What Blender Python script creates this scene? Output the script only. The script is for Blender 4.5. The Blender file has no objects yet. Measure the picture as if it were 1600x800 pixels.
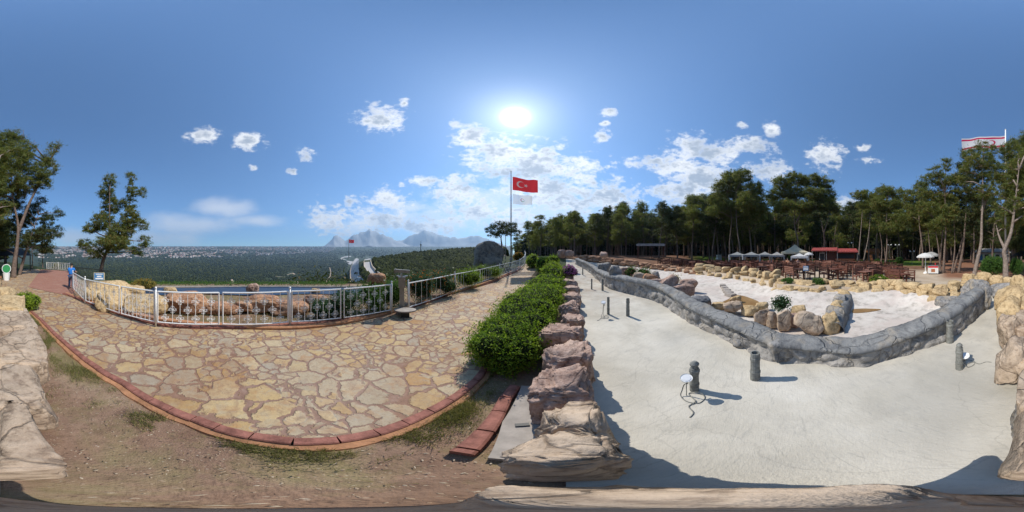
import bpy, bmesh, math, random
import numpy as np
from mathutils import Vector, Matrix, noise, Euler

C = bpy.context.scene.collection
SC = bpy.context.scene
PI = math.pi
R = math.radians
EYE = 2.33                      # camera height over the paving, metres

# ---------------------------------------------------------------- camera
cam = bpy.data.cameras.new('camera')
cam.type = 'PANO'
cam.panorama_type = 'EQUIRECTANGULAR'
cam.clip_start = 0.05
cam.clip_end = 60000
camo = bpy.data.objects.new('camera', cam)
camo.location = (0, 0, EYE)
camo.rotation_euler = (R(90), 0, 0)
C.objects.link(camo)
SC.camera = camo
SC.render.engine = 'CYCLES'
SC.cycles.use_denoising = True
SC.cycles.max_bounces = 6
SC.cycles.diffuse_bounces = 3
SC.cycles.glossy_bounces = 2
SC.cycles.transmission_bounces = 3
SC.cycles.transparent_max_bounces = 8
SC.cycles.volume_bounces = 0
SC.cycles.caustics_reflective = False
SC.cycles.caustics_refractive = False
SC.view_settings.view_transform = 'Standard'
SC.view_settings.look = 'None'
SC.view_settings.exposure = 0.35
SC.view_settings.gamma = 1.0
SC.view_settings.use_curve_mapping = False

# ---------------------------------------------------------------- sky, clouds and sun
SUN_AZ, SUN_EL = 1.1, 48.8       # degrees from +Y towards +X, and up
world = bpy.data.worlds.new('World')
SC.world = world
world.use_nodes = True
NT = world.node_tree
NT.nodes.clear()

def wn(t, **kw):
    n = NT.nodes.new(t)
    for k, v in kw.items():
        setattr(n, k, v)
    return n
def wm(op, a, b=None, c=None, clamp=False):
    n = wn('ShaderNodeMath', operation=op, use_clamp=clamp)
    for i, v in enumerate((a, b, c)):
        if v is None:
            continue
        if isinstance(v, (int, float)):
            n.inputs[i].default_value = v
        else:
            NT.links.new(v, n.inputs[i])
    return n.outputs[0]

sky = wn('ShaderNodeTexSky', sky_type='NISHITA', sun_disc=False)
sky.sun_elevation = R(SUN_EL)
sky.sun_rotation = R(SUN_AZ)
sky.altitude = 250
sky.air_density = 1.0
sky.dust_density = 0.2
sky.ozone_density = 2.5
bg_sky = wn('ShaderNodeBackground')
bg_sky.inputs['Strength'].default_value = 0.125
tint = wn('ShaderNodeMix', data_type='RGBA', blend_type='MULTIPLY')   # the camera's cool white balance
tint.inputs[0].default_value = 1.0
tint.inputs[7].default_value = (0.65, 0.92, 1.10, 1)
NT.links.new(sky.outputs[0], tint.inputs[6])
NT.links.new(tint.outputs[2], bg_sky.inputs['Color'])

tc = wn('ShaderNodeTexCoord')
nrm = wn('ShaderNodeVectorMath', operation='NORMALIZE')
NT.links.new(tc.outputs['Generated'], nrm.inputs[0])
sep = wn('ShaderNodeSeparateXYZ')
NT.links.new(nrm.outputs[0], sep.inputs[0])
AZ = wm('MULTIPLY', wm('ARCTAN2', sep.outputs[0], sep.outputs[1]), 180 / PI)
EL = wm('MULTIPLY', wm('ARCSINE', sep.outputs[2]), 180 / PI)

def wnoise(scale, detail, rough, lac=2.0, off=(0, 0, 0)):
    mp = wn('ShaderNodeMapping')
    mp.inputs['Location'].default_value = off
    mp.inputs['Scale'].default_value = (1, 1, 1.7)
    NT.links.new(nrm.outputs[0], mp.inputs[0])
    n = wn('ShaderNodeTexNoise')
    n.inputs['Scale'].default_value = scale
    n.inputs['Detail'].default_value = detail
    n.inputs['Roughness'].default_value = rough
    n.inputs['Lacunarity'].default_value = lac
    NT.links.new(mp.outputs[0], n.inputs['Vector'])
    return n.outputs['Fac']
nA = wnoise(9, 11, 0.66)
nB = wnoise(5.5, 5, 0.55, off=(3, 1, 2))
nC = wnoise(26, 6, 0.6, off=(7, 5, 1))

def ellipses(lst):
    out = None
    for (px, py, rx, ry) in lst:
        a, e = (px - 800) * 0.225, (400 - py) * 0.225
        dx = wm('DIVIDE', wm('SUBTRACT', AZ, a), rx * 0.225)
        dy = wm('DIVIDE', wm('SUBTRACT', EL, e), ry * 0.225)
        q = wm('ADD', wm('MULTIPLY', dx, dx), wm('MULTIPLY', dy, dy))
        f = wm('SUBTRACT', 1.0, wm('SQRT', q))
        out = f if out is None else wm('MAXIMUM', out, f)
    return out

CUMULUS = [(592, 184, 44, 24), (632, 160, 9, 8), (322, 212, 32, 14), (388, 221, 34, 16), (480, 243, 14, 12),
    (457, 267, 12, 6), (395, 262, 8, 6), (710, 194, 16, 9), (738, 216, 32, 22), (776, 242, 58, 36), (830, 258, 78, 42),
    (892, 266, 64, 30), (862, 296, 104, 50), (712, 297, 44, 30), (612, 313, 44, 24), (545, 314, 14, 13),
    (666, 283, 28, 11), (522, 343, 52, 30), (600, 348, 50, 22), (668, 352, 60, 20), (740, 330, 70, 34), (800, 345, 70, 30), (950, 306, 66, 32), (900, 318, 70, 30), (951, 176, 15, 9), (942, 213, 15, 11),
    (946, 192, 9, 6), (1014, 255, 34, 13), (1078, 232, 40, 26), (1062, 260, 44, 20), (1118, 240, 46, 20),
    (1096, 278, 62, 34), (1178, 228, 44, 16), (1206, 204, 16, 15), (1198, 267, 48, 20), (1064, 302, 60, 24),
    (1287, 243, 33, 26), (1350, 231, 16, 7), (1355, 250, 20, 6), (1332, 325, 34, 20), (1160, 196, 12, 6), (1310, 322, 30, 14)]
BANK = [(770, 318, 150, 48), (690, 345, 210, 34), (880, 335, 150, 60), (560, 350, 110, 22), (640, 325, 60, 16), (950, 330, 80, 30), (560, 356, 90, 16)]
WISP = [(350, 326, 78, 22), (290, 352, 130, 26), (230, 372, 120, 22), (400, 345, 60, 14), (120, 372, 80, 22)]
field = ellipses(CUMULUS)
cum = wm('ADD', field, wm('MULTIPLY', wm('SUBTRACT', nA, 0.5), 2.6))
cum = wm('ADD', cum, wm('MULTIPLY', wm('SUBTRACT', nC, 0.5), 1.9))
mr = wn('ShaderNodeMapRange', interpolation_type='SMOOTHSTEP')
mr.inputs[1].default_value = -0.06
mr.inputs[2].default_value = 0.78
NT.links.new(cum, mr.inputs[0])
m_cum = mr.outputs[0]
fb = ellipses(BANK)
bank = wm('ADD', fb, wm('MULTIPLY', wm('SUBTRACT', nA, 0.5), 2.2))
mr2 = wn('ShaderNodeMapRange', interpolation_type='SMOOTHSTEP')
mr2.inputs[1].default_value = 0.0
mr2.inputs[2].default_value = 1.0
mr2.inputs[4].default_value = 0.62
NT.links.new(bank, mr2.inputs[0])
fw = ellipses(WISP)
wi = wm('ADD', fw, wm('MULTIPLY', wm('SUBTRACT', nB, 0.5), 1.2))
mr3 = wn('ShaderNodeMapRange', interpolation_type='SMOOTHSTEP')
mr3.inputs[1].default_value = 0.0
mr3.inputs[2].default_value = 1.0
mr3.inputs[4].default_value = 0.6
NT.links.new(wi, mr3.inputs[0])
m_all = wm('MAXIMUM', wm('MAXIMUM', m_cum, mr2.outputs[0]), mr3.outputs[0], clamp=True)
# thick cloud is greyer than its thin lit edge
th = wn('ShaderNodeMapRange', interpolation_type='SMOOTHSTEP')
th.inputs[1].default_value = 0.30
th.inputs[2].default_value = 1.25
NT.links.new(wm('ADD', cum, wm('MULTIPLY', wm('SUBTRACT', nB, 0.5), 2.0)), th.inputs[0])
cc = wn('ShaderNodeMix', data_type='RGBA')
cc.inputs[6].default_value = (0.93, 0.94, 0.95, 1)
cc.inputs[7].default_value = (0.36, 0.42, 0.51, 1)
NT.links.new(th.outputs[0], cc.inputs[0])
bg_cl = wn('ShaderNodeBackground')
bg_cl.inputs['Strength'].default_value = 0.92
NT.links.new(cc.outputs[2], bg_cl.inputs['Color'])
mixc = wn('ShaderNodeMixShader')
NT.links.new(m_all, mixc.inputs[0])
NT.links.new(bg_sky.outputs[0], mixc.inputs[1])
NT.links.new(bg_cl.outputs[0], mixc.inputs[2])
# the sun's own disc and the bright air round it
sdir = Vector((math.sin(R(SUN_AZ)) * math.cos(R(SUN_EL)), math.cos(R(SUN_AZ)) * math.cos(R(SUN_EL)), math.sin(R(SUN_EL))))
dt = wn('ShaderNodeVectorMath', operation='DOT_PRODUCT')
dt.inputs[1].default_value = sdir
NT.links.new(nrm.outputs[0], dt.inputs[0])
cosv = wm('MAXIMUM', dt.outputs['Value'], 0.0)
g = wm('ADD', wm('MULTIPLY', wm('POWER', cosv, 1500.0), 4.0), wm('MULTIPLY', wm('POWER', cosv, 110.0), 0.40))
g = wm('ADD', g, wm('MULTIPLY', wm('POWER', cosv, 9.0), 0.07))
bg_sun = wn('ShaderNodeBackground')
bg_sun.inputs['Color'].default_value = (1, 0.98, 0.95, 1)
NT.links.new(g, bg_sun.inputs['Strength'])
addw = wn('ShaderNodeAddShader')
NT.links.new(mixc.outputs[0], addw.inputs[0])
NT.links.new(bg_sun.outputs[0], addw.inputs[1])
wo = wn('ShaderNodeOutputWorld')
NT.links.new(addw.outputs[0], wo.inputs['Surface'])
world.cycles.sampling_method = 'MANUAL'
world.cycles.sample_map_resolution = 512

sun = bpy.data.lights.new('sun', 'SUN')
sun.energy = 4.2
sun.angle = R(0.53)
sun.color = (1.0, 0.95, 0.87)
suno = bpy.data.objects.new('sun', sun)
suno.rotation_euler = (-sdir).to_track_quat('-Z', 'Y').to_euler()
C.objects.link(suno)

# ---------------------------------------------------------------- directions and ground heights
def unit(px):
    a = R((px - 800) * 0.225)
    return math.sin(a), math.cos(a)
def tane(py):
    return math.tan(R((400 - py) * 0.225))
def pd(px, py, d):                 # a point seen at azimuth px, elevation py, at horizontal distance d
    s, c = unit(px)
    return Vector((d * s, d * c, EYE + d * tane(py)))
def pz(px, py, z):                 # the point where that ray meets height z
    t = tane(py)
    return pd(px, py, (z - EYE) / t)
def g0(x, y):                      # the garden and the channel climb gently away from the camera
    r = np.hypot(x, y)
    return np.clip(0.12 * (np.asarray(y) - 14.0), 0, 2.25)
def terr(x, y):                    # the cafe terrace lies a step above
    return 0.45 + 0.8 * g0(x, y)
def march(px, py, f, d0=1.0, d1=120.0):
    s, c = unit(px)
    t = tane(py)
    d = d0
    st = 0.05
    while d < d1:
        z = EYE + d * t
        if z <= float(f(d * s, d * c)):
            break
        d += st
        st *= 1.01
    return Vector((d * s, d * c, float(f(d * s, d * c))))
def pg(px, py):
    return march(px, py, g0)
def pt(px, py):
    return march(px, py, terr)

# ---------------------------------------------------------------- tagging
def tag(o, label=None, cat=None, group=None, kind=None):
    if label: o['label'] = label
    if cat: o['category'] = cat
    if group: o['group'] = group
    if kind: o['kind'] = kind
    return o
def empty(name, loc=(0, 0, 0), rz=0.0):
    o = bpy.data.objects.new(name, None)
    o.location = loc
    o.rotation_euler = (0, 0, rz)
    o.empty_display_size = 0.2
    C.objects.link(o)
    return o
KIDS = {}
def link_mesh(name, me, mat, parent=None, smooth=False):
    o = bpy.data.objects.new(name, me)
    C.objects.link(o)
    if mat is not None:
        for m in (mat if isinstance(mat, (list, tuple)) else [mat]):
            me.materials.append(m)
    if parent is not None:
        o.parent = parent
        KIDS.setdefault(parent.name, []).append(o)
    if smooth:
        me.polygons.foreach_set('use_smooth', [True] * len(me.polygons))
    return o
def copy_tree(o, parent=None):
    c = o.copy()
    C.objects.link(c)
    if parent is not None:
        c.parent = parent
        KIDS.setdefault(parent.name, []).append(c)
    for ch in KIDS.get(o.name, []):
        copy_tree(ch, c)
    return c

# ---------------------------------------------------------------- mesh builder
class MB:
    def __init__(s):
        s.v = []; s.f = []
    def add(s, vs, fs):
        n = len(s.v)
        s.v.extend(tuple(v) for v in vs)
        s.f.extend(tuple(i + n for i in f) for f in fs)
        return s
    def box(s, c, size, rz=0.0, taper=1.0, M=None):
        hx, hy, hz = size[0] / 2, size[1] / 2, size[2] / 2
        vs = [Vector((x * hx * (taper if z > 0 else 1), y * hy * (taper if z > 0 else 1), z * hz)) for z in (-1, 1) for x, y in ((-1, -1), (1, -1), (1, 1), (-1, 1))]
        rot = Matrix.Rotation(rz, 3, 'Z') if M is None else M
        vs = [rot @ v + Vector(c) for v in vs]
        return s.add(vs, [(0, 3, 2, 1), (4, 5, 6, 7), (0, 1, 5, 4), (1, 2, 6, 5), (2, 3, 7, 6), (3, 0, 4, 7)])
    def tube(s, pts, rad, n=6, cap=True, squash=1.0):
        pts = [Vector(p) for p in pts]
        rads = list(rad) if isinstance(rad, (list, tuple)) else [rad] * len(pts)
        base = len(s.v)
        up = None
        for i, p in enumerate(pts):
            t = (pts[min(i + 1, len(pts) - 1)] - pts[max(i - 1, 0)])
            if t.length < 1e-9: t = Vector((0, 0, 1))
            t.normalize()
            if up is None:
                up = Vector((0, 0, 1)) if abs(t.z) < 0.9 else Vector((1, 0, 0))
            a = t.cross(up)
            if a.length < 1e-6: a = t.cross(Vector((1, 0.3, 0)))
            a.normalize()
            b = a.cross(t).normalized()
            up = b
            for k in range(n):
                th = 2 * PI * k / n
                s.v.append(tuple(p + (a * math.cos(th) + b * math.sin(th) * squash) * rads[i]))
        for i in range(len(pts) - 1):
            for k in range(n):
                k2 = (k + 1) % n
                s.f.append((base + i * n + k, base + i * n + k2, base + (i + 1) * n + k2, base + (i + 1) * n + k))
        if cap:
            s.f.append(tuple(base + k for k in range(n))[::-1])
            s.f.append(tuple(base + (len(pts) - 1) * n + k for k in range(n)))
        return s
    def lathe(s, prof, c=(0, 0, 0), n=16, M=None):
        base = len(s.v)
        for (r, z) in prof:
            for k in range(n):
                a = 2 * PI * k / n
                v = Vector((r * math.cos(a), r * math.sin(a), z))
                if M is not None: v = M @ v
                s.v.append(tuple(v + Vector(c)))
        for i in range(len(prof) - 1):
            for k in range(n):
                k2 = (k + 1) % n
                s.f.append((base + i * n + k, base + i * n + k2, base + (i + 1) * n + k2, base + (i + 1) * n + k))
        s.f.append(tuple(base + k for k in range(n))[::-1])
        s.f.append(tuple(base + (len(prof) - 1) * n + k for k in range(n)))
        return s
    def mesh(s, name):
        me = bpy.data.meshes.new(name)
        me.from_pydata(s.v, [], s.f)
        me.update()
        return me
    def build(s, name, mat, parent=None, smooth=False, loc=None):
        o = link_mesh(name, s.mesh(name), mat, parent, smooth)
        if loc is not None: o.location = loc
        return o

def np_mesh(name, V, F, mat, parent=None, smooth=False):
    me = bpy.data.meshes.new(name)
    V = np.asarray(V, dtype=np.float32); F = np.asarray(F, dtype=np.int32)
    k = F.shape[1]
    me.vertices.add(len(V)); me.vertices.foreach_set('co', V.ravel())
    me.loops.add(F.size); me.loops.foreach_set('vertex_index', F.ravel())
    me.polygons.add(len(F))
    me.polygons.foreach_set('loop_start', np.arange(0, F.size, k, dtype=np.int32))
    me.polygons.foreach_set('loop_total', np.full(len(F), k, dtype=np.int32))
    me.update(calc_edges=True)
    me.validate()
    return link_mesh(name, me, mat, parent, smooth)

def grid_faces(ni, nj, wrap=False):
    F = []
    for i in range(ni - 1):
        for j in range(nj - (0 if wrap else 1)):
            j2 = (j + 1) % nj
            F.append((i * nj + j, i * nj + j2, (i + 1) * nj + j2, (i + 1) * nj + j))
    return np.array(F, dtype=np.int32)

# ---------------------------------------------------------------- materials
def new_mat(name):
    m = bpy.data.materials.new(name)
    m.use_nodes = True
    nt = m.node_tree
    nt.nodes.clear()
    out = nt.nodes.new('ShaderNodeOutputMaterial')
    return m, nt, out
class G:
    """small node graph helper"""
    def __init__(s, nt): s.nt = nt
    def n(s, t, **kw):
        x = s.nt.nodes.new(t)
        for k, v in kw.items(): setattr(x, k, v)
        return x
    def ln(s, a, b): s.nt.links.new(a, b)
    def pos(s, obj=False):
        if obj:
            return s.n('ShaderNodeTexCoord').outputs['Object']
        return s.n('ShaderNodeNewGeometry').outputs['Position']
    def noise(s, vec, scale, detail=4, rough=0.55, dist=0.0):
        x = s.n('ShaderNodeTexNoise')
        x.inputs['Scale'].default_value = scale
        x.inputs['Detail'].default_value = detail
        x.inputs['Roughness'].default_value = rough
        x.inputs['Distortion'].default_value = dist
        s.ln(vec, x.inputs['Vector'])
        return x.outputs['Fac']
    def vor(s, vec, scale, feature='F1', rnd=1.0):
        x = s.n('ShaderNodeTexVoronoi', feature=feature)
        x.inputs['Scale'].default_value = scale
        x.inputs['Randomness'].default_value = rnd
        s.ln(vec, x.inputs['Vector'])
        return x
    def ramp(s, fac, stops, interp='LINEAR'):
        x = s.n('ShaderNodeValToRGB')
        cr = x.color_ramp
        cr.interpolation = interp
        while len(cr.elements) < len(stops): cr.elements.new(0.5)
        for e, (p, c) in zip(cr.elements, stops):
            e.position = p
            e.color = (c[0], c[1], c[2], 1) if not isinstance(c, (int, float)) else (c, c, c, 1)
        s.ln(fac, x.inputs[0])
        return x.outputs[0]
    def mix(s, fac, a, b, mode='MIX'):
        x = s.n('ShaderNodeMix', data_type='RGBA', blend_type=mode)
        for i, v in ((0, fac), (6, a), (7, b)):
            if isinstance(v, (int, float)): x.inputs[i].default_value = v
            elif isinstance(v, tuple): x.inputs[i].default_value = (v[0], v[1], v[2], 1)
            else: s.ln(v, x.inputs[i])
        return x.outputs[2]
    def math(s, op, a, b=None, clamp=False):
        x = s.n('ShaderNodeMath', operation=op, use_clamp=clamp)
        for i, v in enumerate((a, b)):
            if v is None: continue
            if isinstance(v, (int, float)): x.inputs[i].default_value = v
            else: s.ln(v, x.inputs[i])
        return x.outputs[0]
    def bump(s, h, strength=0.5, dist=0.02, prev=None):
        x = s.n('ShaderNodeBump')
        x.inputs['Strength'].default_value = strength
        x.inputs['Distance'].default_value = dist
        s.ln(h, x.inputs['Height'])
        if prev is not None: s.ln(prev, x.inputs['Normal'])
        return x.outputs[0]
    def bsdf(s, color, rough=0.8, normal=None, metal=0.0, spec=0.4):
        x = s.n('ShaderNodeBsdfPrincipled')
        if isinstance(color, tuple): x.inputs['Base Color'].default_value = (color[0], color[1], color[2], 1)
        else: s.ln(color, x.inputs['Base Color'])
        if isinstance(rough, (int, float)): x.inputs['Roughness'].default_value = rough
        else: s.ln(rough, x.inputs['Roughness'])
        x.inputs['Metallic'].default_value = metal
        x.inputs['Specular IOR Level'].default_value = spec
        if normal is not None: s.ln(normal, x.inputs['Normal'])
        return x.outputs[0]

def mat_simple(name, col, rough=0.6, metal=0.0, var=0.25, scale=8.0, bump=0.1, spec=0.4):
    m, nt, out = new_mat(name); g = G(nt)
    p = g.pos()
    n = g.noise(p, scale, 5, 0.6)
    c = g.ramp(n, [(0.3, tuple(x * (1 - var) for x in col)), (0.7, tuple(min(1, x * (1 + var)) for x in col))])
    b = g.bump(g.noise(p, scale * 5, 3), bump, 0.01)
    g.ln(g.bsdf(c, rough, b, metal, spec), out.inputs[0])
    return m

def mat_rock(name, base, dark, light, scale=1.0, crack=0.5, pits=0.0, stain=None):
    m, nt, out = new_mat(name); g = G(nt)
    p = g.pos()
    n1 = g.noise(p, 1.6 * scale, 8, 0.62, 0.4)
    n2 = g.noise(p, 9 * scale, 6, 0.65)
    n3 = g.noise(p, 40 * scale, 3, 0.6)
    c = g.ramp(n1, [(0.28, dark), (0.5, base), (0.72, light)])
    c = g.mix(g.math('MULTIPLY', g.ramp(n2, [(0.42, 0.0), (0.62, 1.0)]), 0.35), c, tuple(min(1, x * 1.35) for x in light))
    c = g.mix(g.math('MULTIPLY', g.ramp(n2, [(0.36, 1.0), (0.46, 0.0)]), 0.5), c, tuple(x * 0.5 for x in dark))
    if stain is not None:
        c = g.mix(g.math('MULTIPLY', g.ramp(g.noise(p, 2.3 * scale, 5, 0.7, 0.6), [(0.5, 0.0), (0.62, 1.0)]), 0.75), c, stain)
    h = g.math('ADD', g.math('MULTIPLY', n1, 0.8), g.math('MULTIPLY', n2, 0.35))
    if crack > 0:
        wv = g.n('ShaderNodeVectorMath', operation='ADD')
        x = g.n('ShaderNodeTexNoise'); x.inputs['Scale'].default_value = 3.0 * scale; x.inputs['Detail'].default_value = 4
        g.ln(p, x.inputs['Vector'])
        sc = g.n('ShaderNodeVectorMath', operation='SCALE'); sc.inputs['Scale'].default_value = 0.35
        g.ln(x.outputs['Color'], sc.inputs[0])
        g.ln(p, wv.inputs[0]); g.ln(sc.outputs[0], wv.inputs[1])
        v = g.vor(wv.outputs[0], 1.7 * scale, 'DISTANCE_TO_EDGE').outputs['Distance']
        ck = g.ramp(v, [(0.0, 0.0), (0.035, 1.0)])
        h = g.math('ADD', h, g.math('MULTIPLY', ck, 0.35 * crack))
        c = g.mix(g.math('MULTIPLY', g.math('SUBTRACT', 1.0, ck), 0.75 * crack), c, tuple(x * 0.35 for x in dark))
    if pits > 0:
        pv = g.vor(p, 26 * scale, 'F1').outputs['Distance']
        pk = g.ramp(pv, [(0.10, 0.0), (0.32, 1.0)])
        pm = g.ramp(g.noise(p, 4 * scale, 2), [(0.45, 0.0), (0.6, 1.0)])
        pk2 = g.math('SUBTRACT', 1.0, g.math('MULTIPLY', g.math('SUBTRACT', 1.0, pk), pm))
        h = g.math('ADD', h, g.math('MULTIPLY', pk2, 0.3 * pits))
        c = g.mix(g.math('MULTIPLY', g.math('SUBTRACT', 1.0, pk2), 0.6 * pits), c, tuple(x * 0.3 for x in dark))
    b = g.bump(h, 0.75, 0.07)
    b = g.bump(n3, 0.45, 0.012, b)
    g.ln(g.bsdf(c, 0.92, b, 0, 0.2), out.inputs[0])
    return m

def mat_leaf(name, dark, light, brown=None, trans=0.35, scale=0.8):
    m, nt, out = new_mat(name); g = G(nt)
    geo = g.n('ShaderNodeNewGeometry')
    rnd = geo.outputs['Random Per Island']
    n = g.noise(geo.outputs['Position'], scale, 3, 0.6)
    f = g.math('ADD', g.math('MULTIPLY', rnd, 0.55), g.math('MULTIPLY', n, 0.45))
    st = [(0.15, dark), (0.62, light)]
    if brown is not None: st.append((0.76, brown))
    c = g.ramp(f, st)
    d = g.bsdf(c, 0.62, None, 0, 0.22)
    t = g.n('ShaderNodeBsdfTranslucent')
    g.ln(g.mix(0.5, c, (light[0] * 1.6, light[1] * 1.6, light[2] * 0.8)), t.inputs[0])
    mx = g.n('ShaderNodeMixShader'); mx.inputs[0].default_value = trans
    g.ln(d, mx.inputs[1]); g.ln(t.outputs[0], mx.inputs[2])
    g.ln(mx.outputs[0], out.inputs[0])
    return m

M = {}
M['rock_pink'] = mat_rock('rock_pink', (0.36, 0.235, 0.18), (0.18, 0.11, 0.085), (0.48, 0.36, 0.29), 1.0, 0.45, 0.9)
M['rock_pale'] = mat_rock('rock_pale', (0.385, 0.29, 0.205), (0.24, 0.165, 0.115), (0.48, 0.38, 0.285), 1.0, 0.6, 0.1)
M['rock_tan'] = mat_rock('rock_tan', (0.45, 0.32, 0.17), (0.28, 0.185, 0.095), (0.54, 0.41, 0.24), 1.1, 0.35, 0.0)
M['rock_red'] = mat_rock('rock_red', (0.36, 0.19, 0.11), (0.19, 0.09, 0.055), (0.48, 0.31, 0.19), 1.1, 0.7, 0.2)
M['rock_grey'] = mat_rock('rock_grey', (0.20, 0.195, 0.19), (0.10, 0.10, 0.10), (0.33, 0.31, 0.29), 1.0, 0.45, 0.1, stain=(0.35, 0.29, 0.21))
M['rock_dark'] = mat_rock('rock_dark', (0.12, 0.12, 0.13), (0.06, 0.06, 0.07), (0.22, 0.22, 0.22), 1.0, 0.4, 0.0)
M['white'] = mat_simple('white_paint', (0.80, 0.80, 0.78), 0.4, 0, 0.06, 20, 0.05)
M['greypost'] = mat_simple('weathered_pipe', (0.20, 0.20, 0.18), 0.7, 0, 0.4, 14, 0.5)
M['metal'] = mat_simple('grey_metal', (0.27, 0.26, 0.24), 0.45, 0.5, 0.15, 8, 0.05)
M['steel'] = mat_simple('steel', (0.5, 0.5, 0.5), 0.35, 0.8, 0.1, 8, 0.05)
M['black'] = mat_simple('black_metal', (0.03, 0.03, 0.03), 0.5, 0, 0.2, 8, 0.05)
M['kerb'] = mat_simple('red_kerb_stone', (0.27, 0.115, 0.085), 0.85, 0, 0.38, 9, 0.6, 0.2)
M['mortar'] = mat_simple('orange_mortar', (0.42, 0.21, 0.11), 0.95, 0, 0.25, 7, 0.6, 0.2)
M['slab'] = mat_simple('concrete_slab', (0.34, 0.30, 0.26), 0.85, 0, 0.22, 5, 0.4, 0.2)
M['woodred'] = mat_simple('red_brown_wood', (0.135, 0.052, 0.034), 0.65, 0, 0.4, 6, 0.2, 0.3)
M['wooddark'] = mat_simple('dark_brown_wood', (0.055, 0.026, 0.020), 0.65, 0, 0.4, 6, 0.2, 0.3)
M['woodfaded'] = mat_simple('faded_red_wood', (0.24, 0.115, 0.08), 0.7, 0, 0.35, 6, 0.2, 0.3)
M['woodorange'] = mat_simple('orange_wood', (0.40, 0.15, 0.06), 0.65, 0, 0.3, 6, 0.2)
M['rooftile'] = mat_simple('red_roof_tile', (0.30, 0.055, 0.045), 0.6, 0, 0.35, 3, 0.2)
def mat_canvas(name, col):
    m, nt, out = new_mat(name); g = G(nt)
    c = g.ramp(g.noise(g.pos(), 2.0, 4), [(0.3, tuple(v * 0.93 for v in col)), (0.7, col)])
    d = g.n('ShaderNodeBsdfDiffuse'); g.ln(c, d.inputs[0])
    t = g.n('ShaderNodeBsdfTranslucent'); g.ln(c, t.inputs[0])
    mx = g.n('ShaderNodeMixShader'); mx.inputs[0].default_value = 0.35
    g.ln(d.outputs[0], mx.inputs[1]); g.ln(t.outputs[0], mx.inputs[2]); g.ln(mx.outputs[0], out.inputs[0])
    return m
M['canvas'] = mat_canvas('white_canvas', (0.80, 0.80, 0.78))
M['tentgrey'] = mat_canvas('grey_tent_cloth', (0.42, 0.43, 0.42))
M['cream'] = mat_canvas('cream_canvas', (0.76, 0.68, 0.50))
M['greyroof'] = mat_simple('grey_roof', (0.30, 0.29, 0.27), 0.8, 0, 0.25, 2, 0.1)
M['plaster'] = mat_simple('white_plaster', (0.72, 0.70, 0.66), 0.85, 0, 0.1, 1, 0.1)
M['signblue'] = mat_simple('sign_blue', (0.05, 0.20, 0.42), 0.5, 0, 0.08, 8, 0.02)
M['redcloth'] = mat_simple('red_cloth', (0.62, 0.035, 0.045), 0.75, 0, 0.1, 2, 0.1)
M['whitecloth'] = mat_simple('white_cloth', (0.74, 0.74, 0.74), 0.75, 0, 0.06, 2, 0.1)
M['skin'] = mat_simple('skin', (0.48, 0.29, 0.20), 0.6, 0, 0.06, 8, 0.02)
M['hair'] = mat_simple('dark_hair', (0.02, 0.015, 0.012), 0.6, 0, 0.2, 20, 0.2)
M['shirt'] = mat_simple('blue_shirt', (0.02, 0.17, 0.55), 0.8, 0, 0.15, 6, 0.1)
M['jeans'] = mat_simple('blue_jeans', (0.035, 0.06, 0.13), 0.85, 0, 0.3, 10, 0.1)
M['shoe'] = mat_simple('dark_shoe', (0.03, 0.03, 0.035), 0.6, 0, 0.2, 10, 0.1)
M['green'] = mat_simple('green_paint', (0.03, 0.25, 0.08), 0.5, 0, 0.2, 20, 0.05)
M['bark'] = mat_rock('pine_bark', (0.17, 0.125, 0.10), (0.07, 0.05, 0.04), (0.27, 0.20, 0.16), 3.0, 0.7, 0.0)
M['barkpale'] = mat_rock('pale_bark', (0.27, 0.21, 0.17), (0.13, 0.10, 0.08), (0.37, 0.31, 0.27), 3.0, 0.6, 0.0)
M['pine'] = mat_leaf('pine_needles', (0.045, 0.066, 0.020), (0.18, 0.215, 0.055), (0.27, 0.17, 0.06), 0.35, 0.35)
M['pinedark'] = mat_leaf('pine_needles_dark', (0.020, 0.034, 0.013), (0.075, 0.102, 0.030), (0.13, 0.095, 0.04), 0.22, 0.3)
M['hedge'] = mat_leaf('hedge_leaves', (0.026, 0.075, 0.010), (0.17, 0.27, 0.024), (0.40, 0.46, 0.06), 0.45, 2.2)
M['lime'] = mat_leaf('lime_leaves', (0.08, 0.15, 0.015), (0.26, 0.36, 0.03), (0.36, 0.42, 0.06), 0.35, 3.0)
M['bush'] = mat_leaf('bush_leaves', (0.025, 0.065, 0.015), (0.08, 0.17, 0.03), (0.12, 0.2, 0.04), 0.3, 2.0)
M['rose'] = mat_leaf('rose_leaves', (0.018, 0.055, 0.025), (0.06, 0.12, 0.05), None, 0.25, 3.0)
M['dry'] = mat_leaf('dry_leaves', (0.12, 0.11, 0.02), (0.30, 0.24, 0.05), (0.40, 0.20, 0.05), 0.3, 2.0)
M['petalwhite'] = mat_leaf('white_petals', (0.5, 0.5, 0.45), (0.75, 0.75, 0.7), None, 0.3, 3.0)
M['petalorange'] = mat_leaf('orange_petals', (0.35, 0.09, 0.02), (0.6, 0.18, 0.04), None, 0.3, 3.0)
M['petalpink'] = mat_leaf('pink_petals', (0.5, 0.12, 0.18), (0.65, 0.25, 0.3), None, 0.3, 3.0)
M['petalpurple'] = mat_leaf('purple_petals', (0.28, 0.08, 0.30), (0.45, 0.18, 0.45), None, 0.3, 3.0)
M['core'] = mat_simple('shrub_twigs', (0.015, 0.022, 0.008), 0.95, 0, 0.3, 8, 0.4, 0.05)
M['grass'] = mat_leaf('grass_blades', (0.10, 0.13, 0.035), (0.24, 0.23, 0.08), (0.48, 0.39, 0.21), 0.4, 1.5)
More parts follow.
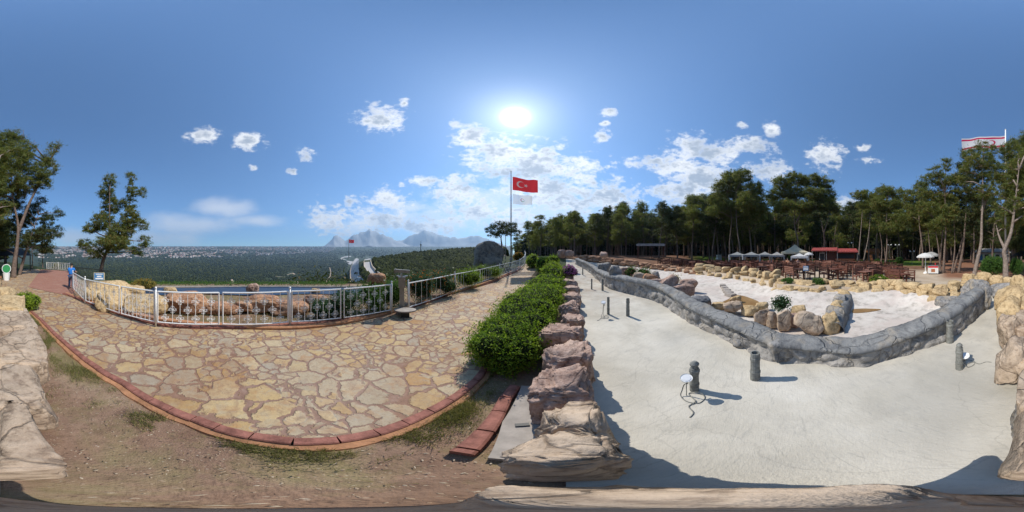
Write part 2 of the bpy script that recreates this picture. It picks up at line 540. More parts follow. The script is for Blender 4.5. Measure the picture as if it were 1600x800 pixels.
# ---------------------------------------------------------------- terrain
def sstep(a, b, x):
    t = np.clip((x - a) / (b - a), 0, 1)
    return t * t * (3 - 2 * t)
V_R = [0, 12, 20, 40, 80, 150, 300, 500, 1000, 1800, 2500, 5000, 9500]
V_Z = [0, -0.2, -4.0, -13, -30, -52, -80, -97, -118, -72, 0, 268, 545]
RIM_A = [-180, -166, -156, -148, -137, -60, -45, -30, -20, -12, -6, -2, 0]
RIM_R = [70, 34, 17, 14.5, 12.8, 12.8, 12.2, 13.0, 15.0, 19, 34, 100, 400]
CREST_A = [-64, -58, -45, -34, -22, -11, 0]
CREST_E = [-3.5, -2.2, -0.5, 0.9, 1.9, 2.5, 2.8]
def terrain(x, y):
    x = np.asarray(x, float); y = np.asarray(y, float)
    r = np.hypot(x, y) + 1e-6
    az = np.degrees(np.arctan2(x, y))
    az = np.where(az > 179.0, -180, az)
    flat = np.clip(0.12 * (y - 14.0), 0, 2.25)
    rr = np.interp(az, RIM_A, RIM_R)
    val = np.interp(np.log(r), np.log(np.array(V_R) + 1e-3), V_Z)
    ce = np.tan(np.radians(np.interp(az, CREST_A, CREST_E)))
    cz = ce * 250 + EYE
    def hill():
        k = [(12, 0, 0), (25, -4, 0), (50, -9, 0), (90, -11, 0.1), (150, -6, 0.6), (250, 0, 1), (350, -3, 1), (600, -50, 1), (1200, -118, 0), (2500, 0, 0), (5000, 268, 0), (9500, 545, 0)]
        rk = np.log(np.array([q[0] for q in k]))
        base = np.interp(np.log(r), rk, [q[1] for q in k])
        m = np.interp(np.log(r), rk, [q[2] for q in k])
        return base + m * cz
    wh = sstep(-66, -52, az)
    far = val * (1 - wh) + hill() * wh
    bump = 0.0
    far = far + np.where(r > 60, np.sin(x * 0.013 + 1.3 * np.sin(y * 0.009)) * np.sin(y * 0.011 + 0.7) * np.minimum(r * 0.006, 6), 0)
    w = sstep(1.0, 1.7, r / rr)
    w = np.where(az > 0, 0, w)
    return flat * (1 - w) + far * w

def mat_ground():
    m, nt, out = new_mat('ground'); g = G(nt)
    p = g.pos()
    ln = g.n('ShaderNodeVectorMath', operation='LENGTH'); g.ln(p, ln.inputs[0])
    n1 = g.noise(p, 1.1, 8, 0.65, 0.3)
    n2 = g.noise(p, 14, 6, 0.7)
    dirt = g.ramp(n1, [(0.3, (0.17, 0.10, 0.068)), (0.52, (0.27, 0.175, 0.12)), (0.72, (0.36, 0.27, 0.18))])
    dirt = g.mix(g.math('MULTIPLY', g.ramp(n2, [(0.35, 1.0), (0.5, 0.0)]), 0.5), dirt, (0.10, 0.065, 0.045))
    # straw and small pale chips
    v = g.vor(p, 22, 'F1')
    chip = g.math('MULTIPLY', g.ramp(v.outputs['Distance'], [(0.10, 1.0), (0.17, 0.0)]), g.ramp(g.noise(p, 6, 2), [(0.5, 0.0), (0.6, 1.0)]))
    dirt = g.mix(g.math('MULTIPLY', chip, 0.8), dirt, (0.52, 0.44, 0.34))
    gr = g.ramp(g.noise(p, 0.9, 6, 0.7, 0.5), [(0.46, 0.0), (0.6, 1.0)])
    dirt = g.mix(g.math('MULTIPLY', gr, 0.55), dirt, (0.20, 0.185, 0.075))
    far = g.ramp(g.noise(p, 0.012, 9, 0.7), [(0.35, (0.022, 0.036, 0.016)), (0.55, (0.04, 0.055, 0.022)), (0.72, (0.11, 0.10, 0.06))])
    f = g.ramp(g.math('DIVIDE', ln.outputs['Value'], 40.0), [(0.32, 0.0), (0.55, 1.0)])
    c = g.mix(f, dirt, far)
    b = g.bump(g.math('ADD', n2, g.math('MULTIPLY', g.noise(p, 60, 3), 0.5)), 0.6, 0.03)
    g.ln(g.bsdf(c, 0.95, b, 0, 0.15), out.inputs[0])
    return m
M['ground'] = mat_ground()

NA = 540
azs = np.linspace(-180, 180, NA, endpoint=False)
rs = np.concatenate([[0.05], np.geomspace(0.4, 60, 70), np.geomspace(64, 8200, 116)])
A, RR = np.meshgrid(np.radians(azs), rs)
X = RR * np.sin(A); Y = RR * np.cos(A)
Z = terrain(X, Y) - 0.02
amp = np.where((RR < 13) & (RR > 0.5), 0.02, 0)
Z = Z + amp * (np.sin(X * 5.1 + Y * 2.3) * np.sin(Y * 4.3 - X * 1.7) - 0.8)
V = np.stack([X, Y, Z], -1).reshape(-1, 3)
Fg = grid_faces(len(rs), NA, True)
o = np_mesh('ground', V, Fg[:, ::-1], M['ground'], smooth=True)
tag(o, kind='structure')

# ---------------------------------------------------------------- sea, far plain
m, nt, out = new_mat('sea'); g = G(nt)
g.ln(g.bsdf((0.05, 0.14, 0.24), 0.35, None, 0, 0.4), out.inputs[0]); M['sea'] = m
aa = np.radians(np.linspace(-155, -58, 60)); rr_ = np.array([5600, 6300, 7200, 8200.])
A, RR = np.meshgrid(aa, rr_)
X = RR * np.sin(A); Y = RR * np.cos(A)
Zs = EYE + RR * np.tan(np.radians(np.interp(RR, [5600, 6300, 8200], [3.02, 3.14, 3.38])))
tag(np_mesh('sea', np.stack([X, Y, Zs], -1).reshape(-1, 3), grid_faces(4, 60)[:, ::-1], M['sea'], smooth=True), kind='structure')

# ---------------------------------------------------------------- mountains across the bay
M['mountain'] = mat_simple('mountain_rock', (0.36, 0.37, 0.37), 0.95, 0, 0.2, 0.003, 0.0, 0.1)
def ridge(name, pts, r0, seed, thick=900):
    pxs = [p[0] for p in pts]; els = [(400 - p[1]) * 0.225 for p in pts]
    na = 160; nr = 12
    pa = np.linspace(pxs[0], pxs[-1], na)
    V = []
    for j in range(nr):
        t = j / (nr - 1)
        for i, px in enumerate(pa):
            a = R((px - 800) * 0.225)
            e = np.interp(px, pxs, els)
            r = r0 + (t - 0.5) * 2 * thick
            crest = EYE + r0 * math.tan(R(e))
            basez = EYE + r0 * math.tan(R(2.7)) - 60
            prof = math.exp(-((t - 0.5) * 3.1) ** 2)
            n = noise.fractal(Vector((px * 0.06, t * 5, seed)), 1.0, 2.0, 4) * 0.16 * (crest - basez)
            z = basez + (crest - basez) * prof * (1 - 0.06 * abs(math.sin(px * 0.25 + t * 9 + seed))) + n * (0.35 + prof)
            V.append((r * math.sin(a), r * math.cos(a), max(z, basez - 40)))
    o = np_mesh(name, V, grid_faces(nr, na)[:, ::-1], M['mountain'], smooth=True)
    tag(o, kind='structure')
ridge('mountains', [(500, 389), (512, 380), (522, 368), (530, 371), (540, 374), (552, 366), (562, 363), (570, 362), (578, 357), (586, 362), (598, 364), (608, 371), (622, 376), (640, 384)], 6600, 3.0)
ridge('mountains', [(590, 386), (615, 379), (632, 374), (648, 366), (661, 356), (670, 360), (684, 367), (700, 369), (716, 373), (735, 370), (748, 368), (762, 372), (775, 378), (800, 386)], 7300, 7.0)

# ---------------------------------------------------------------- the wooded plain and hill below the garden
def cast(px, py):
    """vectorised: where rays meet the terrain"""
    az = np.radians((px - 800) * 0.225)
    t = np.tan(np.radians((400 - py) * 0.225))
    rg = np.geomspace(30, 9000, 260)
    X = rg[None] * np.sin(az)[:, None]; Y = rg[None] * np.cos(az)[:, None]
    zt = terrain(X, Y)
    zr = EYE + rg[None] * t[:, None]
    hit = zr <= zt
    idx = hit.argmax(1)
    ok = hit.any(1) & (idx > 0)
    i0 = np.clip(idx - 1, 0, None)
    k = np.arange(len(px))
    d0 = zr[k, i0] - zt[k, i0]; d1 = zr[k, idx] - zt[k, idx]
    f = np.clip(d0 / (d0 - d1 + 1e-9), 0, 1)
    r = rg[i0] * (1 - f) + rg[idx] * f
    return r, ok
rng = np.random.default_rng(5)
ROADS = {  # (left, right) edge pairs as seen from the garden, turned into strips lying on the hillside
 'lower carriageway of the winding hill road': [((548, 446), (572, 446)), ((547.6, 435), (563, 434)), ((547.2, 426), (560.5, 423)), ((549, 416), (560.5, 412.5)), ((552.5, 408), (561, 405)), ((556, 404), (562, 402.5))],
 'upper carriageway': [((586, 441), (599, 438)), ((575, 430), (589, 429)), ((569.5, 421), (582, 420)), ((569, 412), (579.5, 411)), ((570, 405.5), (579, 404)), ((573, 402), (580, 401))],
 'loop': [((548, 414), (552, 409)), ((536, 411), (541, 406)), ((530, 407), (533, 402.5)), ((538, 402.5), (540, 400.5)), ((548, 401.5), (549, 399.8))],
}
def road_pt(px, py):
    r, ok = cast(np.array([px], float), np.array([py], float))
    r = float(r[0]) if ok[0] else 300.0
    s, c = unit(px)
    return Vector((r * s, r * c, float(terrain(r * s, r * c)) + 1.2))
M['road'] = mat_simple('asphalt', (0.42, 0.40, 0.38), 0.9, 0, 0.12, 0.2, 0.0, 0.1)
M['roadkerb'] = mat_simple('roadside_wall', (0.60, 0.50, 0.38), 0.9, 0, 0.15, 0.2, 0.0, 0.1)
for nm, pr in ROADS.items():
    b = MB(); kb = MB()
    L = [road_pt(*q[0]) for q in pr]; Rr = [road_pt(*q[1]) for q in pr]
    nn = len(L)
    b.add(L + Rr, [(i, i + nn, i + 1 + nn, i + 1) for i in range(nn - 1)])
    tag(b.build('road', M['road']), kind='structure')
    for i in range(nn - 1):
        for E, sgn in ((L, -1),) if nm != 'upper carriageway' else ((L, -1), (Rr, 1)):
            a, c = E[i], E[i + 1]
            d = (c - a); mid = (a + c) / 2
            kb.add([a + Vector((0, 0, -3)), c + Vector((0, 0, -3)), c + Vector((0, 0, 1.6)), a + Vector((0, 0, 1.6)),
                    a + Vector((-1.2, .3, -3)), c + Vector((-1.2, .3, -3)), c + Vector((-1.2, .3, 1.6)), a + Vector((-1.2, .3, 1.6))],
                   [(0, 1, 2, 3), (7, 6, 5, 4), (3, 2, 6, 7), (0, 3, 7, 4), (1, 5, 6, 2)])
    w = kb.build('road_wall', M['roadkerb'])
    tag(w, {'lower carriageway of the winding hill road': 'pale wall along the lower carriageway of the winding hill road',
            'upper carriageway': 'pale walls either side of the upper carriageway on the hill',
            'loop': 'pale wall round the looping slip road on the hill'}[nm], 'retaining wall')
# on-hill cars
def in_road(px, py, m=0.0):
    res = np.zeros(len(px), bool)
    for pr in ROADS.values():
        ys = [q[0][1] for q in pr]
        if pr[0][0][0] == 548 and pr[1][0][0] == 536:
            res |= (px > 528) & (px < 553) & (py > 399) & (py < 404 + (px - 528) * 0.42)
            continue
        yy = np.array(ys)[::-1]; lx = np.array([q[0][0] for q in pr])[::-1]; rx = np.array([q[1][0] for q in pr])[::-1]
        l = np.interp(py, yy, lx); r = np.interp(py, yy, rx)
        res |= (px > l - 1.5 - m) & (px < r + 0.5 + m) & (py > yy.min() - 1) & (py < yy.max() + 9)
    return res

ico_bm = bmesh.new(); bmesh.ops.create_icosphere(ico_bm, subdivisions=1, radius=1.0)
ICO_V = np.array([v.co[:] for v in ico_bm.verts]); ICO_F = np.array([[v.index for v in f.verts] for f in ico_bm.faces]); ico_bm.free()
def clumps(name, cx, cy, cz, rad, mat, flat=0.75, seed=1):
    rg_ = np.random.default_rng(seed)
    n = len(cx)
    jit = rg_.uniform(0.62, 1.28, (n, len(ICO_V), 1))
    V = ICO_V[None] * jit * rad[:, None, None]
    V[:, :, 2] *= flat
    V += np.stack([cx, cy, cz], -1)[:, None, :]
    F = ICO_F[None] + (np.arange(n) * len(ICO_V))[:, None, None]
    return np_mesh(name, V.reshape(-1, 3), F.reshape(-1, 3), mat, smooth=False)
def mat_forest():
    m, nt, out = new_mat('forest_canopy'); g = G(nt)
    geo = g.n('ShaderNodeNewGeometry')
    f = g.math('ADD', g.math('MULTIPLY', geo.outputs['Random Per Island'], 0.42), g.math('MULTIPLY', g.noise(geo.outputs['Position'], 0.006, 6, 0.65), 0.62))
    c = g.ramp(f, [(0.25, (0.011, 0.018, 0.005)), (0.5, (0.027, 0.037, 0.009)), (0.75, (0.066, 0.074, 0.020))])
    b = g.bump(g.noise(geo.outputs['Position'], 0.9, 4, 0.7), 1.0, 1.5)
    g.ln(g.bsdf(c, 0.9, b, 0, 0.1), out.inputs[0])
    return m
M['forest'] = mat_forest()
n = 52000
px = rng.uniform(60, 790, n); py = 386 + 86 * rng.uniform(0, 1, n) ** 1.3
r, ok = cast(px, py)
dens = np.where(r > 1900, 0.55, 1.0) * np.where(r > 3200, 0.3, 1.0)
ok &= (rng.uniform(0, 1, n) < dens) & (r > 42) & (r < 6000) & ~in_road(px, py, 4.0)
# clearings
for (qx, qy, a, b_) in [(455, 428, 7, 2.5), (462, 442, 6, 3), (363, 441, 3, 5), (440, 433, 14, 1.2), (516, 425, 2, 9), (510, 440, 2, 4), (420, 436, 6, 1.5)]:
    ok &= ((px - qx) / a) ** 2 + ((py - qy) / b_) ** 2 > 1
px, r = px[ok], r[ok]
az = np.radians((px - 800) * 0.225)
cx, cy = r * np.sin(az), r * np.cos(az)
rad = rng.uniform(2.2, 4.6, len(r)) * np.clip(r / 700, 0.62, 2.4)
rad = np.minimum(rad, r * 0.011 + 1.5)
o = clumps('forest', cx, cy, terrain(cx, cy) + rad * 0.55, rad, M['forest'], 1.15, 3)
tag(o, 'dense green pine wood covering the valley and hill below the garden', 'forest', kind='stuff')
# pale clearings and dirt tracks in the wood
tr = MB()
for pts, w in (([(515, 418), (517, 425), (516, 432), (511, 438), (509, 446)], 3.0), ([(448, 430), (457, 427), (463, 430)], 6.0), ([(455, 441), (462, 440), (468, 444)], 6.0), ([(362, 437), (364, 441), (361, 446)], 4.5), ([(428, 432), (440, 433), (452, 434)], 2.0)):
    P = [road_pt(*q) for q in pts]
    nb = len(tr.v)
    for q in P:
        s_ = Vector((q.y, -q.x, 0)).normalized() * w
        s_ = s_ + Vector((q.x, q.y, 0)).normalized() * w * 1.0
        tr.v.append(tuple(q - s_ + Vector((0, 0, .5)))); tr.v.append(tuple(q + s_ + Vector((0, 0, .5))))
    for i in range(len(P) - 1):
        tr.f.append((nb + 2 * i, nb + 2 * i + 1, nb + 2 * i + 3, nb + 2 * i + 2))
M['track'] = mat_simple('dirt_track', (0.40, 0.30, 0.21), 0.95, 0, 0.2, 0.1, 0, 0.1)
tag(tr.build('path', M['track']), kind='structure')

# ---------------------------------------------------------------- the town on the plain
def mat_town(name, a, b_, c_):
    m, nt, out = new_mat(name); g = G(nt)
    geo = g.n('ShaderNodeNewGeometry')
    c = g.ramp(geo.outputs['Random Per Island'], [(0.0, a), (0.45, b_), (0.8, c_)], 'CONSTANT')
    g.ln(g.bsdf(c, 0.9, None, 0, 0.1), out.inputs[0])
    return m
M['town'] = mat_town('town_walls', (0.40, 0.34, 0.30), (0.55, 0.50, 0.45), (0.36, 0.22, 0.17))
n = 5200
px = rng.uniform(60, 525, n); py = 385.5 + 18 * rng.uniform(0, 1, n)
r, ok = cast(px, py)
lim = np.interp(px, [60, 230, 300, 380, 440, 510, 525], [404, 405, 404, 401, 398, 395, 390])
clus = np.array([noise.noise(Vector((a * 0.03, b * 0.35, 0))) for a, b in zip(px, py)])
ok &= (py < lim) & (r > 1500) & (r < 6300) & (clus > -0.05 - 0.22 * (py < 392)) & (rng.uniform(0, 1, n) < np.interp(py, [385, 393, 404], [0.9, 0.75, 0.35]))
px, r = px[ok], r[ok]
order = np.argsort(r)
px, r = px[order], r[order]
town = MB()
near_b = []
rnd = random.Random(8)
cube_f = [(0, 3, 2, 1), (4, 5, 6, 7), (0, 1, 5, 4), (1, 2, 6, 5), (2, 3, 7, 6), (3, 0, 4, 7)]
for i, (p_, r_) in enumerate(zip(px, r)):
    s_, c_ = unit(p_)
    x, y = r_ * s_, r_ * c_
    z = float(terrain(x, y))
    w, d, h = rnd.uniform(12, 30) * (1 + r_ / 9000), rnd.uniform(12, 22), rnd.uniform(7, 15) * (1 + r_ / 7000)
    if rnd.random() < 0.05: w *= 3.5; h *= 0.6
    a = rnd.uniform(0, PI)
    if len(near_b) < 140 and rnd.random() < 0.35 and r_ > 1650:
        near_b.append((x, y, z, w, d, h, a, p_))
        continue
    town.box((x, y, z + h / 2 + 2), (w, d, h), a)
tag(town.build('town', M['town']), 'pale blocks of the town spread over the far plain', 'town', kind='stuff')
M['townwall'] = M['town']
hb = MB(); hb.box((0, 0, 0.5), (1, 1, 1))
hme = hb.mesh('house_wall')
hr = MB(); hr.add([(-.52, -.52, 1), (.52, -.52, 1), (.52, .52, 1), (-.52, .52, 1), (-.3, 0, 1.28), (.3, 0, 1.28)], [(0, 1, 5, 4), (1, 2, 5), (2, 3, 4, 5), (3, 0, 4), (3, 2, 1, 0)])
hrm = hr.mesh('house_roof')
hme.materials.append(mat_simple('far_house_wall', (0.72, 0.68, 0.62), 0.9, 0, 0.15, 0.01, 0, 0.1))
hrm.materials.append(mat_simple('far_house_roof', (0.42, 0.22, 0.16), 0.9, 0, 0.2, 0.01, 0, 0.1))
for (x, y, z, w, d, h, a, p_) in near_b:
    e = bpy.data.objects.new('far_house', hme); C.objects.link(e)
    e.location = (x, y, z + 1); e.scale = (w * 0.9, d, h); e.rotation_euler = (0, 0, a)
    q = bpy.data.objects.new('roof', hrm); C.objects.link(q); q.parent = e
    tag(e, 'small pale block with a reddish roof among trees on the far plain', 'house', 'houses on the far plain')

# ---------------------------------------------------------------- paving between the fence and the garden
def edge(pts, f=pg):
    return [f(*p) for p in pts]
Lp = edge([(66, 423), (48, 447), (105, 462), (133, 474), (180, 492), (245, 510), (350, 515), (450, 511), (540, 503), (630, 487), (712, 458), (784, 435), (808, 425), (819, 415), (822, 407), (822, 402)])
Rp = edge([(38, 420), (28, 431), (2, 438), (0, 450), (30, 470), (66, 501), (120, 551), (200, 602), (300, 652), (400, 681), (470, 690), (560, 682), (650, 652), (745, 592), (778, 512), (798, 475), (829, 435), (842, 418), (847, 408), (846, 403)])
def mono(P):
    P = sorted(P, key=lambda q: q.y)
    return [q.y for q in P], [q.x for q in P]
LY, LX = mono(Lp); RY, RX = mono(Rp)
def xl(y): return float(np.interp(y, LY, LX))
def xr(y): return float(np.interp(y, RY, RX))
def mat_flag():
    m, nt, out = new_mat('flagstones'); g = G(nt)
    p = g.pos()
    fl = g.n('ShaderNodeVectorMath', operation='MULTIPLY'); fl.inputs[1].default_value = (1, 1, 0); g.ln(p, fl.inputs[0])
    x = g.n('ShaderNodeTexNoise'); x.inputs['Scale'].default_value = 2.8; x.inputs['Detail'].default_value = 6; x.inputs['Roughness'].default_value = 0.68
    g.ln(fl.outputs[0], x.inputs['Vector'])
    sc = g.n('ShaderNodeVectorMath', operation='SCALE'); sc.inputs['Scale'].default_value = 0.26; g.ln(x.outputs['Color'], sc.inputs[0])
    ad = g.n('ShaderNodeVectorMath', operation='ADD'); g.ln(fl.outputs[0], ad.inputs[0]); g.ln(sc.outputs[0], ad.inputs[1])
    vec = ad.outputs[0]
    def layer(scale):
        v = g.vor(vec, scale, 'F1'); e = g.vor(vec, scale, 'DISTANCE_TO_EDGE')
        return v.outputs['Color'], e.outputs['Distance']
    c1, e1 = layer(2.5)
    c2, e2 = layer(5.2)
    pick = g.ramp(g.noise(fl.outputs[0], 0.9, 3, 0.6), [(0.53, 0.0), (0.55, 1.0)])
    cellc = g.mix(pick, c1, c2)
    wob = g.math('ADD', 0.12, g.math('MULTIPLY', g.noise(p, 1.9, 4, 0.6), 1.25))
    ed1 = g.ramp(g.math('MULTIPLY', e1, wob), [(0.030, 0.0), (0.052, 1.0)])
    ed2 = g.ramp(g.math('MULTIPLY', e2, g.math('MULTIPLY', wob, 0.55)), [(0.024, 0.0), (0.042, 1.0)])
    ed = g.math('ADD', g.math('MULTIPLY', ed1, g.math('SUBTRACT', 1.0, pick)), g.math('MULTIPLY', ed2, pick))
    sp = g.n('ShaderNodeSeparateColor'); g.ln(cellc, sp.inputs[0])
    stone = g.ramp(sp.outputs[0], [(0.0, (0.42, 0.27, 0.11)), (0.20, (0.50, 0.37, 0.19)), (0.34, (0.37, 0.30, 0.20)), (0.50, (0.45, 0.35, 0.22)), (0.66, (0.35, 0.30, 0.225)), (0.80, (0.53, 0.41, 0.24)), (0.95, (0.40, 0.24, 0.10))])
    n1 = g.noise(p, 3.5, 7, 0.65, 0.8)
    stone = g.mix(g.math('MULTIPLY', g.ramp(n1, [(0.50, 0.0), (0.66, 1.0)]), 0.6), stone, (0.40, 0.20, 0.075))
    stone = g.mix(g.math('MULTIPLY', g.ramp(g.noise(p, 7, 5, 0.7, 1.0), [(0.5, 0.0), (0.7, 1.0)]), 0.45), stone, (0.36, 0.34, 0.28))
    stone = g.mix(g.math('MULTIPLY', g.ramp(g.noise(p, 30, 5, 0.7), [(0.35, 1.0), (0.5, 0.0)]), 0.35), stone, (0.20, 0.13, 0.08))
    mort = g.ramp(g.noise(p, 5, 6, 0.6), [(0.3, (0.19, 0.105, 0.072)), (0.55, (0.27, 0.165, 0.12)), (0.75, (0.34, 0.235, 0.18))])
    c = g.mix(ed, mort, stone)
    c = g.mix(g.math('MULTIPLY', g.ramp(g.noise(p, 2.6, 8, 0.75, 1.5), [(0.48, 0.0), (0.62, 1.0)]), 0.45), c, (0.27, 0.16, 0.10))
    # fine reddish worn zone and paler dusty zone further along
    c = g.mix(g.math('MULTIPLY', g.ramp(g.noise(p, 0.45, 4, 0.6), [(0.50, 0.0), (0.68, 1.0)]), 0.22), c, (0.42, 0.33, 0.25))
    c = g.mix(g.math('MULTIPLY', g.ramp(g.noise(p, 0.6, 5, 0.65, 0.8), [(0.40, 1.0), (0.52, 0.0)]), 0.5), c, g.mix(0.6, c, (0.24, 0.115, 0.05)))
    c = g.mix(g.math('MULTIPLY', g.ramp(g.noise(p, 11, 6, 0.75, 0.8), [(0.56, 0.0), (0.68, 1.0)]), 0.5), c, (0.14, 0.09, 0.06))
    h = g.math('ADD', g.math('MULTIPLY', ed, 0.5), g.math('MULTIPLY', n1, 0.35))
    h = g.math('ADD', h, g.math('MULTIPLY', g.noise(p, 45, 4, 0.7), 0.12))
    b = g.bump(h, 0.7, 0.03)
    g.ln(g.bsdf(c, 0.72, b, 0, 0.3), out.inputs[0])
    return m
M['flag'] = mat_flag()
ys = np.concatenate([np.linspace(-28, -8, 30), np.linspace(-7.8, 8, 60), np.linspace(8.3, 24, 50)])
nb = 14
V = []
for y in ys:
    a, b_ = xl(y), xr(y)
    for k in range(nb):
        x = a + (b_ - a) * k / (nb - 1)
        V.append((x, y, float(g0(x, y)) + 0.012 + 0.006 * noise.noise(Vector((x * 2, y * 2, 0)))))
tag(np_mesh('path', V, grid_faces(len(ys), nb)[:, ::-1], M['flag'], smooth=True), kind='structure')

# red plaza where the visitor stands
def mat_plaza():
    m, nt, out = new_mat('red_paving'); g = G(nt)
    p = g.pos()
    x = g.n('ShaderNodeTexBrick'); x.inputs['Scale'].default_value = 4.0
    x.inputs['Color1'].default_value = (0.30, 0.13, 0.09, 1); x.inputs['Color2'].default_value = (0.36, 0.18, 0.13, 1); x.inputs['Mortar'].default_value = (0.26, 0.16, 0.12, 1)
    g.ln(p, x.inputs['Vector'])
    c = g.mix(g.math('MULTIPLY', g.ramp(g.noise(p, 1.2, 6, 0.7), [(0.5, 0.0), (0.7, 1.0)]), 0.4), x.outputs['Color'], (0.42, 0.27, 0.2))
    g.ln(g.bsdf(c, 0.85, g.bump(x.outputs['Fac'], 0.3, 0.01), 0, 0.2), out.inputs[0])
    return m
M['plaza'] = mat_plaza()
P = [q + Vector((0, 0, 0.03)) for q in edge([(44, 449), (112, 464), (122, 446), (118, 424), (64, 421.5)])]
b = MB(); b.add(P, [tuple(range(5))]); o = b.build('pavement', M['plaza']); tag(o, kind='structure')
P2 = [pg(*q) + Vector((0, 0, 0.035)) for q in ((44, 449), (112, 464))]

def kerb(name, pts, w, h, seg, mat, z0=0.0, side=0.0, gap=0.012, seed=0):
    """bricks laid end to end along a line"""
    rd = random.Random(seed)
    b = MB()
    pts = [Vector(p) for p in pts]
    cum = [0]
    for i in range(1, len(pts)): cum.append(cum[-1] + (pts[i] - pts[i - 1]).length)
    def at(s):
        s = min(max(s, 0), cum[-1])
        i = max(1, next((k for k in range(len(cum)) if cum[k] >= s), len(cum) - 1))
        t = (s - cum[i - 1]) / max(1e-6, cum[i] - cum[i - 1])
        return pts[i - 1].lerp(pts[i], t)
    s = 0.0
    while s < cum[-1] - 0.02:
        e = min(cum[-1], s + seg * rd.uniform(0.85, 1.12))
        a, c = at(s + gap), at(e)
        d = (c - a); d.z = 0
        if d.length > 0.01:
            d.normalize()
            nrm_ = Vector((-d.y, d.x, 0))
            a = a + nrm_ * side; c = c + nrm_ * side
            hh = h * rd.uniform(0.92, 1.06)
            j = rd.uniform(-0.006, 0.006)
            prof = [(-w / 2, -0.12), (-w / 2, hh * 0.72), (-w * 0.36, hh * 0.95), (0, hh), (w * 0.36, hh * 0.95), (w / 2, hh * 0.72), (w / 2, -0.12)]
            vs = [a + nrm_ * (q[0] + j) + Vector((0, 0, z0 + q[1])) for q in prof] + [c + nrm_ * (q[0] + j) + Vector((0, 0, z0 + q[1])) for q in prof]
            k = len(prof)
            b.add(vs, [(i, i + 1, k + i + 1, k + i) for i in range(k - 1)] + [tuple(range(k))[::-1], tuple(range(k, 2 * k))])
        s = e
    o = b.build(name, mat)
    tag(o, kind='structure')
    return o
def line_y(fx, y0, y1, n, dx=0.0):
    return [Vector((fx(y) + dx, y, float(g0(fx(y), y)))) for y in np.linspace(y0, y1, n)]
kerb('kerb', line_y(xr, -7.5, 2.75, 70, 0.06), 0.12, 0.07, 0.30, M['kerb'], 0.0, seed=1)
# mortar strip outside the kerb
b = MB()
q = line_y(xr, -7.5, 2.75, 90, 0.12)
for i, p_ in enumerate(q):
    w = 0.07 + 0.03 * noise.noise(Vector((0, p_.y * 3, 0)))
    b.v += [(p_.x, p_.y, 0.03), (p_.x + w, p_.y, 0.0), (p_.x + w + 0.02, p_.y, -0.08)]
b.f += [(3 * i + j, 3 * i + j + 1, 3 * i + j + 4, 3 * i + j + 3) for i in range(len(q) - 1) for j in (0, 1)]
tag(b.build('kerb', M['mortar']), kind='structure')
FY = [y for y in np.linspace(-9.0, 21.5, 160)]
kerb('kerb', [Vector((xl(y) - 0.08, y, float(g0(0, y)))) for y in FY], 0.17, 0.10, 0.34, M['kerb'], 0.0, seed=2)
kerb('kerb', [Vector((xl(y) - 0.26, y, float(g0(0, y)))) for y in FY], 0.20, 0.12, 9.0, M['mortar'], -0.01, seed=3)

# short brick drain edge and slab beside the near hedge
dr = [pz(805, 602, 0.06), pz(790, 622, 0.06), pz(775, 650, 0.06), pz(752, 680, 0.06), pz(722, 708, 0.06)]
kerb('kerb', dr, 0.15, 0.09, 0.36, M['kerb'], -0.06, seed=4, gap=0.02)
sb = [pz(815, 604, 0.02), pz(856, 604, 0.02), pz(866, 650, 0.02), pz(880, 720, 0.02), pz(762, 716, 0.02), pz(785, 660, 0.02)]
b = MB(); top = [Vector((q.x, q.y, 0.045)) for q in sb]; bot = [Vector((q.x, q.y, -0.05)) for q in sb]
b.add(top + bot, [tuple(range(6))[::-1]] + [(i, (i + 1) % 6, 6 + (i + 1) % 6, 6 + i) for i in range(6)])
o = b.build('concrete_slab', M['slab']); tag(o, 'thin grey concrete slab on the soil between brick edging and boulders', 'slab')
bp = MB(); c0 = pz(816, 664, 0.05); bp.box((c0.x, c0.y, 0.055), (0.12, 0.05, 0.022), R(5)); 
o2 = bp.build('slot_cover', M['black'], o)

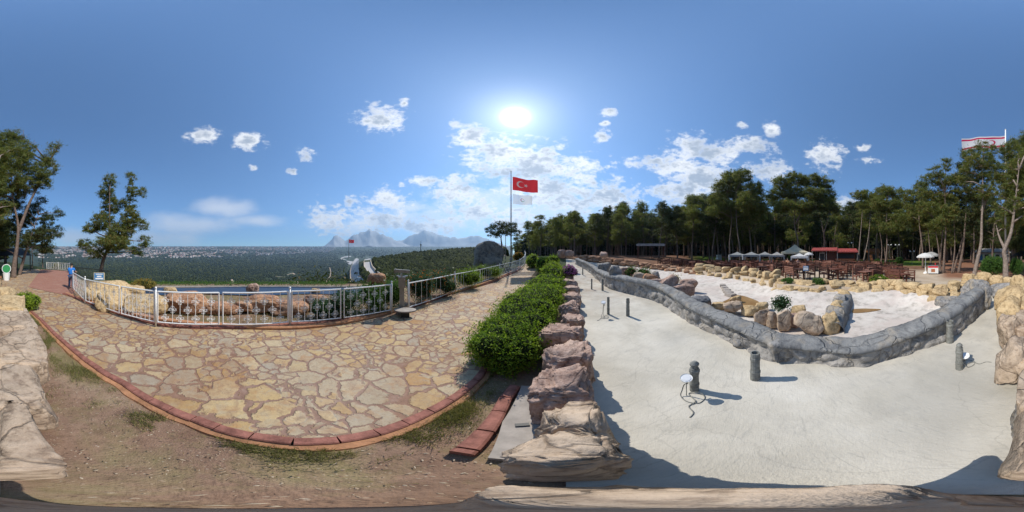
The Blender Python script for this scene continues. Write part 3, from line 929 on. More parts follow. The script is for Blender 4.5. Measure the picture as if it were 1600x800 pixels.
# ---------------------------------------------------------------- pool floor and channel
RIMPX = [(890, 404), (905, 407), (930, 409), (960, 413), (1000, 418), (1040, 424), (1080, 430), (1110, 434), (1150, 441), (1180, 448), (1215, 460), (1260, 464.5), (1330, 463.5), (1400, 463), (1440, 470), (1468, 478), (1490, 468), (1520, 457), (1545, 455), (1570, 462), (1592, 474), (1600, 480)]
def rim_r(az):
    return float(np.interp(az, RIMAZ, RIMR))
RIMAZ = []; RIMR = []
for (a, b_) in RIMPX:
    q = march(a, b_, lambda x, y: g0(x, y) + 0.12)
    RIMAZ.append((a - 800) * 0.225); RIMR.append(math.hypot(q.x, q.y))
def mat_pool():
    m, nt, out = new_mat('pool_concrete'); g = G(nt)
    p = g.pos()
    n1 = g.noise(p, 0.7, 7, 0.62, 0.5)
    c = g.ramp(n1, [(0.3, (0.43, 0.395, 0.325)), (0.5, (0.54, 0.50, 0.42)), (0.7, (0.61, 0.57, 0.49))])
    st = g.n('ShaderNodeMapping'); st.inputs['Rotation'].default_value = (0, 0, 0.5); st.inputs['Scale'].default_value = (3, 13, 3); g.ln(p, st.inputs[0])
    sk = g.ramp(g.noise(st.outputs[0], 1.0, 6, 0.7, 0.8), [(0.28, 1.0), (0.44, 0.0)])
    c = g.mix(g.math('MULTIPLY', sk, 0.40), c, (0.25, 0.245, 0.225))
    c = g.mix(g.math('MULTIPLY', g.ramp(g.noise(p, 2.1, 6, 0.7, 0.6), [(0.54, 0.0), (0.7, 1.0)]), 0.35), c, (0.36, 0.34, 0.30))
    c = g.mix(g.math('MULTIPLY', g.ramp(g.noise(p, 0.33, 5, 0.6, 0.7), [(0.46, 0.0), (0.62, 1.0)]), 0.4), c, (0.30, 0.285, 0.25))
    st2 = g.n('ShaderNodeMapping'); st2.inputs['Rotation'].default_value = (0, 0, -0.9); st2.inputs['Scale'].default_value = (1.4, 22, 3); g.ln(p, st2.inputs[0])
    c = g.mix(g.math('MULTIPLY', g.ramp(g.noise(st2.outputs[0], 1.0, 7, 0.75, 1.4), [(0.30, 1.0), (0.42, 0.0)]), 0.5), c, (0.22, 0.215, 0.19))
    sx = g.n('ShaderNodeTexNoise'); sx.inputs['Scale'].default_value = 1.1; sx.inputs['Detail'].default_value = 6; g.ln(p, sx.inputs['Vector'])
    sv = g.n('ShaderNodeVectorMath', operation='SCALE'); sv.inputs['Scale'].default_value = 1.3; g.ln(sx.outputs['Color'], sv.inputs[0])
    sa = g.n('ShaderNodeVectorMath', operation='ADD'); g.ln(p, sa.inputs[0]); g.ln(sv.outputs[0], sa.inputs[1])
    cr = g.ramp(g.vor(sa.outputs[0], 0.55, 'DISTANCE_TO_EDGE').outputs['Distance'], [(0.0, 1.0), (0.006, 0.0)])
    c = g.mix(g.math('MULTIPLY', cr, 0.22), c, (0.16, 0.15, 0.13))
    c = g.mix(g.math('MULTIPLY', g.ramp(g.noise(p, 45, 5, 0.8), [(0.62, 0.0), (0.72, 1.0)]), 0.5), c, (0.20, 0.19, 0.17))
    # rusty mud drying further up the channel
    ch = g.n('ShaderNodeSeparateXYZ'); g.ln(p, ch.inputs[0])
    mud = g.math('MULTIPLY', g.ramp(g.noise(p, 1.3, 6, 0.65, 0.5), [(0.42, 0.0), (0.62, 1.0)]), g.ramp(g.math('DIVIDE', ch.outputs[1], 20.0), [(0.22, 0.0), (0.5, 1.0)]))
    c = g.mix(g.math('MULTIPLY', mud, 0.55), c, (0.30, 0.21, 0.145))
    v = g.vor(p, 3.0, 'DISTANCE_TO_EDGE').outputs['Distance']
    h = g.math('ADD', g.noise(p, 22, 6, 0.7), g.math('MULTIPLY', g.noise(p, 90, 3), 0.4))
    b = g.bump(h, 0.45, 0.02)
    g.ln(g.bsdf(c, 0.9, b, 0, 0.15), out.inputs[0])
    return m
M['pool'] = mat_pool()
V = []
azl = np.concatenate([np.linspace(19.0, 40, 60), np.linspace(41, 180, 160)])
fr = [0.0, 0.1, 0.2, 0.3, 0.4, 0.5, 0.6, 0.7, 0.8, 0.86, 0.90, 0.93, 0.96, 0.98, 1.0, 1.03]
hz = [0, 0, 0, 0, 0, 0, 0, 0, 0, 0.0, 0.03, 0.09, 0.17, 0.23, 0.28, 0.33]
for a in azl:
    rr_ = rim_r(a)
    for f, h in zip(fr, hz):
        r_ = 0.25 + (rr_ - 0.25) * f
        x, y = r_ * math.sin(R(a)), r_ * math.cos(R(a))
        k = 0.1
        V.append((x, y, float(g0(x, y)) + h * k + 0.004 + 0.006 * noise.noise(Vector((x * 1.3, y * 1.3, 4)))))
tag(np_mesh('pool_floor', V, grid_faces(len(azl), len(fr)), M['pool'], smooth=True), kind='structure')

M['basin'] = mat_rock('basin_plaster', (0.52, 0.47, 0.41), (0.44, 0.39, 0.335), (0.58, 0.53, 0.475), 0.28, 0.0, 0.0, stain=(0.52, 0.44, 0.385))
GWAZ = [26, 41, 51, 57, 63.4, 68.6, 78, 91, 101, 112, 122.4, 132, 141, 148, 154.5, 161, 166]
GWR = [18.5, 9.55, 8.3, 6.4, 5.25, 4.75, 3.6, 3.05, 2.95, 2.93, 2.84, 3.1, 3.4, 3.8, 4.3, 5.6, 6.5]
V = []
azb = np.linspace(40, 161, 240)
for a in azb:
    r0 = float(np.interp(a, GWAZ, GWR)) + 0.35; r1 = rim_r(a) + 0.06
    deep = float(np.interp(a, [40, 60, 100, 150, 161], [0.12, 0.30, 0.42, 0.42, 0.12]))
    for f in np.linspace(0, 1, 26):
        r_ = r0 + (r1 - r0) * f; x, y = r_ * math.sin(R(a)), r_ * math.cos(R(a))
        h = deep * (sstep(0.60, 1.0, f) ** 1.3 + 0.5 * sstep(0.22, 0.0, f))
        V.append((x, y, float(g0(x, y)) + 0.012 + float(h) + 0.012 * noise.noise(Vector((x, y, 2)))))
tag(np_mesh('pool_floor', V, grid_faces(len(azb), 26), M['basin'], smooth=True), kind='structure')

# ---------------------------------------------------------------- terrace beyond the rim
def terr(x, y):
    az = np.degrees(np.arctan2(x, y))
    return np.interp(az, [-180, 0, 112, 134, 150, 179, 180], [0.7, 0.7, 0.7, 0.36, 0.34, 0.02, 0.02]) + 0.8 * g0(x, y)
def mat_terrace():
    m, nt, out = new_mat('terrace'); g = G(nt)
    p = g.pos()
    ln = g.n('ShaderNodeVectorMath', operation='LENGTH'); g.ln(p, ln.inputs[0])
    n1 = g.noise(p, 0.8, 7, 0.65, 0.4)
    sand = g.ramp(n1, [(0.3, (0.36, 0.27, 0.19)), (0.55, (0.47, 0.38, 0.28)), (0.75, (0.52, 0.44, 0.34))])
    soil = g.ramp(g.noise(p, 0.5, 7, 0.7, 0.5), [(0.3, (0.10, 0.055, 0.035)), (0.6, (0.22, 0.12, 0.075)), (0.75, (0.15, 0.13, 0.05))])
    lawn = g.ramp(g.noise(p, 0.6, 6, 0.7), [(0.3, (0.045, 0.085, 0.015)), (0.7, (0.12, 0.19, 0.03))])
    f1 = g.ramp(g.math('ADD', g.math('DIVIDE', ln.outputs['Value'], 60.0), g.math('MULTIPLY', n1, 0.12)), [(0.40, 0.0), (0.48, 1.0)])
    lw = g.ramp(g.math('ADD', g.math('DIVIDE', ln.outputs['Value'], 100.0), g.math('MULTIPLY', n1, 0.08)), [(0.36, 0.0), (0.385, 1.0), (0.85, 1.0), (0.9, 0.0)])
    sp = g.n('ShaderNodeSeparateXYZ'); g.ln(p, sp.inputs[0])
    ang = g.math('ARCTAN2', sp.outputs[0], sp.outputs[1])
    wl = g.ramp(g.math('DIVIDE', ang, PI), [(0.34, 0.0), (0.37, 1.0), (0.80, 1.0), (0.83, 0.0)])
    c = g.mix(f1, sand, soil)
    c = g.mix(g.math('MULTIPLY', lw, wl), c, lawn)
    east = g.ramp(g.math('DIVIDE', ang, PI), [(0.828, 0.0), (0.85, 1.0)])
    # bare red soil under the pines by the big leaning trunk
    nr = g.ramp(g.math('DIVIDE', ln.outputs['Value'], 40.0), [(0.34, 0.0), (0.40, 1.0)])
    c = g.mix(g.math('MULTIPLY', east, nr), c, g.mix(0.5, soil, (0.30, 0.14, 0.08)))
    b = g.bump(g.noise(p, 12, 6, 0.7), 0.5, 0.04)
    g.ln(g.bsdf(c, 0.95, b, 0, 0.1), out.inputs[0])
    return m
M['terrace'] = mat_terrace()
V = []
azl = np.linspace(17.5, 180.0, 260)
rad_f = None
for a in azl:
    r0 = rim_r(a) if a > 20 else rim_r(20)
    rl = [r0 + 0.02] + list(r0 + 0.15 + np.geomspace(0.01, 260, 34))
    for i, r_ in enumerate(rl):
        x, y = r_ * math.sin(R(a)), r_ * math.cos(R(a))
        z = float(terr(x, y)) if i > 0 else float(g0(x, y)) - 0.05
        V.append((x, y, z + (0.03 * noise.noise(Vector((x * 0.5, y * 0.5, 0))) if r_ > r0 + 1 else 0)))
tag(np_mesh('terrace_ground', V, grid_faces(len(azl), 35), M['terrace'], smooth=True), kind='structure')

V = []
azb = np.linspace(24, 162, 240)
RIM_TOP = lambda a: float(np.interp(a, [20, 60, 66, 90, 97, 112, 140, 158, 165], [0.75, 0.85, 1.05, 1.0, 0.72, 0.68, 0.72, 0.8, 0.7]))
for a in azb:
    r0 = rim_r(a)
    for f, h in ((-0.02, -0.05), (0.0, 0.10), (0.3, 0.40), (0.62, 0.72), (0.95, 0.95), (1.25, 1.0), (1.7, 0.9), (2.1, 0.4)):
        r_ = r0 + f * (1.25 if 62 < a < 95 else 0.95); x, y = r_ * math.sin(R(a)), r_ * math.cos(R(a))
        p_ = Vector((x, y, 0))
        n_ = noise.fractal(p_ * 1.6 + Vector((0, 0, h * 3)), 1.0, 2.0, 4) * 0.14
        V.append((x, y, float(g0(x, y)) + h * RIM_TOP(a) * 0.62 + n_ * (1 if h > 0 else 0)))
bank = np_mesh('rock_bank', V, grid_faces(len(azb), 8), M['rock_tan'], smooth=True)
tag(bank, 'tan rocky bank that carries the loose rim rocks round the dry pools', 'bank')

# pond basin behind the fence, its shade put into the dark blue
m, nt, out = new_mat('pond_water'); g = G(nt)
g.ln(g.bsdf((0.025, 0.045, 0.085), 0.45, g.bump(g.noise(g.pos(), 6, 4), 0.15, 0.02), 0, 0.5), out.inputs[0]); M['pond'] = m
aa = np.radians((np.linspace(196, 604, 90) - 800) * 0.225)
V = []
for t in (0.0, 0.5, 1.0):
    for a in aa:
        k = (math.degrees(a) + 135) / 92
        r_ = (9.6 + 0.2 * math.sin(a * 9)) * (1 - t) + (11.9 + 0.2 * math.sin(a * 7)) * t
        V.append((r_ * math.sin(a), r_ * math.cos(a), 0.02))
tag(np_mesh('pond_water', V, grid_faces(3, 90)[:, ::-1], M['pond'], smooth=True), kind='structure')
kp = [Vector((12.05 * math.sin(a), 12.05 * math.cos(a), 0)) for a in aa]
kerb('kerb', kp, 0.22, 0.10, 1.4, M['slab'], 0.0, seed=9)

# haze over the valley
hz_ = MB(); hz_.box((-0, 0, 560), (16600, 16600, 1420))
m, nt, out = new_mat('haze_air'); g = G(nt)
pv = g.n('ShaderNodeVolumePrincipled')
pv.inputs['Color'].default_value = (0.50, 0.72, 1.0, 1)
pv.inputs['Density'].default_value = 0.00013
pv.inputs['Anisotropy'].default_value = 0.3
g.ln(pv.outputs[0], out.inputs['Volume'])
o = hz_.build('haze', m)
tag(o, 'pale blue haze over the plain and the bay', 'haze', kind='stuff')
# ---------------------------------------------------------------- rocks
def ico(sub):
    bm = bmesh.new(); bmesh.ops.create_icosphere(bm, subdivisions=sub, radius=1.0)
    V = np.array([v.co[:] for v in bm.verts]); F = [tuple(v.index for v in f.verts) for f in bm.faces]
    bm.free(); return V, np.array(F)
ICO = {k: ico(k) for k in (2, 3, 4, 5)}
def rock_mesh(name, size, seed, sub=4, box=0.62, cuts=5, rough=0.07, rz=0.0, flat_top=False):
    V, F = ICO[sub]
    V = V.copy()
    V = np.sign(V) * np.abs(V) ** box
    V /= np.maximum(1.0, np.abs(V).max(1, keepdims=True) * 0 + 1.0)
    rd = random.Random(seed)
    for i in range(cuts):
        nvec = Vector((rd.gauss(0, 1), rd.gauss(0, 1), rd.gauss(0, 0.8))).normalized()
        if flat_top and i == 0: nvec = Vector((rd.uniform(-.15, .15), rd.uniform(-.15, .15), 1)).normalized()
        d = rd.uniform(0.62, 0.86) if cuts < 9 else rd.uniform(0.70, 0.95)
        nv = np.array(nvec); dist = V @ nv - d
        V = V - np.outer(np.clip(dist, 0, None), nv) * 0.92
    off = Vector((seed * 3.7 % 91, seed * 1.9 % 57, seed * 0.7 % 33))
    out = []
    s = np.array(size) / 2
    big = min(size)
    W = V * s
    for i in range(len(V)):
        v = Vector(V[i]); n = v.normalized()
        k = noise.fractal(v * 1.3 + off, 1.0, 2.0, 3) * 0.16 + noise.fractal(v * 4.5 + off, 1.0, 2.1, 4) * rough
        rg_ = 1 - abs(noise.noise(v * 2.2 + off * 1.7)) * 2
        k -= max(0.0, rg_ - 0.80) * 0.5
        rg_ = 1 - abs(noise.noise(v * 5.1 + off * 0.7)) * 2
        k -= max(0.0, rg_ - 0.82) * 0.22
        W[i] += np.array(n) * k * big * 0.5
    c, sn = math.cos(rz), math.sin(rz)
    W = np.stack([W[:, 0] * c - W[:, 1] * sn, W[:, 0] * sn + W[:, 1] * c, W[:, 2]], -1)
    return W, F
def rock(name, loc, size, seed, mat, label, group=None, sub=4, rz=0.0, cat='boulder', **kw):
    W, F = rock_mesh(name, size, seed, sub, rz=rz, **kw)
    o = np_mesh(name, W, F, M[mat], smooth=True)
    o.location = loc
    tag(o, label, cat, group)
    return o
def rock_px(x0, x1, y0, y1, mat, label, seed, zb=0.0, deep=None, group=None, sub=4, f=None, name='boulder', **kw):
    """a boulder filling the direction window x0..x1, y0..y1 whose foot stands at height zb"""
    if f is not None:
        q = march((x0 + x1) / 2, y1, f); d = math.hypot(q.x, q.y); zb = q.z
    else:
        d = (zb - EYE) / tane(y1)
    w = 2 * d * math.tan(R((x1 - x0) * 0.225 / 2))
    dp = deep if deep is not None else w * 0.8
    dc = d + dp * 0.42
    w *= dc / d
    zt = EYE + (dc) * tane(y0)
    h = max(0.12, zt - zb)
    s_, c_ = unit((x0 + x1) / 2)
    az = R(((x0 + x1) / 2 - 800) * 0.225)
    return rock(name, (dc * s_, dc * c_, zb + h * 0.44), (w * 1.06, dp, h * 1.14), seed, mat, label, group, sub, rz=-az, **kw)

# boulders along the top of the wall beside the channel, going away from the camera
M['rock_boulder'] = mat_rock('weathered_boulder', (0.19, 0.17, 0.14), (0.09, 0.085, 0.08), (0.33, 0.28, 0.21), 0.35, 0.0, 0.0)
W_ROCKS = [  # az centre px, distance centre, width across, length along, top z, material, label
 (905, 0.66, 0.52, 0.46, 0.80, 'rock_pale', 'flat pale boulder just ahead of the slab underfoot on the wall'),
 (902, 1.10, 0.56, 0.50, 0.82, 'rock_pale', 'pale creased boulder second along the wall from the slab underfoot'),
 (884, 1.62, 0.66, 0.62, 0.84, 'rock_pink', 'rounded pitted boulder beside the near end of the hedge'),
 (886, 2.42, 0.74, 0.84, 0.85, 'rock_pink', 'large squarish pink boulder full of pits beside the near hedge'),
 (877, 3.32, 0.86, 0.70, 0.86, 'rock_pink', 'dark pink boulder pressed against the middle of the hedge'),
 (893, 4.15, 0.62, 0.80, 0.82, 'rock_pink', 'tilted pink boulder beyond the one pressed against the hedge'),
 (889, 5.2, 0.75, 1.0, 0.84, 'rock_pink', 'low wide pink boulder on the channel wall near the first pipe posts'),
 (893, 6.6, 0.8, 1.1, 0.85, 'rock_pink', 'pink boulder on the channel wall level with the farther pipe posts'),
 (893, 8.2, 0.8, 1.2, 0.9, 'rock_pink', 'flat pink boulder on the channel wall beside the rounded hedge clump'),
 (891, 10.0, 0.9, 1.3, 0.95, 'rock_pink', 'small looking flat boulder where the channel wall narrows away'),
 (889, 12.3, 0.9, 1.5, 1.05, 'rock_pink', 'distant flat boulder on the channel wall by the purple flowers'),
 (886, 15.0, 0.9, 1.6, 1.35, 'rock_pale', 'pale flat boulder far along the channel wall'),
]
for i, (p, d, w, l, zt, mt, lb) in enumerate(W_ROCKS):
    s_, c_ = unit(p)
    x, y = d * s_, d * c_
    h = zt - float(g0(x, y)) + 0.05
    rz = R(-19) if i > 1 else R(-24)
    rock('boulder', (x, y, zt - h / 2 + 0.01), (w, l, h * 1.04), 20 + i, mt, lb, 'boulders of the wall beside the channel', 5 if i < 7 else 4, rz=rz, box=0.34 if i < 2 else 0.42, cuts=10, rough=0.17, flat_top=True)
    # the lower course that carries it
WB = [('rock_pale', 0.10, 0.04, 0.26, 0.46, 0.78, 'broad flat boulder directly underfoot on the wall top', 61),
      ('rock_pale', -0.07, -0.88, 0.27, 0.86, 0.82, 'pale boulder first behind the one underfoot', 62),
      ('rock_pale', -0.22, -1.74, 0.52, 1.04, 0.83, 'pale creased boulder behind, above the dirt strip', 63),
      ('rock_pale', -0.24, -2.78, 0.86, 1.34, 0.85, 'long pale boulder behind, above the weedy strip', 64),
      ('rock_pale', -0.30, -3.98, 0.95, 1.4, 0.88, 'pale boulder on the wall next before the lime green bush', 65),
      ('rock_tan', -0.42, -5.1, 0.95, 1.15, 0.98, 'tan boulder on the wall beside the lime green bush', 66),
      ('rock_tan', -0.10, -6.4, 1.3, 1.5, 1.0, 'tan boulder on the wall just past the lime green bush', 67),
      ('rock_pale', 0.20, -2.38, 0.44, 0.62, 0.98, 'big rounded boulder overhanging the pool floor behind', 68),
      ('rock_pale', 0.28, -3.55, 0.56, 0.8, 1.0, 'pale boulder overhanging the narrow end of the pool floor', 69),
      ('rock_tan', 0.42, -4.7, 0.66, 1.0, 1.12, 'tall tan boulder flanking the narrow pool opening', 70),
      ('rock_tan', 0.55, -6.0, 1.1, 1.3, 1.2, 'tan boulder at the corner of the narrow pool opening', 71),
      ('rock_grey', -0.06, -1.3, 0.34, 0.6, 0.62, 'low grey boulder under the pale ones behind', 72)]
for (mt, x, y, w, l, zt, lb, sd) in WB:
    fl = sd in (61, 62, 63, 64, 65, 66)
    rock('boulder', (x, y, zt / 2), (w * (1.08 if fl else 1), l * (1.06 if fl else 1), zt * 1.03), sd, mt, lb, None, 5 if y > -4.2 else 4, box=0.30 if fl else 0.5, cuts=3 if fl else 6, rough=0.05, flat_top=fl)

# ---------------------------------------------------------------- the grey cement wall round the pools
GW = [(899, 413, 0.9), (925, 427, 0.95), (947, 450, 1.0), (966, 455, 1.02), (985, 461, 1.0), (1006, 466, 0.98), (1028, 473, 0.92), (1054, 489, 0.80), (1082, 508, 0.68), (1105, 517, 0.62), (1147, 538, 0.60), (1175, 552, 0.60),
      (1204, 566, 0.58), (1250, 570, 0.52), (1299, 571, 0.48), (1344, 575, 0.48), (1386, 564, 0.52), (1428, 553, 0.62), (1460, 540, 0.72), (1486, 530, 0.80), (1518, 506, 0.95), (1538, 487, 1.02)]
def catmull(P, n):
    out = []
    for i in range(len(P) - 1):
        p0, p1, p2, p3 = P[max(i - 1, 0)], P[i], P[i + 1], P[min(i + 2, len(P) - 1)]
        for k in range(n):
            t = k / n
            out.append(0.5 * ((2 * p1) + (p2 - p0) * t + (2 * p0 - 5 * p1 + 4 * p2 - p3) * t * t + (3 * p1 - p0 - 3 * p2 + p3) * t ** 3))
    out.append(P[-1]); return out
P4 = []
for (a, b_, h) in GW:
    q = pg(a, b_); P4.append(Vector((q.x, q.y, h)))
cc_ = catmull(P4, 22)
for _ in range(130):
    cc_ = [cc_[0]] + [(cc_[i - 1] + cc_[i] * 2 + cc_[i + 1]) / 4 for i in range(1, len(cc_) - 1)] + [cc_[-1]]
prof = [(-0.02, -0.06), (-0.01, 0.08), (0.0, 0.18), (0.01, 0.28), (0.015, 0.38), (0.02, 0.48), (0.03, 0.58), (0.045, 0.66), (0.03, 0.72), (-0.035, 0.745), (-0.06, 0.80), (-0.055, 0.88), (-0.02, 0.95), (0.05, 0.985), (0.16, 1.0), (0.28, 1.02), (0.40, 1.03), (0.49, 0.99), (0.54, 0.88), (0.52, 0.6), (0.52, 0.3), (0.52, -0.06)]
V = []
for i, q in enumerate(cc_):
    a, b_ = cc_[max(i - 1, 0)], cc_[min(i + 1, len(cc_) - 1)]
    t = Vector((b_.x - a.x, b_.y - a.y, 0)).normalized()
    nrm_ = Vector((-t.y, t.x, 0))
    if nrm_.dot(Vector((q.x, q.y, 0))) < 0: nrm_ = -nrm_
    zg = float(g0(q.x, q.y))
    for j, (u, h) in enumerate(prof):
        p_ = Vector((q.x, q.y, zg)) + nrm_ * u * 0.92 + Vector((0, 0, h * q.z))
        n3 = noise.fractal(p_ * 2.1, 1.0, 2.0, 4) * 0.045 + noise.noise(p_ * 0.9 + Vector((5, 5, 5))) * 0.05
        if j < 9:      # moulded blocks on the face
            vd, _ = noise.voronoi(Vector((p_.x * 1.5, p_.y * 1.5, p_.z * 2.2)) + Vector((noise.noise(p_ * 2), 0, 0)) * 0.4)
            n3 += min(0.22, (vd[1] - vd[0])) * 0.42 - 0.05
        else:
            rg_ = 1 - abs(noise.noise(p_ * 1.7 + Vector((9, 0, 0)))) * 2
            n3 -= max(0, rg_ - 0.86) * 0.12
        if j in (0, len(prof) - 1): n3 *= 0.4
        d = (Vector((p_.x, p_.y, 0)) - Vector((q.x, q.y, 0)) - nrm_ * 0.25)
        d.z = (h - 0.5) * 0.6 if j >= 9 else 0.0
        p_ = p_ + d.normalized() * n3
        V.append(tuple(p_))
nP = len(prof)
wobj = np_mesh('pool_wall', V, grid_faces(len(cc_), nP), None, smooth=True)
def mat_wall(name, tones, dark_f, tan_f):
    m, nt, out = new_mat(name); g = G(nt)
    p = g.pos()
    n1 = g.noise(p, 1.4, 8, 0.66, 0.6)
    c = g.ramp(n1, list(zip((0.25, 0.45, 0.62, 0.8), tones)))
    c = g.mix(g.math('MULTIPLY', g.ramp(g.noise(p, 3.3, 7, 0.7, 1.0), [(0.50, 0.0), (0.60, 1.0)]), dark_f), c, (0.075, 0.075, 0.08))
    c = g.mix(g.math('MULTIPLY', g.ramp(g.noise(p, 2.0, 5, 0.6), [(0.55, 0.0), (0.65, 1.0)]), tan_f), c, (0.40, 0.33, 0.24))
    x = g.n('ShaderNodeTexNoise'); x.inputs['Scale'].default_value = 2.5; x.inputs['Detail'].default_value = 5; g.ln(p, x.inputs['Vector'])
    sc = g.n('ShaderNodeVectorMath', operation='SCALE'); sc.inputs['Scale'].default_value = 0.5; g.ln(x.outputs['Color'], sc.inputs[0])
    ad = g.n('ShaderNodeVectorMath', operation='ADD'); g.ln(p, ad.inputs[0]); g.ln(sc.outputs[0], ad.inputs[1])
    v = g.vor(ad.outputs[0], 1.25, 'DISTANCE_TO_EDGE').outputs['Distance']
    ck = g.ramp(v, [(0.0, 0.0), (0.03, 1.0)])
    c = g.mix(g.math('MULTIPLY', g.math('SUBTRACT', 1.0, ck), 0.25), c, (0.10, 0.095, 0.09))
    h = g.math('ADD', g.math('MULTIPLY', ck, 0.35), g.math('ADD', n1, g.math('MULTIPLY', g.noise(p, 18, 6, 0.7), 0.3)))
    b = g.bump(h, 0.9, 0.07)
    b = g.bump(g.noise(p, 70, 3), 0.4, 0.01, b)
    g.ln(g.bsdf(c, 0.9, b, 0, 0.2), out.inputs[0])
    return m
M['wall'] = mat_wall('cement_wall', ((0.13, 0.13, 0.13), (0.20, 0.20, 0.195), (0.28, 0.275, 0.26), (0.38, 0.365, 0.34)), 0.45, 0.4)
M['wallface'] = mat_wall('cement_wall_face', ((0.20, 0.185, 0.17), (0.32, 0.30, 0.27), (0.42, 0.39, 0.355), (0.52, 0.49, 0.45)), 0.6, 0.35)
wobj.data.materials.append(M['wall']); wobj.data.materials.append(M['wallface'])
wobj.data.polygons.foreach_set('material_index', [1 if (k % (nP - 1)) < 8 else 0 for k in range(len(wobj.data.polygons))])
tag(wobj, 'long curving grey cement wall shaped like rock round the dry pools', 'wall')
rock_px(1502, 1548, 437, 486, 'rock_grey', 'smooth grey rounded rock head closing the far end of the cement wall', 90, 0.0, deep=0.9, sub=5, box=0.8, cuts=2)
rock_px(1462, 1500, 463, 484, 'rock_grey', 'brown grey rock slab at the foot of the tan rim near the wall head', 91, 0.05, deep=0.7, sub=4)
rock_px(1546, 1592, 442, 466, 'rock_grey', 'grey rock ledge spanning the narrow pool opening', 92, 0.05, deep=0.7, sub=4)
rock_px(1146, 1185, 519, 545, 'rock_grey', 'grey rock bulge on the outer foot of the cement wall', 93, 0.0, deep=0.35)
rock_px(1198, 1240, 532, 569, 'rock_grey', 'light grey squarish bulge on the outer foot of the cement wall', 94, 0.0, deep=0.35)

# rocks between wall and pools
INNER = [
 (1030, 1060, 430, 466, 'rock_pink', 'upright pinkish rock at the near end of the flower planter', 0.3),
 (1049, 1085, 444, 468, 'rock_pink', 'domed pale pink rock in front of the planter of dry flowers', 0.35),
 (1062, 1090, 436, 455, 'rock_pink', 'rounded rock behind the domed pink one at the planter', 0.35),
 (1078, 1110, 463, 482, 'rock_dark', 'dark grey rock lying on the cement wall by the planter', 0.5),
 (1006, 1032, 427, 447, 'rock_red', 'brown angular rock in front of the pink flowering plants', 0.5),
 (1018, 1032, 424, 444, 'rock_grey', 'grey rock wedged beside the brown angular planter rock', 0.4),
 (968, 985, 418, 437, 'rock_pink', 'small pinkish rock before the flowering plants', 0.5),
 (952, 972, 415, 446, 'rock_grey', 'lumpy grey rock standing on the bend of the cement wall', 0.5),
 (935, 955, 409, 432, 'rock_grey', 'grey rock head on the channel side wall', 0.6),
 (1112, 1136, 473, 486, 'rock_tan', 'small tan rock at the edge of the brown puddle', 0.2),
 (1128, 1160, 471, 491, 'rock_pale', 'flat brownish rock between the puddle and the cement wall', 0.2),
 (1158, 1186, 477, 493, 'rock_tan', 'long tan rock lying between puddle and cement wall', 0.2),
 (1179, 1205, 482, 508, 'rock_pale', 'pale block shaped rock under the rose bush', 0.2),
 (1196, 1216, 488, 512, 'rock_pale', 'narrow pale rock right under the rose bush', 0.2),
 (1213, 1236, 484, 516, 'rock_pale', 'tall rounded pale rock beside the rose bush', 0.2),
 (1228, 1250, 490, 512, 'rock_pink', 'brown rock between the rose bush and the big pale rock', 0.2),
 (1242, 1286, 487, 523, 'rock_pale', 'big pale pink rock leaning over the cement wall', 0.2),
]
INNER += [(1088, 1114, 466, 484, 'rock_pink', 'pinkish rock between the dark grey one and the puddle', 0.3),
 (1140, 1158, 462, 474, 'rock_tan', 'small tan rock standing in the brown puddle edge', 0.0),
 (1180, 1200, 472, 486, 'rock_tan', 'tan rock behind the block shaped one at the puddle end', 0.1),
 (1236, 1262, 478, 497, 'rock_tan', 'tan rock behind the big pale pink rock', 0.1),
 (1010, 1040, 436, 456, 'rock_pink', 'pink rock leaning on the cement wall before the planter', 0.5),
 (985, 1008, 426, 444, 'rock_pale', 'pale rock low in front of the pink flowering plants', 0.5)]
for i, (a, b_, c_, d, mt, lb, z) in enumerate(INNER):
    rock_px(a, b_, c_, d, mt, lb, 120 + i, z * 0.5, sub=4, box=0.6, cuts=5, group='rocks between the cement wall and the pools')
for i, (a, b_, c_, d, mt) in enumerate([(1284, 1312, 490, 524, 'rock_tan'), (1290, 1320, 479, 508, 'rock_grey'), (1298, 1322, 471, 494, 'rock_tan'), (1302, 1326, 461, 483, 'rock_grey'), (1308, 1328, 455, 472, 'rock_tan')]):
    rock_px(a, b_, c_, d, mt, ['yellowish rock nearest the cement wall in the wall dividing the pools', 'grey rock second from the cement wall in the pool divider', 'yellowish rock in the middle of the pool divider',
            'grey rock next to the tan rim in the pool divider', 'yellowish rock of the pool divider touching the tan rim'][i], 150 + i, 0.0, sub=4, deep=0.8, group='rocks dividing the two pools')
# divider body
a_, c_ = pz(1300, 521, 0.0), pz(1328, 463, 0.0)
b = MB()
dv = (c_ - a_); L = dv.length; ang = math.atan2(dv.y, dv.x)
nb_ = 14
pts = []
V = []
for i in range(nb_ + 1):
    q = a_.lerp(c_, i / nb_)
    nrm_ = Vector((-dv.y, dv.x, 0)).normalized()
    for (u, h) in ((-0.34, -0.05), (-0.30, 0.20), (-0.18, 0.36), (0.10, 0.42), (0.26, 0.34), (0.32, -0.05)):
        p_ = q + nrm_ * u + Vector((0, 0, h))
        V.append(tuple(p_ + Vector((1, 1, 1)) * 0.06 * noise.noise(p_ * 2.2)))
o = np_mesh('divider_wall', V, grid_faces(nb_ + 1, 6), M['wall'], smooth=True)
tag(o, 'low rough wall dividing the two dry pools', 'wall')

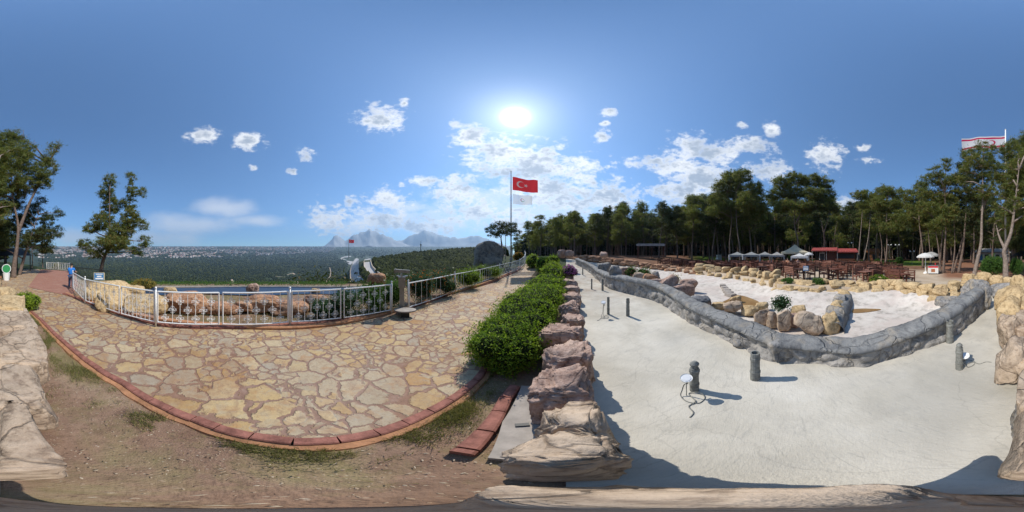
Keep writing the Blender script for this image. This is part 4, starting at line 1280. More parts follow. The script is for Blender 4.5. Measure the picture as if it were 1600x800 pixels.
# puddle and stepping stones
m, nt, out = new_mat('brown_water'); g = G(nt)
g.ln(g.bsdf(g.ramp(g.noise(g.pos(), 1.5, 5), [(0.3, (0.22, 0.12, 0.045)), (0.7, (0.32, 0.20, 0.09))]), 0.25, None, 0, 0.4), out.inputs[0]); M['puddle'] = m
b = MB()
pp = [pz(x, y, 0.02) for x, y in ((1124, 474), (1140, 466), (1146, 461), (1160, 462), (1176, 467), (1190, 474), (1192, 479), (1180, 482), (1160, 480), (1140, 478))]
pp = catmull(pp + [pp[0]], 5)[:-1]
b.add([(q.x, q.y, 0.022) for q in pp], [tuple(range(len(pp)))[::-1]])
tag(b.build('water', M['puddle']), kind='structure')
b = MB()
pp = catmull([pz(x, y, 0.02) for x, y in ((1332, 483), (1352, 482), (1376, 483), (1368, 486), (1334, 489), (1332, 483))], 5)[:-1]
b.add([(q.x, q.y, 0.022) for q in pp], [tuple(range(len(pp)))[::-1]])
tag(b.build('water', M['puddle']), kind='structure')
for i, (x, y) in enumerate([(1129, 445.5), (1132, 449), (1135, 452.5), (1138, 456), (1141.5, 460)]):
    q = pz(x, y, 0.12)
    b = MB(); b.box((0, 0, 0), (0.62, 0.42, 0.16), R(20 + 8 * i), 0.94)
    o = b.build('stepping_stone', M['slab'], loc=(q.x, q.y, 0.10))
    tag(o, ['flat grey stepping slab highest by the tan rim', 'second grey stepping slab down from the tan rim', 'middle grey stepping slab in the dry pool', 'fourth grey stepping slab, next to the last', 'lowest grey stepping slab at the brown puddle'][i], 'stepping stone', 'grey slabs stepping down into the pool')

# ---------------------------------------------------------------- tan rim rocks
RIMROCK = []
rd = random.Random(44)
rocks_rim = []
def rimrow(p0, p1, row, mt, wpx, dz, zoff, hh):
    p = p0
    while p < p1:
        w_ = wpx * rd.uniform(0.7, 1.35)
        rr_ = rim_r((p + w_ / 2 - 800) * 0.225) + row * 0.36 + 0.12
        s_, c_ = unit(p + w_ / 2)
        w = 2 * rr_ * math.tan(R(w_ * 0.225 / 2)) * 1.15
        x, y = rr_ * s_, rr_ * c_
        zb = float(g0(x, y)) + zoff + dz * row
        h = hh * rd.uniform(0.85, 1.5)
        az = R((p + w_ / 2 - 800) * 0.225)
        rocks_rim.append((p + w_ / 2, rr_, (x, y, zb + h * 0.4), (w, w * rd.uniform(0.7, 1.0), h), mt, -az + rd.uniform(-0.5, 0.5)))
        p += w_ * 0.92
for row_, (w_, h_) in enumerate(((13, 0.5), (13, 0.5), (12, 0.42))):
    rimrow(905, 1086, row_, 'rock_red', w_, 0.27, 0.05, h_)
for row_, (w_, h_) in enumerate(((15, 0.46), (15, 0.46), (14, 0.46), (14, 0.42))):
    rimrow(1086, 1215, row_, 'rock_tan', w_, 0.29, 0.06, h_)
for row_, (w_, h_) in enumerate(((22, 0.5), (23, 0.5), (24, 0.42))):
    rimrow(1210, 1340, row_, 'rock_tan', w_, 0.21, 0.06, h_)
for row_, (w_, h_) in enumerate(((20, 0.46), (20, 0.46), (20, 0.42))):
    rimrow(1336, 1500, row_, 'rock_tan', w_, 0.22, 0.04, h_)
LM = [(905, 'the far end of the channel'), (1000, 'the flowering planter'), (1090, 'the stepping slabs'), (1160, 'the brown puddle'), (1220, 'the rose bush'), (1259, 'the blue and white sign'), (1330, 'the pool divider'), (1400, 'the lime bushes'), (1450, 'the snack cart'), (1500, 'the cement wall head')]
ORD = ['first', 'second', 'third', 'fourth', 'fifth', 'sixth', 'seventh', 'eighth', 'ninth', 'tenth', 'eleventh', 'twelfth', 'thirteenth', 'fourteenth', 'fifteenth', 'sixteenth', 'seventeenth', 'eighteenth', 'nineteenth', 'twentieth', 'twenty-first', 'twenty-second', 'twenty-third', 'twenty-fourth', 'twenty-fifth', 'twenty-sixth', 'twenty-seventh', 'twenty-eighth', 'twenty-ninth', 'thirtieth']
def name_all(items, desc, lms):
    """items: (azimuth px, object). Gives each a label by its place beside the nearest landmark"""
    by = {}
    for px_, o in items:
        j = min(range(len(lms)), key=lambda k: abs(lms[k][0] - px_))
        by.setdefault((j, px_ >= lms[j][0]), []).append((abs(px_ - lms[j][0]), o))
    for (j, right), lst in by.items():
        lst.sort(key=lambda t: t[0])
        for k, (_, o) in enumerate(lst):
            o['label'] = '%s, %s to the %s of %s' % (desc, ORD[min(k, 29)] if len(lst) > 1 else 'just', 'right' if right else 'left', lms[j][1])
items = {}
for i, (p, rr_, loc, sz, mt, rz) in enumerate(rocks_rim):
    W, F = rock_mesh('r', sz, 300 + i, 3 if rr_ > 9.5 else 4, 0.5, 8, 0.05, rz)
    o = np_mesh('rim_rock', W, F, M[mt], smooth=True); o.location = loc
    tag(o, 'x', 'rock', 'rocks edging the dry pools')
    items.setdefault(mt, []).append((p, o))
name_all(items['rock_tan'], 'tan rim rock', LM)
name_all(items['rock_red'], 'reddish rim rock', LM)
# single big tan rocks standing out of the rim
for i, (a, b_, c_, d, mt, lb, zb) in enumerate([
    (1228, 1253, 436, 452, 'rock_tan', 'pointed tan rock between the two round bushes at the terrace edge', 0.35),
    (1504, 1530, 427, 448, 'rock_tan', 'rounded tan boulder on the rim above the cement wall head', 0.4),
    (1526, 1550, 425, 446, 'rock_tan', 'domed tan boulder in front of the leaning pale trunk', 0.4),
    (1546, 1568, 430, 449, 'rock_tan', 'creased tan boulder in front of the big round shrub', 0.4),
    (1564, 1584, 433, 452, 'rock_tan', 'small tan boulder at the foot of the curved pine', 0.4),
    (1578, 1602, 430, 470, 'rock_tan', 'tall tan boulder at the right hand end of the rim', 0.2),
    (1338, 1352, 437, 452, 'rock_tan', 'tan rock standing beside the left lime bush', 0.35),
    (1366, 1380, 433, 450, 'rock_tan', 'upright tan rock between the lime bushes', 0.35),
    (1382, 1402, 436, 452, 'rock_tan', 'tan rock at the foot of the right lime bush', 0.35)]):
    rock_px(a, b_, c_, d, mt, lb, 500 + i, zb, sub=4, box=0.62, cuts=4)

# ---------------------------------------------------------------- foliage helpers
def leaf_cloud(lobes, n, size, seed, shell=0.72, aspect=0.5, droop=0.0, bumpy=0.22, zmin=None):
    """leaf-sized faces spread through the outer shell of ellipsoid lobes: (c, r(3,))"""
    rg_ = np.random.default_rng(seed)
    vol = np.array([(l[1][0] * l[1][1] + l[1][1] * l[1][2] + l[1][0] * l[1][2]) for l in lobes]); vol = vol / vol.sum()
    Cs = []
    for k, (c, r) in enumerate(lobes):
        m_ = max(8, int(n * vol[k]))
        d = rg_.normal(0, 1, (m_, 3)); d /= np.linalg.norm(d, axis=1, keepdims=True)
        off = k * 7.3 + seed
        b_ = 1 + bumpy * (np.sin(d[:, 0] * 7 + off) * np.sin(d[:, 1] * 8 + 2 * off) + 0.7 * np.sin(d[:, 2] * 11 + off) * np.sin(d[:, 0] * 13 - off)) * 0.6
        rad = (shell + (1 - shell) * rg_.uniform(0, 1, m_) ** 0.6) * b_
        P_ = np.array(c) + d * rad[:, None] * np.array(r)
        Cs.append(P_)
    P_ = np.concatenate(Cs)
    if zmin is not None: P_ = P_[P_[:, 2] > zmin]
    return leaves_at(P_, size, rg_, aspect)
def leaves_at(P_, size, rg_, aspect=0.5):
    m_ = len(P_)
    a = rg_.normal(0, 1, (m_, 3)); a /= np.linalg.norm(a, axis=1, keepdims=True)
    b_ = rg_.normal(0, 1, (m_, 3)); b_ -= (a * b_).sum(1, keepdims=True) * a; b_ /= np.linalg.norm(b_, axis=1, keepdims=True)
    s = (size * rg_.uniform(0.6, 1.3, (m_, 1)))
    a = a * s; b_ = b_ * s * aspect
    V = np.stack([P_ - a, P_ + b_ * 0.9 - a * 0.1, P_ + a, P_ - b_ * 0.9 - a * 0.1], 1).reshape(-1, 3)
    F = np.arange(4 * m_).reshape(-1, 4)
    return V, F
def core_mesh(lobes, k=0.80, seed=0):
    Vs = []; Fs = []; n0 = 0
    V0, F0 = ICO[3]
    for i, (c, r) in enumerate(lobes):
        W = V0 * np.array(r) * k
        W = W * (1 + 0.12 * np.sin(V0[:, :1] * 6 + i + seed) * np.sin(V0[:, 1:2] * 7 + seed))
        Vs.append(W + np.array(c)); Fs.append(F0 + n0); n0 += len(V0)
    return np.concatenate(Vs), np.concatenate(Fs)
def bush(name, base, lobes, n, size, mat, label, cat='bush', group=None, seed=1, flowers=None, **kw):
    if name == 'hedge_shrub': kw.setdefault('bumpy', 0.42)
    """lobes relative to base"""
    e = empty(name, base)
    tag(e, label, cat, group)
    V, F = leaf_cloud(lobes, n, size, seed, zmin=-0.02, **kw)
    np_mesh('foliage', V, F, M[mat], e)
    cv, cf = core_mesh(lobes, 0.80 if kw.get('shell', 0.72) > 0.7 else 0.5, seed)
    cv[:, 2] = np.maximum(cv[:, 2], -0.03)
    np_mesh('twigs', cv, cf, M['core'], e, smooth=True)  # solid near-black core blob under the leaf shell
    if flowers:
        fm, fn, fs = flowers
        top = [(c, (r[0] * 1.04, r[1] * 1.04, r[2] * 1.06)) for c, r in lobes]
        V, F = leaf_cloud(top, fn, fs, seed + 5, shell=0.95, aspect=0.8, zmin=0.1)
        o = np_mesh('blossom', V, F, M[fm], e)
    return e
# the long clipped hedge between path and wall: clump after clump
def hedge_clump(pxl, pxr, d, ztop, dep, label, n, size, seed, mat='hedge'):
    pc = (pxl + pxr) / 2
    s_, c_ = unit(pc)
    x, y = d * s_, d * c_
    zg = float(g0(x, y))
    w = d * math.tan(R((pxr - pxl) * 0.225 / 2))
    rd_ = random.Random(seed)
    h = ztop - zg
    lob = [((0, 0, h * 0.45), (w, dep, h * 0.56))]
    for k in range(7):
        a = rd_.uniform(0, 2 * PI)
        lob.append(((math.cos(a) * w * 0.5, math.sin(a) * dep * 0.55, h * rd_.uniform(0.40, 0.70)), (w * 0.5, dep * 0.5, h * 0.34)))
    return bush('hedge_shrub', (x, y, zg), lob, n, size, mat, label, 'shrub', 'rounded hedge shrubs between path and wall', seed)
hedge_clump(731, 848, 2.95, 0.92, 0.52, 'largest nearest clipped green shrub beside the pitted boulders', 15000, 0.026, 1)
hedge_clump(745, 862, 3.7, 0.98, 0.66, 'dense green shrub joined behind the nearest hedge clump', 14000, 0.026, 2)
hedge_clump(766, 868, 4.75, 1.02, 0.75, 'broad green shrub in the middle of the hedge', 12000, 0.03, 3)
hedge_clump(785, 878, 6.0, 1.05, 0.85, 'green shrub two clumps before the rounded pair of the hedge', 10000, 0.035, 4)
hedge_clump(803, 884, 7.4, 1.08, 0.95, 'green shrub of the hedge next to the low flat boulders', 9000, 0.04, 5)
hedge_clump(824, 886, 9.2, 1.1, 1.0, 'green shrub of the hedge before the gap', 8000, 0.045, 6)
hedge_clump(844, 886, 11.6, 1.62, 0.95, 'big rounded green dome of the hedge after the gap', 6000, 0.055, 7)
hedge_clump(847, 882, 14.2, 1.85, 1.0, 'lime green dome with purple flowers beside it', 5000, 0.06, 8, 'lime')
hedge_clump(837, 862, 17.5, 2.25, 1.1, 'rounded shrub at the bend of the far path', 4000, 0.07, 9)
hedge_clump(822, 842, 21.0, 2.55, 1.1, 'farthest low clipped shrub beside the end of the path', 3000, 0.08, 10, 'lime')
hedge_clump(855, 874, 20.0, 2.45, 1.1, 'far low shrub behind the lime green dome', 3000, 0.08, 11)
hedge_clump(737, 856, 3.3, 0.95, 0.6, 'green shrub wedged between the first two hedge clumps', 9000, 0.026, 13)
hedge_clump(776, 874, 5.4, 1.04, 0.8, 'green shrub filling the hedge before its sixth clump', 7000, 0.033, 14)
hedge_clump(795, 882, 6.7, 1.07, 0.9, 'green shrub in the hedge by the lowest boulders', 6000, 0.038, 15)
hedge_clump(835, 886, 10.3, 1.25, 1.0, 'green shrub closing the gap before the big dome', 5000, 0.05, 16)
q = pd(889, 405, 11.8)
bush('flower_bush', (q.x, q.y, 0.9), [((0, 0, 0.35), (0.45, 0.4, 0.4)), ((0.35, 0.1, 0.2), (0.35, 0.3, 0.3))], 900, 0.05, 'bush', 'purple flowering bush hanging over the far wall boulders', 'flower bush', seed=12, flowers=('petalpurple', 1500, 0.045))

# lime bush on the left and others set by direction
def bush_px(name, x0, x1, y0, y1, mat, label, n, size, seed, zb=None, f=g0, group=None, flowers=None, cat='bush', lob_n=6, **kw):
    if zb is None:
        q = march((x0 + x1) / 2, y1, f); zb = q.z; d = math.hypot(q.x, q.y)
    else: d = (zb - EYE) / tane(y1)
    w = d * math.tan(R((x1 - x0) * 0.225 / 2))
    dc = d + w * 0.6
    h = max(0.2, EYE + dc * tane(y0) - zb)
    w *= dc / d
    s_, c_ = unit((x0 + x1) / 2)
    rd_ = random.Random(seed)
    lob = [((0, 0, h * 0.5), (w * 0.85, w * 0.75, h * 0.5))]
    for k in range(lob_n):
        a = rd_.uniform(0, 2 * PI)
        lob.append(((math.cos(a) * w * 0.5, math.sin(a) * w * 0.4, h * rd_.uniform(0.35, 0.68)), (w * 0.5, w * 0.45, h * 0.32)))
    return bush(name, (dc * s_, dc * c_, zb), lob, n, size, mat, label, cat, group, seed, flowers, **kw)
bush_px('round_bush', 12, 66, 457, 491, 'lime', 'bright lime green low bush beside the boulder wall and path', 9000, 0.035, 31)
bush_px('round_bush', 1218, 1246, 434, 450, 'bush', 'left round green bush beside the blue and white sign', 5000, 0.04, 32, zb=0.42)
bush_px('round_bush', 1262, 1296, 434, 452, 'bush', 'round green bush just right of the blue and white sign', 5000, 0.04, 33, zb=0.42)
bush_px('round_bush', 1353, 1392, 429, 448, 'hedge', 'wide bright green bush at the rim beyond the pool', 5000, 0.04, 34, zb=0.42)
bush_px('round_bush', 1386, 1410, 429, 443, 'hedge', 'small bright green bush at the right of the wide one', 4000, 0.04, 35, zb=0.42)
bush_px('rose_bush', 1200, 1242, 462, 493, 'rose', 'loose dark rose bush with white blooms between pool rocks', 700, 0.05, 36, zb=0.1, flowers=('petalwhite', 30, 0.04), shell=0.4, bumpy=0.5)
bush_px('flowering_plant', 974, 998, 414, 436, 'bush', 'leafy planter plant with pink flowers beside the wall bend', 1500, 0.06, 37, zb=0.35, flowers=('petalpink', 120, 0.05), shell=0.5, bumpy=0.4)
bush_px('flowering_plant', 992, 1022, 416, 438, 'bush', 'green planter plant with pale pink flowers by the brown rock', 1500, 0.06, 38, zb=0.35, flowers=('petalpink', 90, 0.05), shell=0.5, bumpy=0.4)
bush_px('dry_plant', 1046, 1068, 428, 446, 'dry', 'yellow green wilting plant in the pink rock planter', 700, 0.05, 39, zb=0.4, shell=0.5, bumpy=0.5)

# ---------------------------------------------------------------- plants behind the fence
FP = [(486, 520, 470, 503, 'rose', 'green plant with white blooms behind the third fence panel', ('petalwhite', 110, 0.035)),
      (516, 562, 452, 501, 'rose', 'dark green plant with white blooms behind the fence', ('petalwhite', 60, 0.035)),
      (556, 600, 446, 494, 'bush', 'bushy green plant behind the fence near the telescope', ('petalwhite', 30, 0.035)),
      (590, 624, 438, 488, 'bush', 'tall green plant behind the fence left of the telescope', ('petalwhite', 30, 0.035)),
      (636, 672, 428, 478, 'rose', 'dark shrub with orange flowers just right of the telescope', ('petalorange', 260, 0.04)),
      (668, 712, 424, 468, 'rose', 'long dark shrub with orange flowers behind the fence', ('petalorange', 260, 0.04)),
      (715, 748, 420, 455, 'hedge', 'yellow green shrub behind the fence after the orange flowers', None),
      (742, 778, 416, 442, 'hedge', 'yellow green shrub before the latticed fence part', ('petalwhite', 40, 0.05))]
for i, (a, b_, c_, d, mt, lb, fl) in enumerate(FP):
    bush_px('garden_plant', a - 6, b_ + 8, c_ - 3, d - 1, mt, lb, 7000, 0.036, 60 + i, flowers=fl, group='plants growing behind the white fence', cat='plant', shell=0.5, bumpy=0.6, lob_n=10)
bush_px('dry_bush', 200, 248, 435, 456, 'dry', 'yellowish dry bush beyond the big tan rocks', 3000, 0.05, 70, zb=-0.1, shell=0.6, bumpy=0.4)
bush_px('flower_bush', 800, 818, 394, 409, 'dry', 'orange and green low bush inside the far fence bend', 2500, 0.07, 71, f=lambda x, y: g0(x, y) + 0.2, flowers=('petalorange', 150, 0.07))

# rocks behind the fence
BR = [
 (136, 205, 440, 474, 'rock_tan', 'broad smooth tan boulder behind the first fence panel', 0.0),
 (186, 226, 447, 470, 'rock_tan', 'tan boulder leaning behind the broad smooth one', 0.0),
 (150, 196, 458, 488, 'rock_tan', 'tan boulder low behind the first fence panel', 0.0),
 (196, 262, 461, 492, 'rock_tan', 'rounded tan boulder behind the fence post between panels', 0.0),
 (258, 322, 458, 492, 'rock_red', 'layered reddish boulder behind the second fence panel', 0.0),
 (318, 372, 470, 492, 'rock_red', 'low reddish boulder in the middle of the second panel', 0.0),
 (366, 394, 472, 490, 'rock_red', 'small red rock under the standing stone', 0.0),
 (388, 436, 462, 490, 'rock_red', 'reddish boulder with a flat top below the standing stone', 0.0),
 (424, 480, 471, 494, 'rock_red', 'low reddish boulder behind the fence post', 0.0),
 (476, 524, 462, 486, 'rock_red', 'flat red boulder left of the white flowering plants', 0.0),
 (384, 404, 443, 458, 'rock_pink', 'small pointed stone balanced at the pond edge', 0.05),
 (252, 278, 449, 458, 'rock_tan', 'flat tan stone lying beyond the pond', 0.0),
 (486, 500, 450, 458, 'rock_tan', 'small brown stone at the far pond edge', 0.0),
 (575, 602, 427, 446, 'rock_red', 'brown boulder seen over the fence left of the telescope', 0.0),
 (741, 789, 379, 428, 'rock_boulder', 'huge smooth grey boulder under the lone pine', None),
 (782, 793, 402, 413, 'rock_dark', 'black rock on the white stones behind the fence', 0.25),
 (762, 780, 404, 420, 'rock_pale', 'whitish broken rock at the foot of the huge boulder', 0.2),
 (774, 792, 398, 410, 'rock_pale', 'whitish rock under the lone pine', 0.4),
 (1026, 1027, 400, 401, None, '', 0),
]
for i, (a, b_, c_, d, mt, lb, zb) in enumerate(BR):
    if mt is None: continue
    if zb is None:
        s_, c2 = unit((a + b_) / 2)
        dist = 23.0
        w = 2 * dist * math.tan(R((b_ - a) * 0.225 / 2))
        zt = EYE + dist * tane(c_); z0 = EYE + dist * tane(d) - 1.0
        rock('boulder', (dist * s_, dist * c2, (zt + z0) / 2), (w * 1.1, w * 0.8, (zt - z0) * 1.08), 777, mt, lb, None, 5, rz=R(30), box=0.8, cuts=6, rough=0.03)
    else:
        rock_px(a, b_, c_, d, mt, lb, 600 + i, zb, sub=5 if a < 520 else 4, box=0.6, cuts=4, rough=0.05)
for i, (a, b_, c_, d, lb) in enumerate([(872, 884, 391, 402, 'pinkish rock pile stone highest behind the lime green dome'), (883, 896, 392, 404, 'squarish pinkish stone behind the far channel wall'), (937, 948, 394, 402, 'lone round rock under the trees beyond the channel')]):
    rock_px(a, b_, c_, d, 'rock_pink', lb, 650 + i, 2.1, sub=3) if False else rock('boulder', tuple(pd((a + b_) / 2, (c_ + d) / 2, 20)), (20 * R((b_ - a) * .225) * 1.1, 1.0, 20 * R((d - c_) * .225) * 1.2), 650 + i, 'rock_pink', lb, None, 3)

# dirt bank under the garden behind the fence: low mound
# ---------------------------------------------------------------- white fence
def spiral(b, c, u, v, r0, turn, rad):
    """one curl in the plane u, v from centre c outwards"""
    pts = []
    for k in range(9):
        t = k / 8
        a = turn * t * 1.5 * PI
        r = r0 * (1 - 0.62 * t)
        pts.append(c + u * (r0 * 0.0 + r * math.cos(a)) + v * (r * math.sin(a)))
    b.tube(pts, rad, 4)
def scroll_motif(b, c, t, s=1.0):
    up = Vector((0, 0, 1))
    for sx in (-1, 1):
        for sz in (-1, 1):
            u = t * sx; w = up * sz
            # two curls per quadrant: an upright one near the bar and a flat outer one
            st = [c, c + u * 0.035 * s + w * 0.035 * s, c + u * 0.05 * s + w * 0.085 * s, c + u * 0.035 * s + w * 0.115 * s, c + u * 0.012 * s + w * 0.105 * s, c + u * 0.018 * s + w * 0.085 * s]
            b.tube(st, 0.006, 4)
            st = [c, c + u * 0.05 * s + w * 0.02 * s, c + u * 0.095 * s + w * 0.04 * s, c + u * 0.12 * s + w * 0.02 * s, c + u * 0.105 * s + w * 0.002 * s, c + u * 0.088 * s + w * 0.015 * s]
            b.tube(st, 0.006, 4)
    b.tube([c - up * 0.03, c + up * 0.03], 0.013, 6)
_sm = MB(); scroll_motif(_sm, Vector((0, 0, 0)), Vector((1, 0, 0)))
SCROLL_ME = _sm.mesh('scroll_ornament'); SCROLL_ME.materials.append(M['white'])
def fence_panel(root, a, c, za, zc, H, nbars, style='scroll'):
    """a, c: plan ends; za, zc: foot heights"""
    d = Vector((c[0] - a[0], c[1] - a[1], 0)); L = d.length; t = d.normalized()
    b = MB()
    def P(s, h):
        f = s / L
        return Vector((a[0] + t.x * s, a[1] + t.y * s, za + (zc - za) * f + h))
    g1, g2 = 0.06, L - 0.06
    for h, r in ((H, 0.026), (0.10, 0.02)):
        b.tube([P(g1, h), P(L / 2, h), P(g2, h)], r, 6)
    for s in (g1, g2):
        b.tube([P(s, 0.08), P(s, H + 0.01)], 0.022, 6)
    o = b.build('panel_frame', M['white'], root)
    bb = MB(); sc = MB()
    for k in range(nbars):
        s = g1 + (g2 - g1) * (k + 1) / (nbars + 1)
        bb.tube([P(s, 0.1), P(s, H)], 0.0095, 5)
        if style == 'scroll':
            for h in ((0.28, 0.86) if k % 2 == 0 else (0.57,)):
                so = bpy.data.objects.new('scroll_ornament', SCROLL_ME); C.objects.link(so)
                so.location = P(s, H * h / 1.14); so.rotation_euler = (0, 0, math.atan2(t.y, t.x)); so.parent = o
                KIDS.setdefault(o.name, []).append(so)
        elif style == 'cross' and k < nbars:
            s2 = g1 + (g2 - g1) * (k + 2) / (nbars + 1)
            if k % 2 == 0: sc.tube([P(s, 0.1), P(s2, H)], 0.012, 4); sc.tube([P(s, H), P(s2, 0.1)], 0.012, 4)
    bb.build('bars', M['white'], o)
    if sc.v: sc.build('scrollwork', M['white'], o)
def fence_post(root, x, y, z, H, r=0.03):
    b = MB(); b.tube([(x, y, z - 0.05), (x, y, z + H)], r, 8)
    o = b.build('post', M['white'], root, smooth=True)
    c = MB(); c.lathe([(0.008, H), (r * 0.7, H + 0.01), (r * 1.25, H + 0.035), (r * 1.25, H + 0.055), (r * 0.8, H + 0.08), (0.005, H + 0.09)], (x, y, z), 8)
    c.build('ball_cap', M['white'], o, smooth=True)
def fp(px, py, z=0.10):
    q = march(px, py, lambda x, y: g0(x, y) + z); return (q.x, q.y, q.z)
FENCE = [  # runs of panels: list of (px, base y) posts, bars, style, label
 ([(114, 452), (133, 473)], 10, 'scroll', 'short white fence length the visitor in blue leans on'),
 ([(133, 473), (188, 493), (243.5, 508)], 7, 'scroll', 'white scrollwork fence length before the big tan boulders'),
 ([(243.5, 508), (345, 512), (453, 508.5)], 7, 'scroll', 'white scrollwork fence length before the reddish boulders and pond'),
 ([(453, 508.5), (535, 501), (612, 488)], 7, 'scroll', 'white scrollwork fence length before the white flowering plants'),
 ([(638, 484), (711, 457)], 9, 'plain', 'white barred fence length before the orange flowers'),
 ([(711, 457), (750, 443), (781, 432)], 10, 'plain', 'white fence length before the yellow green shrubs'),
 ([(781, 432), (800, 426.5), (812, 421)], 8, 'scroll', 'latticed white fence length below the huge grey boulder'),
 ([(812, 421), (819, 414), (821.5, 407), (820, 402)], 8, 'scroll', 'far white fence length curving uphill to the path end'),
]
for pts, nb_, sty, lb in FENCE:
    Q = [fp(*p) for p in pts]
    root = empty('white_fence', Q[0]); tag(root, lb, 'fence', 'white fence lengths along the viewing path')
    # children are laid out in world space, so the root only marks the foot
    inv = Vector(Q[0])
    n0 = len(KIDS.get(root.name, []))
    for i in range(len(Q) - 1):
        H = 1.13
        fence_panel(root, (Q[i][0] - inv.x, Q[i][1] - inv.y), (Q[i + 1][0] - inv.x, Q[i + 1][1] - inv.y), Q[i][2] - inv.z, Q[i + 1][2] - inv.z, H, nb_, sty)
    for i, q in enumerate(Q):
        if i == 0 or (i == len(Q) - 1 and lb.startswith(('far', 'white scrollwork fence length before the white', 'short'))) or (0 < i < len(Q) - 1 and False):
            if i == len(Q) - 1 and lb.startswith('short'): continue
            fence_post(root, q[0] - inv.x, q[1] - inv.y, q[2] - inv.z, 1.19)
# far white crossed fence by the plaza
Q = [fp(73, 421), fp(91, 422), fp(109, 424)]
root = empty('lattice_fence', Q[0]); tag(root, 'far white fence with crossed bars at the edge of the red plaza', 'fence')
inv = Vector(Q[0])
for i in range(2):
    fence_panel(root, (Q[i][0] - inv.x, Q[i][1] - inv.y), (Q[i + 1][0] - inv.x, Q[i + 1][1] - inv.y), Q[i][2] - inv.z, Q[i + 1][2] - inv.z, 1.15, 8, 'cross')
for q in Q: fence_post(root, q[0] - inv.x, q[1] - inv.y, q[2] - inv.z, 1.2)
# dark railing beyond the plaza
Q = [fp(112, 430), fp(128, 434), fp(150, 438), fp(172, 443)]
root = empty('dark_railing', Q[0]); tag(root, 'dark metal railing behind the visitor and the forked pine', 'railing')
inv = Vector(Q[0]); b = MB(); rl = MB()
for i in range(3):
    a, c = Vector(Q[i]) - inv, Vector(Q[i + 1]) - inv
    for h in (1.0, 0.15): rl.tube([a + Vector((0, 0, h)), c + Vector((0, 0, h))], 0.03, 5)
    for k in range(14):
        q = a.lerp(c, k / 14); b.tube([q + Vector((0, 0, 0.0)), q + Vector((0, 0, 1.0))], 0.015, 4)
rl.build('rail', M['black'], root); b.build('bars', M['black'], root)

# ---------------------------------------------------------------- coin telescope
s_, c_ = unit(628); T0 = Vector((6.35 * s_, 6.35 * c_, 0.0))
tf = R(-(628 - 800) * 0.225)
root = empty('coin_telescope', T0, tf); tag(root, 'grey coin telescope on a thick post beside the white fence', 'telescope')
b = MB(); b.box((0, 0, 0.06), (0.34, 0.3, 0.12)); b.box((0, 0, 0.60), (0.19, 0.18, 0.98), taper=0.97); b.build('post', M['metal'], root)
b = MB(); b.box((0, 0, 1.30), (0.27, 0.24, 0.42), taper=1.03); o = b.build('coin_box', M['metal'], root)
b = MB(); b.box((0.09, -0.128, 1.42), (0.03, 0.03, 0.06)); b.build('coin_slot', M['steel'], o)
b = MB(); b.tube([(-.02, 0, 1.52), (-.02, 0, 1.64)], 0.045, 8); b.tube([(-.17, 0, 1.545), (.2, 0, 1.545)], 0.02, 6); b.box((-.17, 0, 1.55), (0.07, 0.12, 0.03)); b.box((.17, -0.02, 1.55), (0.12, 0.12, 0.03)); b.build('yoke', M['steel'], root)
b = MB()
mt = Matrix.Rotation(R(4), 3, 'Y')
b.box((0.02, 0, 1.735), (0.56, 0.17, 0.12), M=mt); b.box((-0.25, 0, 1.75), (0.09, 0.20, 0.145), M=mt)
o = b.build('scope_body', M['metal'], root)
b = MB(); b.tube([(-.29, 0, 1.752), (-.32, 0, 1.754)], 0.055, 10); b.build('lens', M['black'], o)
b = MB(); 
pl = [(0.35 * math.cos(2 * PI * k / 18) * 1.15, 0.26 * math.sin(2 * PI * k / 18)) for k in range(18)]
b.add([(x + 0.12, y - 0.42, 0.26) for x, y in pl] + [(x + 0.12, y - 0.42, 0.31) for x, y in pl], [tuple(range(18))[::-1], tuple(range(18, 36))] + [(i, (i + 1) % 18, 18 + (i + 1) % 18, 18 + i) for i in range(18)])
o = b.build('step_plate', M['slab'], root)
b = MB(); b.box((0.12, -0.40, 0.13), (0.30, 0.24, 0.26)); b.build('step_foot', M['black'], root)

# ---------------------------------------------------------------- pipe posts with lamps
def pipe_post(px, py, h, r, label, cap=True, group='short grey pipe posts on the pool floor'):
    q = pg(px, py)
    root = empty('pipe_post', q); tag(root, label, 'pipe post', group)
    b = MB(); b.lathe([(r * 1.05, 0), (r * 1.05, h * 0.36), (r * 1.0, h * 0.38), (r * 0.97, h * 0.74), (r * 1.08, h * 0.76), (r * 1.08, h * 0.84), (r * 0.98, h * 0.86), (r, h), (r * 0.78, h), (r * 0.78, h - 0.06)] if cap else [(r, 0), (r, h), (r * 0.8, h), (r * 0.8, h - .05)], n=14)
    b.build('pipe', M['greypost'], root, smooth=False)
    b = MB(); b.lathe([(r * 0.9, h * 0.30), (r * 1.14, h * 0.305), (r * 1.14, h * 0.345), (r * 0.9, h * 0.35)], n=14); b.build('collar', M['greypost'], root)
    return root, q
r1, _ = pipe_post(1180, 594, 0.66, 0.075, 'open topped pipe post standing alone before the cement wall')
root, q85 = pipe_post(1085, 613, 0.56, 0.062, 'pipe post with a stacked valve top beside the nearest lamp')
b = MB(); b.lathe([(0.075, 0.48), (0.075, 0.52), (0.05, 0.56), (0.05, 0.62), (0.065, 0.63), (0.065, 0.655), (0.035, 0.69), (0.02, 0.70)], n=12); b.build('valve', M['greypost'], root)
pipe_post(1484, 535, 0.66, 0.09, 'thick pipe post close against the cement wall')
root, q99 = pipe_post(1499, 578, 0.56, 0.065, 'pipe post beside the second lamp near the wall')
b = MB(); b.lathe([(0.07, 0.48), (0.05, 0.56), (0.05, 0.60), (0.06, 0.62), (0.03, 0.66)], n=12); b.build('valve', M['greypost'], root)
pipe_post(950.5, 492, 0.72, 0.05, 'slim pipe post with a small lamp in the upper channel')
